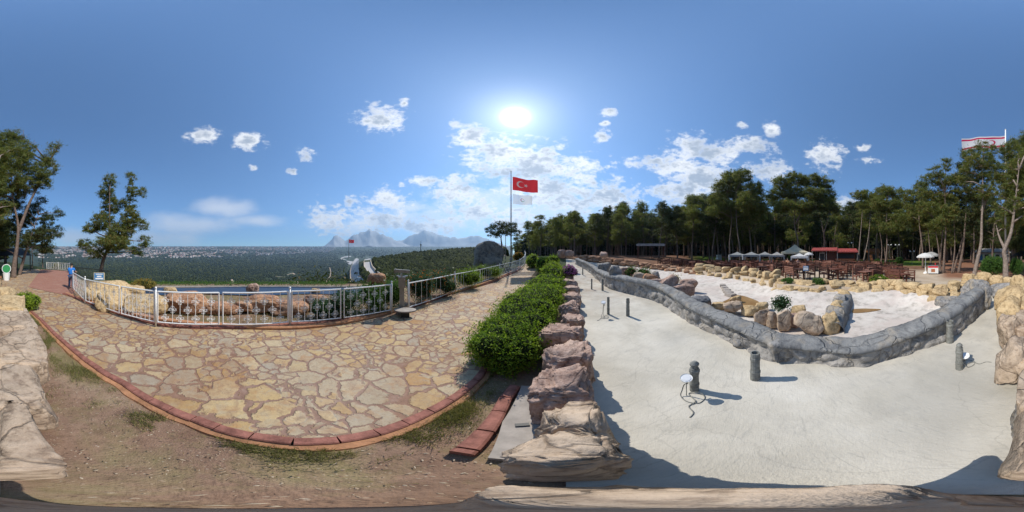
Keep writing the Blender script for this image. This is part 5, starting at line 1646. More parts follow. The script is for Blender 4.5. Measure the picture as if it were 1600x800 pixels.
pipe_post(981, 494, 0.72, 0.065, 'plain pipe post right of the lamp post in the channel')
pipe_post(941.5, 454.5, 0.78, 0.07, 'pipe post close to the bend of the channel wall')
pipe_post(924.5, 452.5, 0.75, 0.05, 'slim pipe post left of the one at the wall bend')
pipe_post(910.5, 430, 0.75, 0.06, 'farthest pipe post up the channel')
def pool_lamp(px, py, d, r, label, cable_px, tilt=25, seed=0):
    c = pd(px, py, d)
    s_, c_ = unit(px)
    root = empty('pool_lamp', (c.x, c.y, 0.0)); tag(root, label, 'lamp', 'round white lamps on stems on the pool floor')
    Mx = Matrix.Rotation(R((800 - px) * 0.225), 3, 'Z') @ Matrix.Rotation(R(tilt), 3, 'X')
    b = MB(); b.lathe([(r * 0.2, -0.05), (r * 0.75, -0.045), (r * 0.98, -0.01), (r, 0.01), (r * 0.96, 0.02), (r * 0.90, 0.012), (r * 0.1, 0.012)], (0, 0, c.z), 24, Mx)
    head = b.build('lamp_head', M['white'], root, smooth=False)
    b = MB(); b.lathe([(r * 0.72, 0.014), (r * 0.70, 0.02), (r * 0.05, 0.021)], (0, 0, c.z), 24, Mx); b.build('glass', M['cream'] if False else M['whitecloth'], head)
    b = MB(); b.tube([(0, 0.0, c.z - 0.05), (0.02, 0, c.z - 0.14), (0.055, 0, c.z - 0.10)], 0.016, 6); b.tube([(0, 0, c.z - 0.06), (0.0, 0, -0.02)], 0.006, 5)
    b.build('stem', M['black'] if False else M['greypost'], root)
    rd_ = random.Random(seed)
    pts = [Vector((0, 0, c.z - 0.12)), Vector((-0.03, 0.02, c.z * 0.6)), Vector((-0.05, 0.03, 0.14)), Vector((-0.07, -0.03, 0.03)), Vector((0.0, -0.15, 0.012)), Vector((0.13, -0.20, 0.012)), Vector((0.22, -0.08, 0.012)), Vector((0.16, 0.03, 0.05)), Vector((0.03, 0.04, 0.012)), Vector((0.10, -0.16, 0.025)), Vector((0.02, -0.26, 0.012)), Vector((0.06, -0.40, 0.012)), Vector((0.02, -0.5, 0.012))]
    b = MB(); b.tube([Matrix.Rotation(R(-60), 3, 'Z') @ p for p in catmull(pts, 5)], 0.008, 5); b.build('cable', M['greypost'], root)
pool_lamp(1072.5, 591, 2.02, 0.080, 'nearest round white lamp with a looped cable', 0)
pool_lamp(1508, 556, 2.9, 0.082, 'round white lamp beside the pipe post near the boulder', 0, seed=2)
pool_lamp(943, 472.5, 6.0, 0.09, 'small white lamp beside the slim channel post', 0, seed=3)

# ---------------------------------------------------------------- signs on the left
def sign(px, py0, py1, w, d, label, bottom=None, ground=None, face='signblue'):
    s_, c_ = unit(px)
    zt, zb = EYE + d * tane(py0), EYE + d * tane(py1)
    gz = ground if ground is not None else float(g0(d * s_, d * c_))
    root = empty('information_sign', (d * s_, d * c_, gz), R((800 - px) * 0.225)); tag(root, label, 'sign')
    zt -= gz; zb -= gz
    b = MB(); b.box((0, 0.03, zb / 2 + 0.05), (0.05, 0.04, zb + 0.3)); b.build('post', M['metal'], root)
    b = MB(); b.box((0, 0, (zt + zb) / 2), (w, 0.03, zt - zb)); pnl = b.build('board', M['cream'] if face == 'signblue' else M['white'], root)
    b = MB(); b.box((-0.015, -0.018, (zt + zb) / 2), (w * 0.86, 0.006, (zt - zb) * 0.88)); b.build('face', M[face], pnl)
    h = zt - zb
    b = MB()
    for (u, v, ww, hh) in ((0, 0.30, 0.62, 0.10), (0, 0.02, 0.42, 0.16), (0, -0.26, 0.70, 0.18)):
        b.box((u * w, -0.0225, (zt + zb) / 2 + v * h), (ww * w, 0.002, hh * h))
    b.build('print', M['whitecloth'], pnl)
    return root
sign(155, 426, 438, 0.62, 9.3, 'small blue notice board with pale print at the forked pine', ground=0.0)

# round green and white litter sign on the far left
s_, c_ = unit(10); d = 15.5
root = empty('litter_bin', (d * s_, d * c_, 0), R((800 - 10) * 0.225)); tag(root, 'white litter bin with a round green sign above it by the path', 'litter bin')
b = MB(); b.lathe([(0.28, 0.0), (0.36, 0.72), (0.33, 0.72), (0.30, 0.5)], n=12); b.build('bin', M['white'], root)
b = MB(); b.lathe([(0.02, -0.03), (0.44, -0.03), (0.44, 0.03), (0.02, 0.03)], (0, 0, 1.12), 24, Matrix.Rotation(R(90), 3, 'X')); o = b.build('sign_disc', M['whitecloth'], root)
b = MB(); b.lathe([(0.02, -0.036), (0.38, -0.036), (0.38, -0.031), (0.02, -0.031)], (0, 0, 1.12), 24, Matrix.Rotation(R(90), 3, 'X'))
b.v = [(x, y, z) for x, y, z in b.v]; b.build('sign_face', M['green'], o)
b = MB(); b.lathe([(0.02, 0.036), (0.38, 0.036), (0.38, 0.031), (0.02, 0.031)], (0, 0, 1.12), 24, Matrix.Rotation(R(90), 3, 'X')); b.build('sign_face', M['green'], o)
b = MB(); b.tube([(0, 0.0, 0.6), (0, 0, 1.1)], 0.03, 6); b.build('post', M['metal'], root)

# ---------------------------------------------------------------- visitor leaning on the fence
def skin_figure(name, joints, edges, mat, parent, lvl=2, rootv=0):
    me = bpy.data.meshes.new(name)
    me.from_pydata([j[0] for j in joints], edges, [])
    o = bpy.data.objects.new(name, me); C.objects.link(o)
    m_ = o.modifiers.new('skin', 'SKIN'); m_.use_smooth_shade = True
    for i, j in enumerate(joints):
        sv = me.skin_vertices[0].data[i]
        r = j[1]; sv.radius = r if isinstance(r, tuple) else (r, r); sv.use_root = (i == rootv)
    s = o.modifiers.new('sub', 'SUBSURF'); s.levels = lvl; s.render_levels = lvl
    me.materials.append(mat)
    if parent is not None: o.parent = parent; KIDS.setdefault(parent.name, []).append(o)
    return o
q = pg(111, 452)
s_, c_ = unit(111)
root = empty('person', (q.x, q.y, 0.03), R((800 - 111) * 0.225 - 22)); tag(root, 'person in a blue shirt and jeans leaning on the white fence', 'person')
Jt = {  # facing +Y, arms forward to the rail
 'pel': ((0, 0, 0.95), (0.16, 0.11)), 'wst': ((0, 0.02, 1.10), (0.14, 0.10)), 'chs': ((0, 0.06, 1.30), (0.17, 0.11)), 'nek': ((0, 0.09, 1.46), (0.06, 0.06)),
 'hd0': ((0, 0.11, 1.54), (0.07, 0.08)), 'hd1': ((0, 0.12, 1.63), (0.085, 0.10)), 'hd2': ((0, 0.12, 1.71), (0.07, 0.08)),
 'shl': ((-0.19, 0.07, 1.39), 0.06), 'shr': ((0.19, 0.07, 1.39), 0.06), 'ell': ((-0.25, 0.20, 1.16), 0.045), 'elr': ((0.26, 0.22, 1.17), 0.045),
 'hal': ((-0.20, 0.44, 1.16), 0.032), 'har': ((0.24, 0.46, 1.16), 0.032), 'fnl': ((-0.19, 0.53, 1.15), (0.04, 0.02)), 'fnr': ((0.24, 0.55, 1.15), (0.04, 0.02)),
 'hpl': ((-0.10, 0, 0.88), 0.09), 'hpr': ((0.10, 0, 0.88), 0.09), 'knl': ((-0.12, 0.02, 0.50), 0.062), 'knr': ((0.11, 0.05, 0.50), 0.062), 'anl': ((-0.13, -0.04, 0.09), 0.042), 'anr': ((0.12, 0.0, 0.09), 0.042),
 'tol': ((-0.14, 0.12, 0.03), 0.04), 'tor': ((0.13, 0.17, 0.03), 0.04)}
KN = list(Jt)
def sub(keys, edges, grow, mat, nm, lvl=2):
    js = [(Jt[k][0], tuple(r + grow for r in (Jt[k][1] if isinstance(Jt[k][1], tuple) else (Jt[k][1],) * 2))) for k in keys]
    return skin_figure(nm, js, [(keys.index(a), keys.index(b_)) for a, b_ in edges], mat, root, lvl)
E = [('pel', 'wst'), ('wst', 'chs'), ('chs', 'nek'), ('nek', 'hd0'), ('hd0', 'hd1'), ('hd1', 'hd2'), ('chs', 'shl'), ('chs', 'shr'), ('shl', 'ell'), ('shr', 'elr'), ('ell', 'hal'), ('elr', 'har'), ('hal', 'fnl'), ('har', 'fnr'),
     ('pel', 'hpl'), ('pel', 'hpr'), ('hpl', 'knl'), ('hpr', 'knr'), ('knl', 'anl'), ('knr', 'anr'), ('anl', 'tol'), ('anr', 'tor')]
sub(KN, E, 0.0, M['skin'], 'body')
Jt['shirt_l'] = ((-0.235, 0.155, 1.25), 0.052); Jt['shirt_r'] = ((0.24, 0.16, 1.25), 0.052)
sub(['pel', 'wst', 'chs', 'shl', 'shr', 'shirt_l', 'shirt_r'], [('pel', 'wst'), ('wst', 'chs'), ('chs', 'shl'), ('chs', 'shr'), ('shl', 'shirt_l'), ('shr', 'shirt_r')], 0.045, M['shirt'], 'shirt')
sub(['pel', 'hpl', 'hpr', 'knl', 'knr', 'anl', 'anr'], [('pel', 'hpl'), ('pel', 'hpr'), ('hpl', 'knl'), ('hpr', 'knr'), ('knl', 'anl'), ('knr', 'anr')], 0.026, M['jeans'], 'jeans')
for nm, a in (('l', -1), ('r', 1)):
    b = MB(); t = Jt['to' + nm][0]; an = Jt['an' + nm][0]
    W, F = rock_mesh('s', (0.10, 0.28, 0.10), 3, 2, 0.7, 0, 0.0)
    o = np_mesh('shoe', W + np.array([(t[0] + an[0]) / 2, (t[1] + an[1]) / 2 + 0.01, 0.05]), F, M['shoe'], root, True)
V0, F0 = ICO[3]
W = V0 * np.array([0.092, 0.108, 0.10]) + np.array([0, 0.10, 1.70]); W[:, 2] = np.where(V0[:, 1] > 0.35, np.maximum(W[:, 2], 1.70), np.maximum(W[:, 2], 1.60))
np_mesh('hair', W, F0, M['hair'], root, True)

# ---------------------------------------------------------------- grass and weeds
rg_ = np.random.default_rng(77)
def grass_patch(P_, hmin, hmax, w):
    n = len(P_)
    h = rg_.uniform(hmin, hmax, (n, 1)); a = rg_.uniform(0, 2 * PI, n)
    d = np.stack([np.cos(a), np.sin(a), np.zeros(n)], -1) * w
    lean = rg_.normal(0, 0.4, (n, 3)) * h; lean[:, 2] = h[:, 0]
    V = np.stack([P_ - d, P_ + d, P_ + lean], 1).reshape(-1, 3)
    return V, np.arange(3 * n).reshape(-1, 3)
pts = []
for i in range(52000):
    y = rg_.uniform(-7.5, 2.7)
    off = abs(rg_.normal(0, 0.26 if y < -1 else 0.20)) + 0.13
    if rg_.uniform() > 0.02 + 0.75 * float(sstep(-0.25, 0.5, noise.fractal(Vector((y * 1.4, off * 2.5, 3)), 1.0, 2.0, 4) * 1.6 + 0.12 - off * (0.9 if y > -2 else 0.2))): continue
    pts.append((xr(y) + off + 0.05, y, -0.01))
for i in range(2600):   # straw beside the drain bricks
    u = rg_.normal(0, 0.13), rg_.normal(0, 0.28)
    pts.append((-0.52 + u[0], 1.55 + u[1], -0.01))
for i in range(6000):
    y = rg_.uniform(-6.5, -1.6); x = rg_.uniform(xr(y) + 0.2, -0.55)
    if noise.noise(Vector((x * 2.5, y * 2.5, 8))) > 0.1: pts.append((x, y, -0.01))
V, F = grass_patch(np.array(pts), 0.012, 0.085, 0.0035)
o = np_mesh('grass', V, F, M['grass']); tag(o, 'dry and green weeds along the kerb and on the dirt strip', 'grass', kind='stuff')
pts = []
for i in range(16000):
    p_ = rg_.uniform(140, 610); s_, c_ = unit(p_)
    r_ = rg_.uniform(5.3, 9.3)
    x, y = r_ * s_, r_ * c_
    if x > xl(y) - 0.35 or noise.noise(Vector((x, y, 8))) < -0.2: continue
    pts.append((x, y, -0.02))
V, F = grass_patch(np.array(pts), 0.03, 0.14, 0.006)
o = np_mesh('grass', V, F, M['grass']); tag(o, 'dry yellowish weeds between fence and pond rocks', 'grass', kind='stuff')

# straw, pebbles and chips on the dirt strip
n = 4200
yy = rg_.uniform(-6.5, 2.6, n); fx = rg_.uniform(0, 1, n)
xx = np.array([xr(y) + 0.25 + (0.05 - (xr(y) + 0.25)) * f for y, f in zip(yy, fx)]) + 0
ok = (xx > np.array([xr(y) + 0.2 for y in yy])) & (xx < 0.1)
P_ = np.stack([xx[ok], yy[ok], np.full(ok.sum(), -0.018)], -1)
m_ = len(P_)
a = rg_.uniform(0, 2 * PI, m_)
L_ = 0.003 + 0.018 * rg_.uniform(0, 1, m_) ** 2; W_ = np.minimum(L_, rg_.uniform(0.0015, 0.007, m_))
ax = np.stack([np.cos(a) * L_, np.sin(a) * L_, rg_.uniform(-.003, .003, m_)], -1); bx = np.stack([-np.sin(a) * W_, np.cos(a) * W_, np.zeros(m_)], -1)
up = np.stack([np.zeros(m_), np.zeros(m_), W_ * 1.1], -1)
V = np.stack([P_ - ax, P_ + bx, P_ + ax, P_ - bx, P_ + up], 1).reshape(-1, 3)
b5 = np.arange(m_)[:, None] * 5
F = np.concatenate([b5 + np.array([[0, 3, 4]]), b5 + np.array([[3, 2, 4]]), b5 + np.array([[2, 1, 4]]), b5 + np.array([[1, 0, 4]])])
M['chips'] = mat_town('chips', (0.36, 0.27, 0.19), (0.20, 0.13, 0.09), (0.46, 0.38, 0.28))
o = np_mesh('gravel', V, F, M['chips']); tag(o, 'pale chips, straw and pebbles scattered on the dirt strip', 'litter', kind='stuff')
# rough weeds beyond the pond, where the ground breaks away
pts = []
for i in range(9000):
    p_ = rg_.uniform(150, 640); s_, c_ = unit(p_); r_ = rg_.uniform(12.3, 15.5)
    x, y = r_ * s_, r_ * c_; pts.append((x, y, float(terrain(x, y)))) if not 542 < p_ < 592 else None
Q = np.array(pts) + rg_.normal(0, 1, (len(pts), 3)) * np.array([0.1, 0.1, 0.09]) + np.array([0, 0, 0.10])
V, F = leaves_at(Q, 0.07, rg_, 0.35)
o = np_mesh('undergrowth', V, F, M['bush']); tag(o, 'low green scrub on the lip beyond the pond', 'scrub', kind='stuff')
# ---------------------------------------------------------------- pines
def needles(lobes, per_m3, leaf, seed, clump_r=0.55, per_clump=34, cap=420, aspect=0.16):
    """sprays of needles gathered in clumps through the lobes; gaps stay between the clumps"""
    rg_ = np.random.default_rng(seed)
    out = []
    for (c, r) in lobes:
        vol = 4.19 * r[0] * r[1] * r[2]
        nc = int(min(cap, max(5, vol * per_m3)))
        d = rg_.normal(0, 1, (nc, 3)); d /= np.linalg.norm(d, axis=1, keepdims=True)
        rad = rg_.uniform(0.25, 1.0, nc) ** 0.55 * rg_.uniform(0.8, 1.12, nc)
        cc2 = np.array(c) + d * rad[:, None] * np.array(r)
        cr = clump_r * rg_.uniform(0.6, 1.35, nc)
        dd = rg_.normal(0, 1, (nc, per_clump, 3)); dd /= np.linalg.norm(dd, axis=2, keepdims=True)
        q = cc2[:, None, :] + dd * (cr[:, None] * np.minimum(np.abs(rg_.normal(0.35, 0.42, (nc, per_clump))) + 0.12, 2.0))[:, :, None] * np.array([1.1, 1.1, 0.62])
        out.append(q.reshape(-1, 3))
    P_ = np.concatenate(out)
    return leaves_at(P_, leaf, rg_, aspect)
def build_pine(root, trunks, lobes, r0, mat, bark, per_m3, leaf, seed, clump_r=0.55, per_clump=34, limbs=True):
    rd_ = random.Random(seed)
    b = MB(); lb = MB()
    allp = []
    for t in trunks:
        P_ = catmull([Vector(q) for q in t[0]], 5)
        n = len(P_)
        b.tube(P_, [t[1] * (1 - 0.88 * (i / (n - 1)) ** 0.8) for i in range(n)], 8)
        allp += P_[n // 4:]
    if limbs:
        for (c, r) in lobes:
            c = Vector(c)
            cand = [p for p in allp if p.z < c.z + 0.1] or allp
            st = min(cand, key=lambda p: (p - c).length + 0.35 * abs(p.z - (c.z - 0.6 * Vector((p.x - c.x, p.y - c.y, 0)).length)))
            mid = st.lerp(c, 0.5) + Vector((rd_.uniform(-.3, .3), rd_.uniform(-.3, .3), rd_.uniform(-0.1, 0.5)))
            lb.tube([st, mid, c], [r0 * 0.36, r0 * 0.22, r0 * 0.08], 5)
            for k in range(3):
                e = c + Vector((rd_.uniform(-1, 1) * r[0], rd_.uniform(-1, 1) * r[1], rd_.uniform(-.3, .8) * r[2])) * 0.8
                lb.tube([mid.lerp(c, 0.6), e], [r0 * 0.12, r0 * 0.04], 4)
        b.add(lb.v, lb.f)
    b.build('trunk', bark, root, smooth=True)
    V, F = needles(lobes, per_m3, leaf, seed, clump_r, per_clump)
    np_mesh('crown', V, F, mat, root)
def pine_px(label, d, trunks, lobes, r0, mat='pine', bark='bark', per_m3=1.3, leaf=0.17, seed=1, base_z=None, group=None, clump_r=0.55, per_clump=34, name='pine_tree', depth=1.0):
    rd_ = random.Random(seed)
    p0 = trunks[0][0]
    b0 = pd(p0[0], p0[1], d)
    if base_z is None: base_z = float(terr(b0.x, b0.y)) - 0.1
    root = empty(name, (b0.x, b0.y, base_z)); tag(root, label, 'tree', group)
    o = Vector((b0.x, b0.y, base_z))
    T = []
    for k, t in enumerate(trunks):
        P_ = [pd(x, y, d + (0.15 * i * (1 if k % 2 else -1))) - o for i, (x, y) in enumerate(t)]
        if k == 0 or t[0][1] > 395: P_[0].z = 0.0
        T.append((P_, r0 * (1 if k == 0 else 0.7)))
    L = []
    for (x, y, rx, ry) in lobes:
        wx = d * R(rx * 0.225); wz = d * R(ry * 0.225) / (math.cos(R((400 - y) * 0.225)) ** 2)
        dd = d + rd_.uniform(-1, 1) * wx * 0.9 * depth
        c = pd(x, y, dd) - o
        L.append((tuple(c), (wx * 1.18, wx * 1.1, wz * 1.18)))
    build_pine(root, T, L, r0, M[mat], M[bark], per_m3 * (7.5 if d < 28 else 6.0), leaf * 1.15, seed, clump_r * 0.92, per_clump)
    return root
pine_px('forked twin topped pine beyond the blue notice board', 20, [[(154, 428), (160, 412), (166, 395), (171, 372), (171, 340), (171, 300)], [(168, 392), (182, 370), (196, 342), (205, 305)]],
    [(172, 284, 9, 13), (166, 303, 12, 12), (174, 322, 15, 13), (160, 346, 17, 13), (142, 358, 13, 8), (135, 384, 12, 9), (205, 277, 7, 11), (208, 297, 9, 10), (224, 300, 8, 7), (200, 318, 11, 12), (204, 343, 15, 14), (188, 362, 20, 13), (178, 380, 24, 11), (222, 352, 10, 7), (224, 378, 10, 9), (150, 396, 13, 7), (213, 392, 12, 7)],
    0.30, per_m3=1.5, leaf=0.15, seed=11, base_z=-2.0, clump_r=0.42, per_clump=36)
pine_px('tallest pine on the path side, with a heavy spreading crown', 17.5, [[(21, 432), (23, 408), (27, 382), (28, 350), (20, 310), (18, 270)], [(28, 365), (45, 320), (62, 285), (75, 255)]],
    [(-14, 240, 22, 18), (10, 222, 20, 14), (26, 214, 12, 9), (40, 236, 14, 16), (18, 250, 26, 16), (56, 268, 18, 13), (72, 244, 9, 12), (84, 232, 8, 9), (92, 226, 6, 5), (78, 260, 11, 14), (66, 284, 14, 11), (44, 290, 20, 12), (14, 284, 26, 13), (-22, 275, 24, 18), (-10, 300, 22, 11), (22, 305, 20, 7)],
    0.34, per_m3=1.0, leaf=0.16, seed=12, base_z=-0.05, clump_r=0.5, per_clump=36)
pine_px('lower dark pine leaning beside the tallest path side pine', 20, [[(30, 431), (37, 405), (43, 385), (52, 360), (60, 335)]],
    [(18, 322, 18, 10), (50, 326, 14, 8), (64, 314, 9, 6), (38, 344, 20, 11), (12, 358, 18, 11), (73, 344, 13, 10), (92, 333, 8, 7), (68, 366, 18, 12), (90, 362, 9, 11), (30, 376, 20, 9), (72, 388, 14, 7), (-8, 380, 16, 9)],
    0.26, per_m3=1.1, leaf=0.17, seed=13, base_z=-0.1, mat='pinedark', clump_r=0.5)
pine_px('lone umbrella shaped pine behind the huge grey boulder', 24.5, [[(784, 399), (784, 384), (783, 372), (786, 360)]],
    [(766, 360, 9, 6), (776, 353, 10, 6), (788, 350, 10, 6), (800, 354, 9, 7), (808, 362, 6, 5), (790, 362, 16, 5), (772, 367, 10, 4)],
    0.20, per_m3=1.1, leaf=0.15, seed=14, base_z=1.6, mat='pinedark', clump_r=0.4)
pine_px('tallest broad crowned pine rising over the cafe parasols', 38, [[(1157, 410), (1156, 388), (1151, 350), (1150, 300)], [(1141, 410), (1140, 380), (1143, 340), (1136, 300)]],
    [(1142, 280, 16, 11), (1160, 276, 14, 9), (1126, 292, 13, 9), (1178, 296, 15, 10), (1148, 300, 20, 12), (1168, 316, 18, 12), (1120, 312, 14, 10), (1185, 326, 14, 10), (1135, 326, 18, 11), (1155, 340, 20, 9), (1112, 330, 10, 7)],
    0.33, per_m3=0.30, leaf=0.27, seed=15, clump_r=0.85, per_clump=46)
pine_px('wide crowned pine in front of the cream tent', 38, [[(1243, 409), (1247, 380), (1241, 345), (1246, 300)], [(1243, 350), (1262, 315), (1285, 295)]],
    [(1222, 286, 14, 8), (1244, 280, 16, 8), (1268, 282, 14, 8), (1288, 286, 12, 9), (1212, 304, 14, 8), (1240, 302, 18, 9), (1272, 304, 18, 9), (1296, 304, 11, 8), (1228, 322, 16, 8), (1258, 324, 16, 8), (1290, 322, 14, 8)],
    0.30, per_m3=0.36, leaf=0.27, seed=16, clump_r=0.8, per_clump=44)
pine_px('slim pine with split trunk beside the red roofed kiosk', 36, [[(1286, 410), (1288, 378), (1284, 350), (1278, 330)], [(1287, 365), (1293, 345), (1296, 330)]],
    [(1272, 322, 12, 6), (1288, 318, 12, 6), (1300, 328, 12, 6), (1280, 334, 12, 5)], 0.2, per_m3=0.45, leaf=0.25, seed=17, clump_r=0.7, mat='pinedark')
pine_px('thin curved pine with bare pale trunk right of the kiosk', 37, [[(1341, 413), (1343, 385), (1346, 350), (1348, 318)], [(1348, 413), (1356, 375), (1360, 340), (1362, 318)]],
    [(1342, 306, 12, 6), (1356, 304, 12, 6), (1368, 312, 12, 7), (1350, 320, 12, 5), (1378, 300, 10, 6)], 0.2, per_m3=0.5, leaf=0.25, seed=18, bark='barkpale', clump_r=0.7)
pine_px('full crowned pine between the kiosk and the snack cart', 33, [[(1383, 413), (1386, 385), (1385, 345), (1388, 310)], [(1376, 414), (1378, 385), (1372, 350)]],
    [(1384, 300, 14, 8), (1402, 302, 14, 8), (1374, 318, 14, 9), (1394, 322, 16, 10), (1414, 318, 12, 9), (1382, 340, 16, 10), (1408, 340, 16, 10), (1424, 332, 10, 9), (1395, 356, 18, 8)],
    0.26, per_m3=0.5, leaf=0.24, seed=19, clump_r=0.7)
pine_px('bushy pine behind the white umbrella of the snack cart', 27, [[(1442, 416), (1441, 385), (1436, 345), (1438, 305)], [(1455, 416), (1452, 380), (1448, 340)]],
    [(1436, 292, 11, 8), (1424, 306, 12, 9), (1446, 308, 12, 10), (1430, 324, 16, 10), (1450, 332, 14, 11), (1418, 340, 12, 9), (1440, 350, 18, 10), (1462, 348, 12, 9)],
    0.22, per_m3=0.8, leaf=0.2, seed=20, clump_r=0.6)
pine_px('dense multi trunk pine right of the snack cart', 19, [[(1474, 425), (1476, 390), (1478, 350), (1476, 300)], [(1487, 425), (1492, 385), (1490, 340)], [(1470, 424), (1466, 385), (1458, 340)]],
    [(1462, 270, 11, 8), (1478, 258, 10, 8), (1450, 284, 12, 9), (1474, 284, 14, 11), (1492, 278, 10, 9), (1446, 304, 12, 10), (1470, 308, 17, 11), (1492, 306, 12, 11), (1456, 326, 16, 10), (1482, 332, 16, 11), (1440, 326, 9, 8), (1466, 350, 18, 9)],
    0.2, per_m3=1.15, leaf=0.17, seed=21, clump_r=0.48)
pine_px('dark forked pine left of the leaning pale trunk', 20, [[(1497, 425), (1504, 392), (1508, 350), (1512, 300)], [(1489, 426), (1498, 395), (1505, 370), (1520, 335)]],
    [(1504, 262, 11, 9), (1512, 244, 10, 8), (1500, 282, 13, 10), (1520, 278, 12, 10), (1506, 304, 15, 10), (1528, 306, 12, 10), (1498, 328, 13, 10), (1520, 332, 14, 9), (1510, 352, 16, 8)],
    0.24, per_m3=1.15, leaf=0.17, seed=22, mat='pinedark', clump_r=0.48)
pine_px('leaning pine with pale smooth trunk and wide ochre tinged crown', 15.5, [[(1521, 431), (1527, 408), (1533, 380), (1534, 345), (1536, 300), (1534, 262)], [(1534, 330), (1548, 295), (1556, 270)]],
    [(1516, 240, 13, 8), (1532, 228, 12, 7), (1548, 236, 12, 8), (1524, 256, 17, 9), (1548, 258, 15, 9), (1562, 272, 11, 8), (1536, 278, 18, 9), (1508, 268, 12, 8), (1556, 292, 12, 7), (1520, 296, 12, 7), (1536, 244, 12, 8), (1538, 262, 14, 9), (1540, 300, 16, 8), (1504, 284, 10, 7)],
    0.27, per_m3=1.3, leaf=0.15, seed=23, bark='barkpale', clump_r=0.42)
pine_px('crooked pine with a pale foot beside the rim boulders', 13.2, [[(1571, 438), (1571, 408), (1569, 392), (1579, 366), (1584, 335), (1588, 300), (1592, 265)], [(1572, 392), (1562, 372), (1556, 350)]],
    [(1594, 246, 10, 8), (1608, 240, 12, 9), (1584, 264, 13, 9), (1604, 268, 16, 10), (1578, 288, 13, 9), (1600, 294, 17, 10), (1588, 316, 16, 9), (1610, 322, 14, 10), (1574, 332, 12, 7), (1600, 344, 16, 8), (1558, 344, 9, 5), (1590, 276, 14, 10), (1586, 300, 16, 9), (1562, 306, 10, 7), (1578, 356, 14, 7), (1560, 322, 12, 7)],
    0.27, per_m3=1.3, leaf=0.15, seed=24, bark='barkpale', clump_r=0.42)

# ---------------------------------------------------------------- the wood behind: copies of six grown trees
PROTO = []
for k in range(6):
    rd_ = random.Random(90 + k)
    H = 17.0
    root = empty('pine_tree', (0, 0, 0))
    lean = rd_.uniform(-0.8, 0.8), rd_.uniform(-0.8, 0.8)
    tp = [Vector((lean[0] * t * t + 0.25 * math.sin(t * 5 + k), lean[1] * t * t + 0.2 * math.sin(t * 4 + k * 2), H * 0.9 * t)) for t in (0, .2, .4, .6, .8, 1)]
    lobes = []
    cb = (0.30, 0.42, 0.26, 0.34, 0.48, 0.28)[k]
    for j in range(17):
        t = cb + (1 - cb) * (j + 0.5) / 17
        sp = 4.3 * math.sin(PI * min(1, (t - cb) / (1 - cb) * 0.8 + 0.22)) + 0.2
        a = rd_.uniform(0, 2 * PI)
        rr_ = rd_.uniform(1.0, 2.0)
        lobes.append(((lean[0] * t * t + math.cos(a) * sp * 0.62, lean[1] * t * t + math.sin(a) * sp * 0.62, H * t), (rr_ * 1.15, rr_ * 1.15, rr_ * 0.72)))
    build_pine(root, [(tp, 0.26)], lobes, 0.24, M['pinedark' if k % 2 else 'pine'], M['bark'], 1.0, 0.32, 60 + k, clump_r=0.8, per_clump=36)
    PROTO.append(root)
SKY_X = [800, 822, 835, 850, 870, 900, 925, 950, 975, 1000, 1030, 1060, 1085, 1110, 1140, 1190, 1230, 1300, 1315, 1335, 1380, 1420, 1440, 1480, 1530, 1600]
SKY_Y = [392, 366, 346, 341, 336, 329, 330, 321, 314, 309, 316, 318, 302, 300, 300, 296, 300, 306, 318, 312, 305, 312, 300, 300, 300, 305]
rd_ = random.Random(2024)
placed = []
tree_items = []
used = [False] * 6
tries = 0
while len(placed) < 185 and tries < 9000:
    tries += 1
    p_ = rd_.uniform(826, 1596)
    r_ = 42 + 62 * rd_.random() ** 1.1
    if p_ < 900: r_ = rd_.uniform(30, 90) * (1.0 if p_ > 850 else 1.0)
    s_, c_ = unit(p_)
    x, y = r_ * s_, r_ * c_
    if any((x - a) ** 2 + (y - b_) ** 2 < 3.6 ** 2 for a, b_ in placed): continue
    if 1268 < p_ < 1340 and r_ < 46: continue
    if 1385 < p_ < 1470 and r_ < 60: continue
    if p_ > 1500 and r_ > 60 and rd_.random() < 0.3: continue
    placed.append((x, y))
    z = float(terr(x, y))
    el = (400 - float(np.interp(p_, SKY_X, SKY_Y))) * 0.225
    Hmax = EYE + r_ * math.tan(R(el)) - z
    sc = Hmax / 17.5 * rd_.uniform(0.86, 1.03)
    if r_ > 70: sc = max(sc * 0.8, 0.7)
    sc = min(1.6, max(0.5, sc))
    k = rd_.randrange(6)
    if not used[k]: root = PROTO[k]; used[k] = True
    else: root = copy_tree(PROTO[k])
    root.location = (x, y, z - 0.1); root.scale = (sc * rd_.uniform(0.95, 1.15), sc * rd_.uniform(0.95, 1.15), sc); root.rotation_euler = (0, 0, rd_.uniform(0, 2 * PI))
    tag(root, 'x', 'tree', 'pines of the wood beyond the cafe and channel')
    tree_items.append((p_, r_, root))
TLM = [(830, 'the flagpole'), (880, 'the far hedge end'), (945, 'the lone round rock'), (1017, 'the grey roofed shelter'), (1080, 'the lawn gap'), (1122, 'the white statue'), (1175, 'the white gazebos'), (1242, 'the cream tent'), (1305, 'the red roofed kiosk'), (1364, 'the orange hut'), (1402, 'the garden lamp'), (1446, 'the white umbrella'), (1500, 'the forked pines'), (1560, 'the white building')]
for lo, hi, wd in ((0, 56, 'near pine'), (56, 76, 'mid distance pine'), (76, 200, 'far pine')):
    name_all([(p_, o) for p_, r_, o in tree_items if lo <= r_ < hi], wd, TLM)
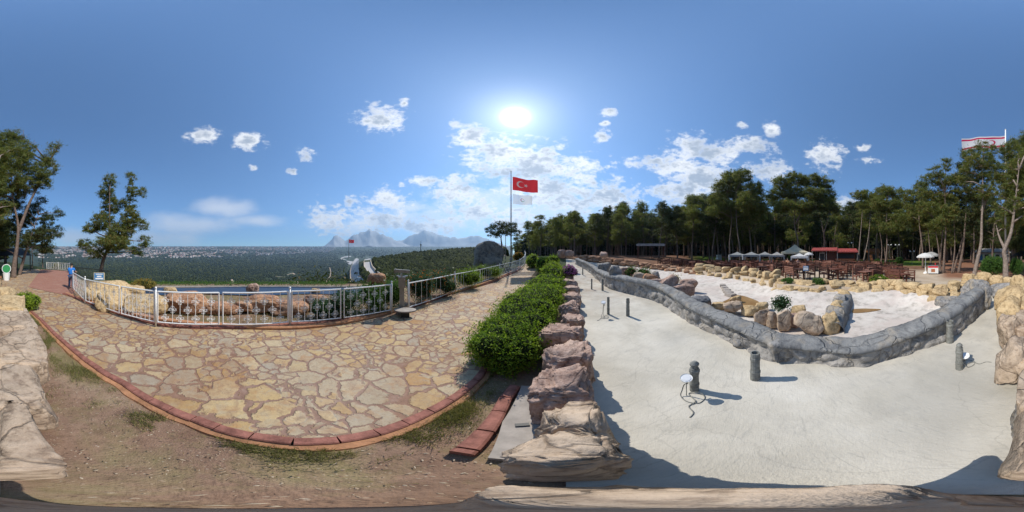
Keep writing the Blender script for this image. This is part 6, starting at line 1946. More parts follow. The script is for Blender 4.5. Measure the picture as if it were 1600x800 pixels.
# a few more of the same beyond the path end on the garden side
lft = []
for (p_, r_, sc, k, lb) in [(8, 33, 0.55, 0, 'dark pine behind the litter bin'), (50, 30, 0.42, 3, 'small pine between the two path side pines and the far fence'), (66, 36, 0.5, 1, 'small green pine beyond the plaza corner'), (96, 30, 0.30, 5, 'low pine beyond the far lattice fence'), (-14, 26, 0.75, 2, 'pine in the gap behind the tan boulders'), (88, 44, 0.36, 4, 'low pine on the slope past the lattice fence'),
                           (1590 - 1600, 40, 0.8, 4, 'pine past the right hand end of the rim boulders'), (808, 34, 0.28, 2, 'small dark pine beside the flagpole'), (765, 40, 0.2, 1, 'low scrub pine on the slope past the huge boulder')]:
    root = copy_tree(PROTO[k])
    s_, c_ = unit(p_); x, y = r_ * s_, r_ * c_
    z = max(float(terrain(x, y)), -6.0)
    root.location = (x, y, z); root.scale = (sc * 1.2, sc * 1.2, sc); root.rotation_euler = (0, 0, p_)
    tag(root, lb, 'tree', 'pines round the edge of the garden')
# undergrowth and farther trunks closing the wood: uncountable
rg_ = np.random.default_rng(31)
n = 34000
pa = rg_.uniform(806, 1612, n); ra = rg_.uniform(108, 150, n)
aa = np.radians((pa - 800) * 0.225)
x, y = ra * np.sin(aa), ra * np.cos(aa)
hm = np.clip(2.33 + ra * np.tan(np.radians((400 - np.interp(pa, SKY_X, SKY_Y)) * 0.225)) * 0.62, 3, 26)
z = terr(x, y) + rg_.uniform(0, 1, n) ** 1.4 * hm
o = clumps('forest', x, y, z, rg_.uniform(0.7, 1.7, n), M['forest'], 0.8, 9)
tag(o, 'dark depth of the pine wood behind the last separate trees', 'forest', kind='stuff')
b = MB()
for i in range(160):
    p_ = rd_.uniform(830, 1590); r_ = rd_.uniform(88, 108); s_, c_ = unit(p_)
    x_, y_ = r_ * s_, r_ * c_; z_ = float(terr(x_, y_))
    b.tube([(x_, y_, z_), (x_ + rd_.uniform(-.5, .5), y_, z_ + 6), (x_ + rd_.uniform(-.8, .8), y_, z_ + 13)], [0.2, 0.17, 0.12], 5)
tag(b.build('forest', M['bark']), 'crowded far trunks in the depth of the wood', 'forest', kind='stuff')
# shrubs on the near slope of the hill to the fence
n = 9000
pa = rg_.uniform(470, 800, n); ra = 15 + 62 * rg_.uniform(0, 1, n) ** 1.2
aa = np.radians((pa - 800) * 0.225); x, y = ra * np.sin(aa), ra * np.cos(aa)
pyy = 400 - np.degrees(np.arctan((terrain(x, y) + 0.9 - EYE) / ra)) / 0.225
ok = (terrain(x, y) < -0.9) & ~((pa > 735) & (pa < 800) & (ra < 27)) & ~((pa > 540) & (pa < 592) & (pyy < 447))
x, y, ra = x[ok], y[ok], ra[ok]
Vl, Fl = [], []
P_ = np.stack([x, y, terrain(x, y)], -1)
Q = (P_[:, None, :] + rg_.normal(0, 1, (len(P_), 22, 3)) * np.array([0.9, 0.9, 0.6]) + np.array([0, 0, 0.5])).reshape(-1, 3)
V, F = leaves_at(Q, 0.2, rg_, 0.4)
o = np_mesh('undergrowth', V, F, M['pinedark']); tag(o, 'dark scrub covering the slope just below the garden', 'scrub', kind='stuff')

# ---------------------------------------------------------------- the big shrub and small bushes on the terrace
bush_px('round_shrub', 1530, 1572, 399, 434, 'bush', 'big round dark green shrub behind the rim boulders', 9000, 0.06, 801, zb=0.42, shell=0.62, bumpy=0.35)
bush_px('round_shrub', 1576, 1600, 402, 432, 'bush', 'dark shrub right of the crooked pine foot', 5000, 0.06, 802, zb=0.42, shell=0.62, bumpy=0.35)
bush_px('round_shrub', 1398, 1413, 401, 413, 'bush', 'small shrub at the edge of the sandy path by the lawn', 2500, 0.09, 803, zb=0.45)
bush_px('round_shrub', 1366, 1376, 404, 413, 'bush', 'little clipped shrub before the lawn', 1500, 0.1, 804, zb=0.45)
bush_px('round_shrub', 1343, 1362, 384, 405, 'bush', 'light green bushy tree behind the kiosk end', 4000, 0.12, 805, zb=0.45)
bush_px('round_shrub', 1228, 1240, 398, 411, 'hedge', 'bright green shrub between the gazebos and cream tent', 1800, 0.1, 806, zb=0.45)
bush_px('succulent', 1416, 1424, 427, 433, 'rose', 'small grey green agave on the rim before the path', 120, 0.12, 807, zb=0.6, shell=0.3)

# ---------------------------------------------------------------- cafe furniture
def make_table():
    e = empty('cafe_table'); tag(e, 'x', 'table', 'red brown wooden tables of the open air cafe')
    b = MB()
    for k in range(5): b.box((0, -0.32 + 0.16 * k, 0.735), (1.25, 0.145, 0.035))
    b.build('tabletop', M['woodred'], e)
    for s in (-1, 1):
        b = MB(); b.box((0.48 * s, 0, 0.36), (0.09, 0.10, 0.70)); b.box((0.48 * s, 0, 0.03), (0.10, 0.62, 0.06)); b.box((0.48 * s, 0, 0.69), (0.08, 0.62, 0.05))
        b.build('leg', M['woodred'], e)
    return e
def make_bench():
    e = empty('cafe_bench'); tag(e, 'x', 'bench', 'slat backed wooden benches of the open air cafe')
    b = MB()
    for k in range(3): b.box((0, -0.15 + 0.15 * k, 0.42), (1.2, 0.13, 0.035))
    b.build('seat', M['woodred'], e)
    b = MB()
    for k in range(4): b.box((0, 0.235 + 0.012 * k, 0.54 + 0.115 * k), (1.2, 0.025, 0.075))
    b.build('backrest', M['woodred'], e)
    for s in (-1, 1):
        b = MB(); b.box((0.55 * s, -0.17, 0.20), (0.07, 0.07, 0.40)); b.box((0.55 * s, 0.21, 0.47), (0.07, 0.07, 0.94)); b.box((0.55 * s, 0, 0.36), (0.06, 0.40, 0.06))
        b.build('leg', M['woodred'], e)
    return e
T0_, B0_ = make_table(), make_bench()
ft = fb_ = True
tabs, bens = [], []
row = 0
r_ = 11.6
while r_ < 34 and len(tabs) < 112:
    p_ = 1085 + rd_.uniform(0, 12) if r_ < 20 else 1030 + rd_.uniform(0, 12)
    step = 2.25 / (r_ * R(0.225))
    pend = 1412 if r_ < 20 else 1400
    while p_ < pend:
        rr_ = r_ + rd_.uniform(-0.35, 0.35)
        ok = rr_ > rim_r((p_ - 800) * 0.225) + 2.2 and not (1255 < p_ < 1292 and 12.2 < r_ < 17) and rd_.random() < 0.93 and not (1265 < p_ < 1340 and r_ > 30)
        if ok and len(tabs) < 115:
            s_, c_ = unit(p_); x, y = rr_ * s_, rr_ * c_; z = float(terr(x, y))
            a = rd_.choice([0.2, 0.2 + PI / 2, 0.35]) + rd_.uniform(-0.15, 0.15)
            t = T0_ if ft else copy_tree(T0_); ft = False
            t.location = (x, y, z); t.rotation_euler = (0, 0, a)
            tabs.append((p_, rr_, t))
            for s in (-1, 1):
                if rd_.random() < 0.10: continue
                b_ = B0_ if fb_ else copy_tree(B0_); fb_ = False
                off = Vector((0, 0.66 * s, 0)); off.rotate(Euler((0, 0, a)))
                b_.location = (x + off.x, y + off.y, z); b_.rotation_euler = (0, 0, a + (0 if s > 0 else PI) + rd_.uniform(-0.12, 0.12))
                bens.append((p_ + s, math.hypot(x + off.x, y + off.y), b_))
        p_ += step * rd_.uniform(0.9, 1.15)
    r_ += 1.95
FLM = [(1040, 'the grey roofed shelter'), (1122, 'the white statue'), (1157, 'the tallest pine'), (1200, 'the white gazebos'), (1259, 'the blue and white sign'), (1305, 'the red roofed kiosk'), (1350, 'the thin curved pine'), (1400, 'the sandy path')]
for lo, hi, wd in ((0, 14.5, 'front row'), (14.5, 19, 'second band'), (19, 25, 'middle band'), (25, 60, 'shaded back')):
    name_all([(p_, o) for p_, q_, o in tabs if lo <= q_ < hi], 'wooden table of the ' + wd, FLM)
    pass
    name_all([(p_, o) for p_, q_, o in bens if lo <= q_ < hi], 'slatted bench of the ' + wd, FLM)

# blue and white sign at the rim
q = pd(1259, 440, 10.6)
root = empty('information_sign', (q.x, q.y, 0.42), R((800 - 1259) * 0.225)); tag(root, 'blue and white sign on a post between the round bushes', 'sign')
b = MB(); b.box((0, 0.03, 0.45), (0.05, 0.04, 0.9)); b.build('post', M['metal'], root)
b = MB(); b.box((0, 0, 1.10), (0.36, 0.03, 0.33)); pn = b.build('board', M['signblue'], root)
b = MB(); b.box((0, -0.0175, 1.07), (0.31, 0.004, 0.17)); b.box((0, -0.0175, 1.21), (0.28, 0.004, 0.05)); b.build('print', M['whitecloth'], pn)

# ---------------------------------------------------------------- shelters, tents, kiosk
def at(px_, d):
    s_, c_ = unit(px_); return d * s_, d * c_, float(terr(d * s_, d * c_)), R((800 - px_) * 0.225)
x, y, z, rz = at(1017, 37)
root = empty('shelter', (x, y, z), rz); tag(root, 'open shelter with a flat grey roof and dark posts under the pines', 'shelter')
b = MB(); b.box((0, 0, 3.25), (6.2, 3.0, 0.12)); b.box((0, -1.52, 3.05), (6.3, 0.05, 0.45)); b.box((0, 0, 3.34), (5.8, 2.6, 0.05)); b.build('roof', M['greyroof'], root)
for sx in (-2.9, 0.2, 2.9):
    for sy in (-1.35, 1.35):
        b = MB(); b.box((sx, sy, 1.6), (0.12, 0.12, 3.2)); b.build('post', M['woodred'], root)
def gazebo(px_, d, w, h, he, mt, label, name='gazebo', group='white gazebos beside the cafe tables', peak=0.0, drapes=False):
    x, y, z, rz = at(px_, d)
    root = empty(name, (x, y, z), rz); tag(root, label, 'gazebo' if name == 'gazebo' else 'tent', group)
    b = MB(); n = 8
    vs = []
    for j, (f, hh) in enumerate(((1.0, he - 0.35), (1.0, he), (0.62, he + (h - he) * 0.28), (0.3, he + (h - he) * 0.62), (0.04, h))):
        for k in range(n * 4):
            t = k / (n * 4) * 4; s = int(t); u = (t - s) * 2 - 1
            P_ = [(u, -1), (1, u), (-u, 1), (-1, -u)][s]
            sag = 0.0 if j != 1 else 0.0
            vs.append((P_[0] * w / 2 * f, P_[1] * w / 2 * f, hh + sag))
    m_ = n * 4
    fs = [(j * m_ + k, j * m_ + (k + 1) % m_, (j + 1) * m_ + (k + 1) % m_, (j + 1) * m_ + k) for j in range(4) for k in range(m_)]
    fs.append(tuple(range(4 * m_, 5 * m_)))
    b.add(vs, fs); b.build('canopy', M[mt], root)
    for sx in (-1, 1):
        for sy in (-1, 1):
            b = MB(); b.box((sx * w * 0.48, sy * w * 0.48, he / 2), (0.07, 0.07, he)); b.build('post', M['white'], root)
            if drapes:
                b = MB()
                b.tube([(sx * w * 0.46, sy * w * 0.46, he), (sx * w * 0.47, sy * w * 0.46, he * 0.5), (sx * w * 0.45, sy * w * 0.46, 0.1)], [0.22, 0.12, 0.2], 8); b.build('curtain', M['canvas'], root)
gazebo(1152, 33, 3.3, 2.45, 1.85, 'tentgrey', 'white gazebo furthest from the cream tent, behind two trunks', drapes=True)
gazebo(1174, 32, 3.4, 2.45, 1.85, 'tentgrey', 'white gazebo second in the row right of the tall twin trunks', drapes=True)
gazebo(1195, 33.5, 3.0, 2.5, 1.9, 'tentgrey', 'white gazebo third in the row', drapes=True)
gazebo(1214, 33, 3.0, 2.45, 1.8, 'greyroof', 'greyish gazebo fourth in the row before the bright shrub')
gazebo(1242, 35.5, 5.6, 4.1, 2.4, 'cream', 'large cream peaked tent behind the cafe tables', 'tent', None)
gazebo(1249, 28.5, 2.9, 2.1, 1.6, 'canvas', 'low bluish white awning tent before the cream one')
def parasol(px_, d, r, h, he, mt, label, pole='white', group=None, seed=0):
    x, y, z, rz = at(px_, d)
    root = empty('parasol', (x, y, z), rz); tag(root, label, 'parasol', group)
    b = MB(); n = 8; vs = []
    for (f, hh) in ((1.0, he - 0.13), (1.0, he), (0.66, he + (h - he) * 0.55), (0.3, he + (h - he) * 0.88), (0.02, h)):
        for k in range(n * 2):
            a = PI * k / n; rr_ = r * f * (1 if k % 2 == 0 else 0.955)
            vs.append((rr_ * math.cos(a), rr_ * math.sin(a), hh))
    m_ = 2 * n
    b.add(vs, [(j * m_ + k, j * m_ + (k + 1) % m_, (j + 1) * m_ + (k + 1) % m_, (j + 1) * m_ + k) for j in range(4) for k in range(m_)] + [tuple(range(4 * m_, 5 * m_))])
    b.build('canopy', M[mt], root)
    b = MB(); b.tube([(0, 0, 0), (0, 0, h - 0.02)], 0.045, 8); b.build('pole', M[pole], root)
    b = MB(); b.lathe([(0.24, 0), (0.24, 0.14), (0.16, 0.2), (0.08, 0.22)], n=12); b.build('base', M['white'], root)
    b = MB()
    for k in range(8):
        a = 2 * PI * k / 8; b.tube([(0.03, 0, he + (h - he) * 0.2), (r * 0.95 * math.cos(a), r * 0.95 * math.sin(a), he - 0.02)] if False else [(0, 0, h - 0.12), (r * 0.95 * math.cos(a), r * 0.95 * math.sin(a), he - 0.01)], 0.012, 4)
    b.build('ribs', M['steel'], root)
    return root
parasol(1446, 18.3, 1.0, 2.34, 1.92, 'canvas', 'white umbrella standing by the snack cart')
parasol(1455, 19.8, 1.05, 2.50, 2.05, 'greyroof', 'bluish grey umbrella behind the white one', 'metal')
parasol(1264, 31, 0.9, 2.35, 1.9, 'canvas', 'small white parasol left of the kiosk counter')
# kiosk
x, y, z, rz = at(1304, 34.5)
root = empty('kiosk', (x, y, z), rz); tag(root, 'low brown cafe kiosk with a red tiled roof under the pines', 'kiosk')
b = MB(); b.box((1.2, 0.6, 1.25), (6.2, 3.2, 2.5)); b.build('wall', M['woodred'], root)
b = MB()
for (x0, x1, zr_, ze) in ((-4.6, 0.6, 3.45, 2.75), (0.5, 4.7, 3.25, 2.5)):
    k0 = len(b.v)
    n = 26
    for i in range(n + 1):
        xx = x0 + (x1 - x0) * i / n; wv = 0.03 * math.sin(i * PI)
        wv = 0.035 * (i % 2)
        b.v += [(xx, -2.6, ze + wv), (xx, 0.2, zr_ + wv), (xx, 2.9, ze + wv)]
    for i in range(n):
        a = k0 + 3 * i
        b.f += [(a, a + 3, a + 4, a + 1), (a + 1, a + 4, a + 5, a + 2)]
    b.box(((x0 + x1) / 2, -2.58, ze - 0.08), (x1 - x0, 0.06, 0.14))
o = b.build('roof', M['rooftile'], root)
b = MB(); b.box((2.1, -1.25, 0.55), (4.0, 0.5, 1.1)); b.build('counter', M['woodorange'], root)
b = MB(); b.box((2.2, -1.02, 1.65), (3.6, 0.06, 0.9)); b.build('serving_opening', M['black'], root)
b = MB(); b.box((-2.6, -0.4, 1.2), (1.1, 0.7, 2.3)); b.build('fridge', M['white'], root)
b = MB(); b.box((-2.6, -0.76, 1.3), (0.9, 0.03, 1.7)); b.build('fridge_door', M['black'], root)
for sx in (-4.4, -1.6, 0.55, 4.5):
    b = MB(); b.box((sx, -2.4, 1.3), (0.12, 0.12, 2.6)); b.build('post', M['metal'], root)
x, y, z, rz = at(1364, 62)
root = empty('garden_hut', (x, y, z), rz); tag(root, 'small orange wooden hut far off beyond the lawn', 'hut')
b = MB(); b.box((0, 0, 1.6), (4.2, 3.0, 3.2)); b.build('wall', M['woodorange'], root)
b = MB(); b.add([(-2.6, -2, 3.1), (2.6, -2, 3.1), (2.6, 2, 3.1), (-2.6, 2, 3.1), (-2.4, 0, 4.7), (2.4, 0, 4.7)], [(0, 1, 5, 4), (2, 3, 4, 5), (1, 2, 5), (3, 0, 4), (3, 2, 1, 0)]); b.build('roof', M['woodorange'], root)
b = MB(); b.box((0.4, -1.53, 1.5), (1.0, 0.05, 1.9)); b.build('opening', M['black'], root)
x, y, z, rz = at(1392, 62)
# snack cart
x, y, z, rz = at(1458, 17.9)
root = empty('snack_cart', (x, y, z), rz); tag(root, 'pale snack cart with a red lettered top edge under the umbrella', 'cart')
b = MB(); b.box((0, 0, 0.50), (1.12, 0.62, 0.80)); b.build('body', M['plaster'], root)
b = MB(); b.box((0, -0.313, 0.80), (1.06, 0.012, 0.17)); b.build('red_band', M['redcloth'], root)
b = MB(); b.box((0.0, -0.313, 0.42), (0.42, 0.012, 0.34)); b.build('picture_panel', M['woodorange'], root)
b = MB(); b.box((0, 0.0, 0.95), (1.2, 0.7, 0.05)); b.build('counter_top', M['steel'], root)
b = MB(); b.box((-0.3, 0.12, 1.1), (0.3, 0.25, 0.25)); b.build('appliance', M['black'], root)
b = MB(); b.tube([(0.25, 0.1, 0.97), (0.25, 0.1, 1.2)], 0.06, 8); b.build('jar', M['redcloth'], root)
for sx in (-0.4, 0.4):
    b = MB(); b.lathe([(0.02, -0.03), (0.12, -0.03), (0.12, 0.03), (0.02, 0.03)], (sx, -0.22, 0.12), 14, Matrix.Rotation(R(90), 3, 'X')); b.build('wheel', M['black'], root)
# statue
x, y, z, rz = at(1122, 47)
root = empty('statue', (x, y, z), rz); tag(root, 'small white bust on a tall grey plinth on the lawn', 'statue')
b = MB(); b.box((0.3, 0, 0.9), (1.5, 1.3, 1.8), taper=0.9); b.box((0.3, 0, 1.9), (1.7, 1.5, 0.15)); b.build('plinth', M['slab'], root)
b = MB(); b.lathe([(0.30, 0), (0.42, 0.1), (0.40, 0.35), (0.30, 0.5), (0.13, 0.62), (0.12, 0.72), (0.2, 0.85), (0.23, 1.02), (0.18, 1.2), (0.06, 1.28)], (-0.3, -0.9, 0.6), 12); b.build('bust', M['plaster'], root, smooth=True)
# garden lamps
for (px_, d, h, lb) in [(1328, 44, 5.4, 'twin globe garden lamp behind the kiosk roof'), (1402, 46, 5.2, 'twin globe garden lamp on the lawn by the path'), (790, 27, 5.8, 'twin headed lamp beside the flagpole'), (1390, 52, 5.6, 'white globe lamp deeper on the lawn'), (1425, 40, 3.2, 'short dark lamp post at the head of the sandy path')]:
    x, y, z, rz = at(px_, d)
    if px_ < 800: z = 1.7
    root = empty('garden_lamp', (x, y, z), rz); tag(root, lb, 'lamp post', 'globe lamps among the pines')
    b = MB(); b.tube([(0, 0, 0), (0, 0, h)], [0.07, 0.045], 6); b.tube([(-0.5, 0, h - 0.25), (0, 0, h - 0.1), (0.5, 0, h - 0.25)], 0.03, 5); b.build('pole', M['metal'], root)
    for s in (-1, 1):
        b = MB(); b.lathe([(0.03, -0.2), (0.19, -0.1), (0.22, 0.02), (0.15, 0.16), (0.03, 0.2)], (0.5 * s, 0, h - 0.1), 10); b.build('globe', M['white'], root, smooth=True)
# white building and pergola behind the trees on the right
x, y, z, rz = at(1551, 66)
root = empty('pavilion', (x, y, z), rz); tag(root, 'long white pavilion seen between pine trunks beyond the shrub', 'building')
b = MB(); b.box((0, 0, 1.7), (13, 6, 3.4)); b.build('wall', M['plaster'], root)
b = MB(); b.box((0, 0, 3.6), (14, 7, 0.35)); b.add([(-7, -3.5, 3.78), (7, -3.5, 3.78), (7, 3.5, 3.78), (-7, 3.5, 3.78), (-6, 0, 5.2), (6, 0, 5.2)], [(0, 1, 5, 4), (2, 3, 4, 5), (1, 2, 5), (3, 0, 4)]); b.build('roof', M['greyroof'], root)
for sx in (-4.6, -2.3, 2.0, 4.4):
    b = MB(); b.box((sx, -3.02, 1.7), (1.5, 0.06, 2.2)); w_ = b.build('window', M['signblue'] if sx < -4 else M['black'], root)
x, y, z, rz = at(1592, 30)
root = empty('pergola', (x, y, z), rz); tag(root, 'dark wooden pergola posts and beams past the crooked pine', 'pergola')
b = MB(); b.box((0, -1, 2.3), (4.6, 0.14, 0.16)); b.box((0, 1, 2.3), (4.6, 0.14, 0.16))
for k in range(7): b.box((-2.1 + 0.7 * k, 0, 2.42), (0.08, 2.6, 0.1))
b.build('beams', M['black'], root)
for sx in (-2.1, 0, 2.1):
    for sy in (-1, 1):
        b = MB(); b.box((sx, sy, 1.1), (0.12, 0.12, 2.2)); b.build('post', M['black'], root)
x, y, z, rz = at(1596, 13.0)
root = empty('wooden_planter', (x, y, z), rz); tag(root, 'red brown wooden planter box by the right end boulders', 'planter')
b = MB(); b.box((0, 0, 0.3), (0.55, 0.5, 0.6), taper=1.08); b.build('box', M['woodred'], root)
b = MB(); b.box((0, 0, 0.62), (0.66, 0.6, 0.05)); b.build('rim', M['woodorange'], root)
# dark roofed shelter at the far left
s_, c_ = unit(16); x, y = 27 * s_, 27 * c_
root = empty('shelter', (x, y, 0), R((800 - 16) * 0.225)); tag(root, 'dark timber shelter behind the path side pines', 'shelter')
b = MB(); b.add([(-3.4, -2, 2.4), (3.4, -2, 2.4), (3.4, 2, 2.4), (-3.4, 2, 2.4), (-2, 0, 3.6), (2, 0, 3.6)], [(0, 1, 5, 4), (2, 3, 4, 5), (1, 2, 5), (3, 0, 4), (3, 2, 1, 0)]); b.build('roof', M['black'], root)
for sx in (-2.9, -0.9, 1.1, 3.1):
    b = MB(); b.box((sx, -1.8, 1.2), (0.14, 0.14, 2.4)); b.build('post', M['black'], root)

# ---------------------------------------------------------------- flags
def flag_mesh(W, H, wave, seed, nx=34, ny=16, sag=0.0, tilt=0.0):
    V = []
    for j in range(ny + 1):
        for i in range(nx + 1):
            u, v = i / nx, j / ny
            x_ = u * W; z_ = (v - 0.5) * H
            yy = wave * (0.25 + u) * math.sin(u * 9 + v * 1.6 + seed) + wave * 0.35 * math.sin(u * 17 - v * 3)
            V.append((x_, yy, z_ * (1 - 0.06 * u) - sag * u * u + tilt * u + 0.02 * W * math.sin(u * 7 + seed)))
    return V, grid_faces(ny + 1, nx + 1)
def mat_flagcloth(name, kind, W, H):
    """cloth with its printed device; the pattern lies on the cloth's own UV map"""
    m, nt, out = new_mat(name); g = G(nt)
    uv = g.n('ShaderNodeUVMap').outputs[0]
    sp = g.n('ShaderNodeSeparateXYZ'); g.ln(uv, sp.inputs[0])
    u = g.math('MULTIPLY', sp.outputs[0], W); v = g.math('MULTIPLY', sp.outputs[1], H)
    def disc(cx, cy, r):
        a = g.math('SUBTRACT', u, cx); b_ = g.math('SUBTRACT', v, cy)
        d = g.math('SQRT', g.math('ADD', g.math('MULTIPLY', a, a), g.math('MULTIPLY', b_, b_)))
        return g.math('LESS_THAN', d, r)
    def star(cx, cy, r):
        a = g.math('SUBTRACT', u, cx); b_ = g.math('SUBTRACT', v, cy)
        d = g.math('SQRT', g.math('ADD', g.math('MULTIPLY', a, a), g.math('MULTIPLY', b_, b_)))
        an = g.math('ARCTAN2', b_, a)
        k = g.math('ABSOLUTE', g.math('SUBTRACT', g.math('FRACT', g.math('ADD', g.math('DIVIDE', an, 2 * PI / 5), 0.5)), 0.5))
        rr_ = g.math('DIVIDE', r * 0.38, g.math('ADD', g.math('MULTIPLY', g.math('SUBTRACT', 0.5, k), 1.25), 0.38)) if False else g.math('SUBTRACT', r, g.math('MULTIPLY', k, r * 1.25))
        return g.math('LESS_THAN', d, rr_)
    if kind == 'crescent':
        base, mark = (0.60, 0.04, 0.05), (0.50, 0.38, 0.38)  # white crescent and star greyed: their backlit shade is put into the mark colour
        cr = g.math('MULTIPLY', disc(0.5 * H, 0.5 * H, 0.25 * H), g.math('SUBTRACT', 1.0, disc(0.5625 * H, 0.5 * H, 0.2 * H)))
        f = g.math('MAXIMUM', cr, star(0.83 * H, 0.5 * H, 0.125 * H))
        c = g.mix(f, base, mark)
    elif kind == 'stripes':
        base, mark = (0.76, 0.74, 0.74), (0.62, 0.03, 0.10)
        cr = g.math('MULTIPLY', disc(0.62 * H, 0.5 * H, 0.19 * H), g.math('SUBTRACT', 1.0, disc(0.665 * H, 0.5 * H, 0.15 * H)))
        f = g.math('MAXIMUM', cr, star(0.86 * H, 0.5 * H, 0.09 * H))
        vv = sp.outputs[1]
        for lo, hi in ((0.10, 0.23), (0.77, 0.90)):
            f = g.math('MAXIMUM', f, g.math('MULTIPLY', g.math('GREATER_THAN', vv, lo), g.math('LESS_THAN', vv, hi)))
        c = g.mix(f, base, mark)
    else:
        base = (0.74, 0.74, 0.74)
        c = g.mix(g.math('MULTIPLY', disc(0.5 * W, 0.5 * H, 0.20 * H), g.math('SUBTRACT', 1.0, disc(0.53 * W, 0.53 * H, 0.15 * H))), base, (0.5, 0.08, 0.08))
        c = g.mix(g.math('MULTIPLY', disc(0.52 * W, 0.44 * H, 0.14 * H), g.math('SUBTRACT', 1.0, disc(0.52 * W, 0.50 * H, 0.13 * H))), c, (0.06, 0.35, 0.15))
        c = g.mix(disc(0.53 * W, 0.55 * H, 0.06 * H), c, (0.75, 0.35, 0.05))
    d = g.n('ShaderNodeBsdfDiffuse'); g.ln(c, d.inputs[0])
    t = g.n('ShaderNodeBsdfTranslucent'); g.ln(c, t.inputs[0])
    mx = g.n('ShaderNodeMixShader'); mx.inputs[0].default_value = 0.45
    g.ln(d.outputs[0], mx.inputs[1]); g.ln(t.outputs[0], mx.inputs[2])
    if kind == 'emblem':          # thin worn cloth, the sky shows through
        tp = g.n('ShaderNodeBsdfTransparent'); m2 = g.n('ShaderNodeMixShader'); m2.inputs[0].default_value = 0.35
        g.ln(mx.outputs[0], m2.inputs[1]); g.ln(tp.outputs[0], m2.inputs[2]); g.ln(m2.outputs[0], out.inputs[0])
    else: g.ln(mx.outputs[0], out.inputs[0])
    return m
def flag(name, label, loc, rz, W, H, kind, seed, wave=0.12, sag=0.0, tilt=0.0):
    V, F = flag_mesh(W, H, wave, seed, sag=sag, tilt=tilt)
    o = np_mesh(name, V, F, mat_flagcloth('flag_cloth', kind, W, H), smooth=True)
    uvl = o.data.uv_layers.new(name='UVMap')
    nx = 35
    vi = np.zeros(len(o.data.loops), dtype=np.int32); o.data.loops.foreach_get('vertex_index', vi)
    uvs = np.stack([(vi % nx) / 34.0, (vi // nx) / 16.0], -1).astype(np.float32)
    uvl.data.foreach_set('uv', uvs.ravel())
    o.location = loc; o.rotation_euler = (0, 0, rz)
    return tag(o, label, 'flag')
def pole(px_, d, ytop, zb, r, label, mt='metal'):
    q = pd(px_, ytop, d)
    root = empty('flagpole', (q.x, q.y, zb)); tag(root, label, 'flagpole')
    b = MB(); b.tube([(0, 0, 0), (0, 0, (q.z - zb) * 0.5), (0, 0, q.z - zb)], [r, r * 0.8, r * 0.5], 10); b.build('pole', M[mt], root, smooth=True)
    b = MB(); b.lathe([(0.02, 0), (r * 0.9, 0.06), (r * 0.9, 0.12), (0.02, 0.2)], (0, 0, q.z - zb), 10); b.build('finial', M[mt], root)
    b = MB(); b.lathe([(r * 2.4, 0), (r * 2.4, 0.12), (r * 1.2, 0.5), (r * 1.05, 0.55)], n=10); b.build('foot', M['slab'], root)
    return q
d = 28.0
pole(798.5, d, 268, 1.6, 0.13, 'tall grey flagpole with two flags beyond the path end')
a_ = pd(801, 287, d)
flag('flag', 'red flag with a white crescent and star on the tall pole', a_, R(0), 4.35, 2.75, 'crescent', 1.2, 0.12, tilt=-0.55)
a_ = pd(801.5, 311, d)
flag('flag', 'white flag with a small round red and green emblem below the red one', a_, R(-5), 3.3, 1.9, 'emblem', 2.1, 0.10, tilt=-0.35)
d = 250.0
pole(545, d, 373, -2.0, 0.45, 'distant flagpole on the wooded hill by the road')
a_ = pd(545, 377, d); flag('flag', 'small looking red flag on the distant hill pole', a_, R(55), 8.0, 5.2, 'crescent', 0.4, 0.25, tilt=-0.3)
d = 21.0
pole(1571, d, 203, 0.3, 0.14, 'white flagpole standing behind the crooked pine', 'white')
a_ = pd(1570, 221.5, d)
flag('flag', 'white flag with red stripes and a red crescent half hidden by a pine', a_, R(183 - 173 + 0), 5.6, 2.75, 'stripes', 2.6, 0.16, tilt=-0.35)
bpy.data.objects[-1] if False else None
# slender mast on the ridge
q = pd(657.5, 377, 235)
root = empty('radio_mast', (q.x, q.y, float(terrain(q.x, q.y)))); tag(root, 'slender dark radio mast on the wooded ridge', 'mast')
hh = q.z - float(terrain(q.x, q.y))
b = MB(); b.tube([(0, 0, 0), (0, 0, hh * 0.75)], [0.9, 0.6], 6); b.tube([(0, 0, hh * 0.75), (0, 0, hh)], 0.2, 5); b.box((0, 0, hh * 0.72), (1.8, 1.8, 2.4)); b.build('tower', M['metal'], root)

# cars on the hill road
def car(px_, py_, col, lb, rz):
    p = road_pt(px_, py_)
    e = empty('car', p + Vector((0, 0, 0.1)), rz); tag(e, lb, 'car')
    s = 1.25
    b = MB(); b.box((0, 0, 0.6 * s), (1.8 * s, 4.3 * s, 0.65 * s)); o = b.build('body', M[col], e)
    b = MB(); b.box((0, -0.2 * s, 1.15 * s), (1.6 * s, 2.3 * s, 0.5 * s), taper=0.82); b.build('cabin', M['black'], e)
    for sx in (-1, 1):
        for sy in (-1, 1):
            b = MB(); b.lathe([(0.05, -0.1), (0.34, -0.1), (0.34, 0.1), (0.05, 0.1)], (sx * 0.85 * s, sy * 1.35 * s, 0.36), 10, Matrix.Rotation(R(90), 3, 'Y')); b.build('wheel', M['black'], e)
car(556.5, 430.5, 'black', 'dark car driving on the lower carriageway', R(40))
car(562.5, 438.5, 'white', 'white car on the lower carriageway nearest the garden', R(40))
car(557.5, 413.5, 'white', 'white car far up the lower carriageway', R(35))

# weathering differs from piece to piece
for lst in (tabs, bens):
    for _, _, o_ in lst:
        u_ = rd_.random()
        if u_ < 0.55:
            mm = M['wooddark'] if u_ < 0.33 else M['woodfaded']
            for ch in KIDS.get(o_.name, []):
                sl = ch.material_slots[0]; sl.link = 'OBJECT'; sl.material = mm

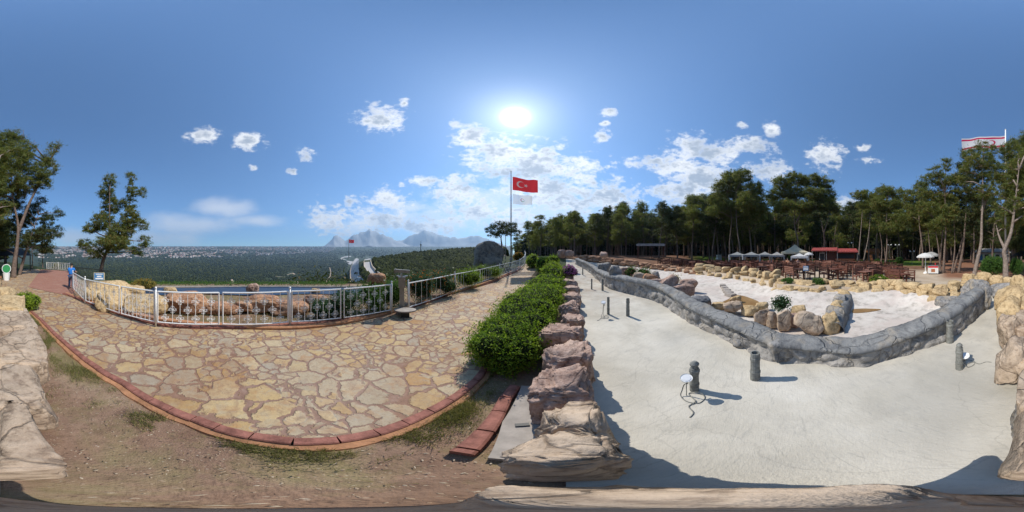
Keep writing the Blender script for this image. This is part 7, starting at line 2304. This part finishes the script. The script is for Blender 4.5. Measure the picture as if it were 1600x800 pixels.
# two guests seated at the shaded tables
def guest(px_, d, cloth, lb, rz):
    x, y, z, _ = at(px_, d)
    global root
    root = empty('person', (x, y, z), rz); tag(root, lb, 'person')
    b = MB(); b.box((0, -0.02, 0.42), (0.5, 0.42, 0.05)); 
    Jt.clear()
    Jt.update({'pel': ((0, 0, 0.50), (0.16, 0.12)), 'wst': ((0, 0, 0.68), (0.14, 0.10)), 'chs': ((0, 0.03, 0.90), (0.17, 0.11)), 'nek': ((0, 0.05, 1.06), (0.06, 0.06)), 'hd0': ((0, 0.06, 1.14), (0.07, 0.08)), 'hd1': ((0, 0.07, 1.23), (0.085, 0.10)), 'hd2': ((0, 0.07, 1.31), (0.07, 0.08)),
      'shl': ((-0.19, 0.03, 0.99), 0.06), 'shr': ((0.19, 0.03, 0.99), 0.06), 'ell': ((-0.25, 0.14, 0.78), 0.045), 'elr': ((0.25, 0.14, 0.78), 0.045), 'hal': ((-0.16, 0.38, 0.79), 0.032), 'har': ((0.16, 0.38, 0.79), 0.032), 'fnl': ((-0.14, 0.47, 0.79), (0.04, 0.02)), 'fnr': ((0.14, 0.47, 0.79), (0.04, 0.02)),
      'hpl': ((-0.10, 0.02, 0.50), 0.09), 'hpr': ((0.10, 0.02, 0.50), 0.09), 'knl': ((-0.12, 0.44, 0.50), 0.065), 'knr': ((0.12, 0.44, 0.50), 0.065), 'anl': ((-0.12, 0.46, 0.09), 0.042), 'anr': ((0.12, 0.46, 0.09), 0.042), 'tol': ((-0.12, 0.60, 0.03), 0.04), 'tor': ((0.12, 0.60, 0.03), 0.04)})
    sub(KN, E, 0.0, M['skin'], 'body')
    sub(['pel', 'wst', 'chs', 'shl', 'shr'], [('pel', 'wst'), ('wst', 'chs'), ('chs', 'shl'), ('chs', 'shr')], 0.045, M[cloth], 'shirt')
    sub(['pel', 'hpl', 'hpr', 'knl', 'knr', 'anl', 'anr'], [('pel', 'hpl'), ('pel', 'hpr'), ('hpl', 'knl'), ('hpr', 'knr'), ('knl', 'anl'), ('knr', 'anr')], 0.026, M['jeans'], 'trousers')
    V0, F0 = ICO[3]
    W = V0 * np.array([0.092, 0.108, 0.10]) + np.array([0, 0.05, 1.30]); W[:, 2] = np.where(V0[:, 1] > 0.35, np.maximum(W[:, 2], 1.30), np.maximum(W[:, 2], 1.20))
    np_mesh('hair', W, F0, M['hair'], root, True)
    bn = copy_tree(B0_); bn.location = (x, y, z); bn.rotation_euler = (0, 0, rz + 0.0)
    off = Vector((0, -0.02, 0.0)); off.rotate(Euler((0, 0, rz))); bn.location = (x + off.x, y + off.y, z)
    bn.rotation_euler = (0, 0, rz + PI)
    bn['label'] = 'slatted bench that ' + ('the guest in the orange top sits on' if cloth == 'woodorange' else 'the guest in the pale pink top sits on')
M['pinkcloth'] = mat_simple('pink_cloth', (0.55, 0.25, 0.25), 0.8, 0, 0.1, 6, 0.1)
guest(1231, 21.5, 'woodorange', 'person in an orange top seated at the shaded cafe tables', R(60))
guest(1246, 21.8, 'pinkcloth', 'person in a pale pink top seated at the shaded cafe tables', R(130))
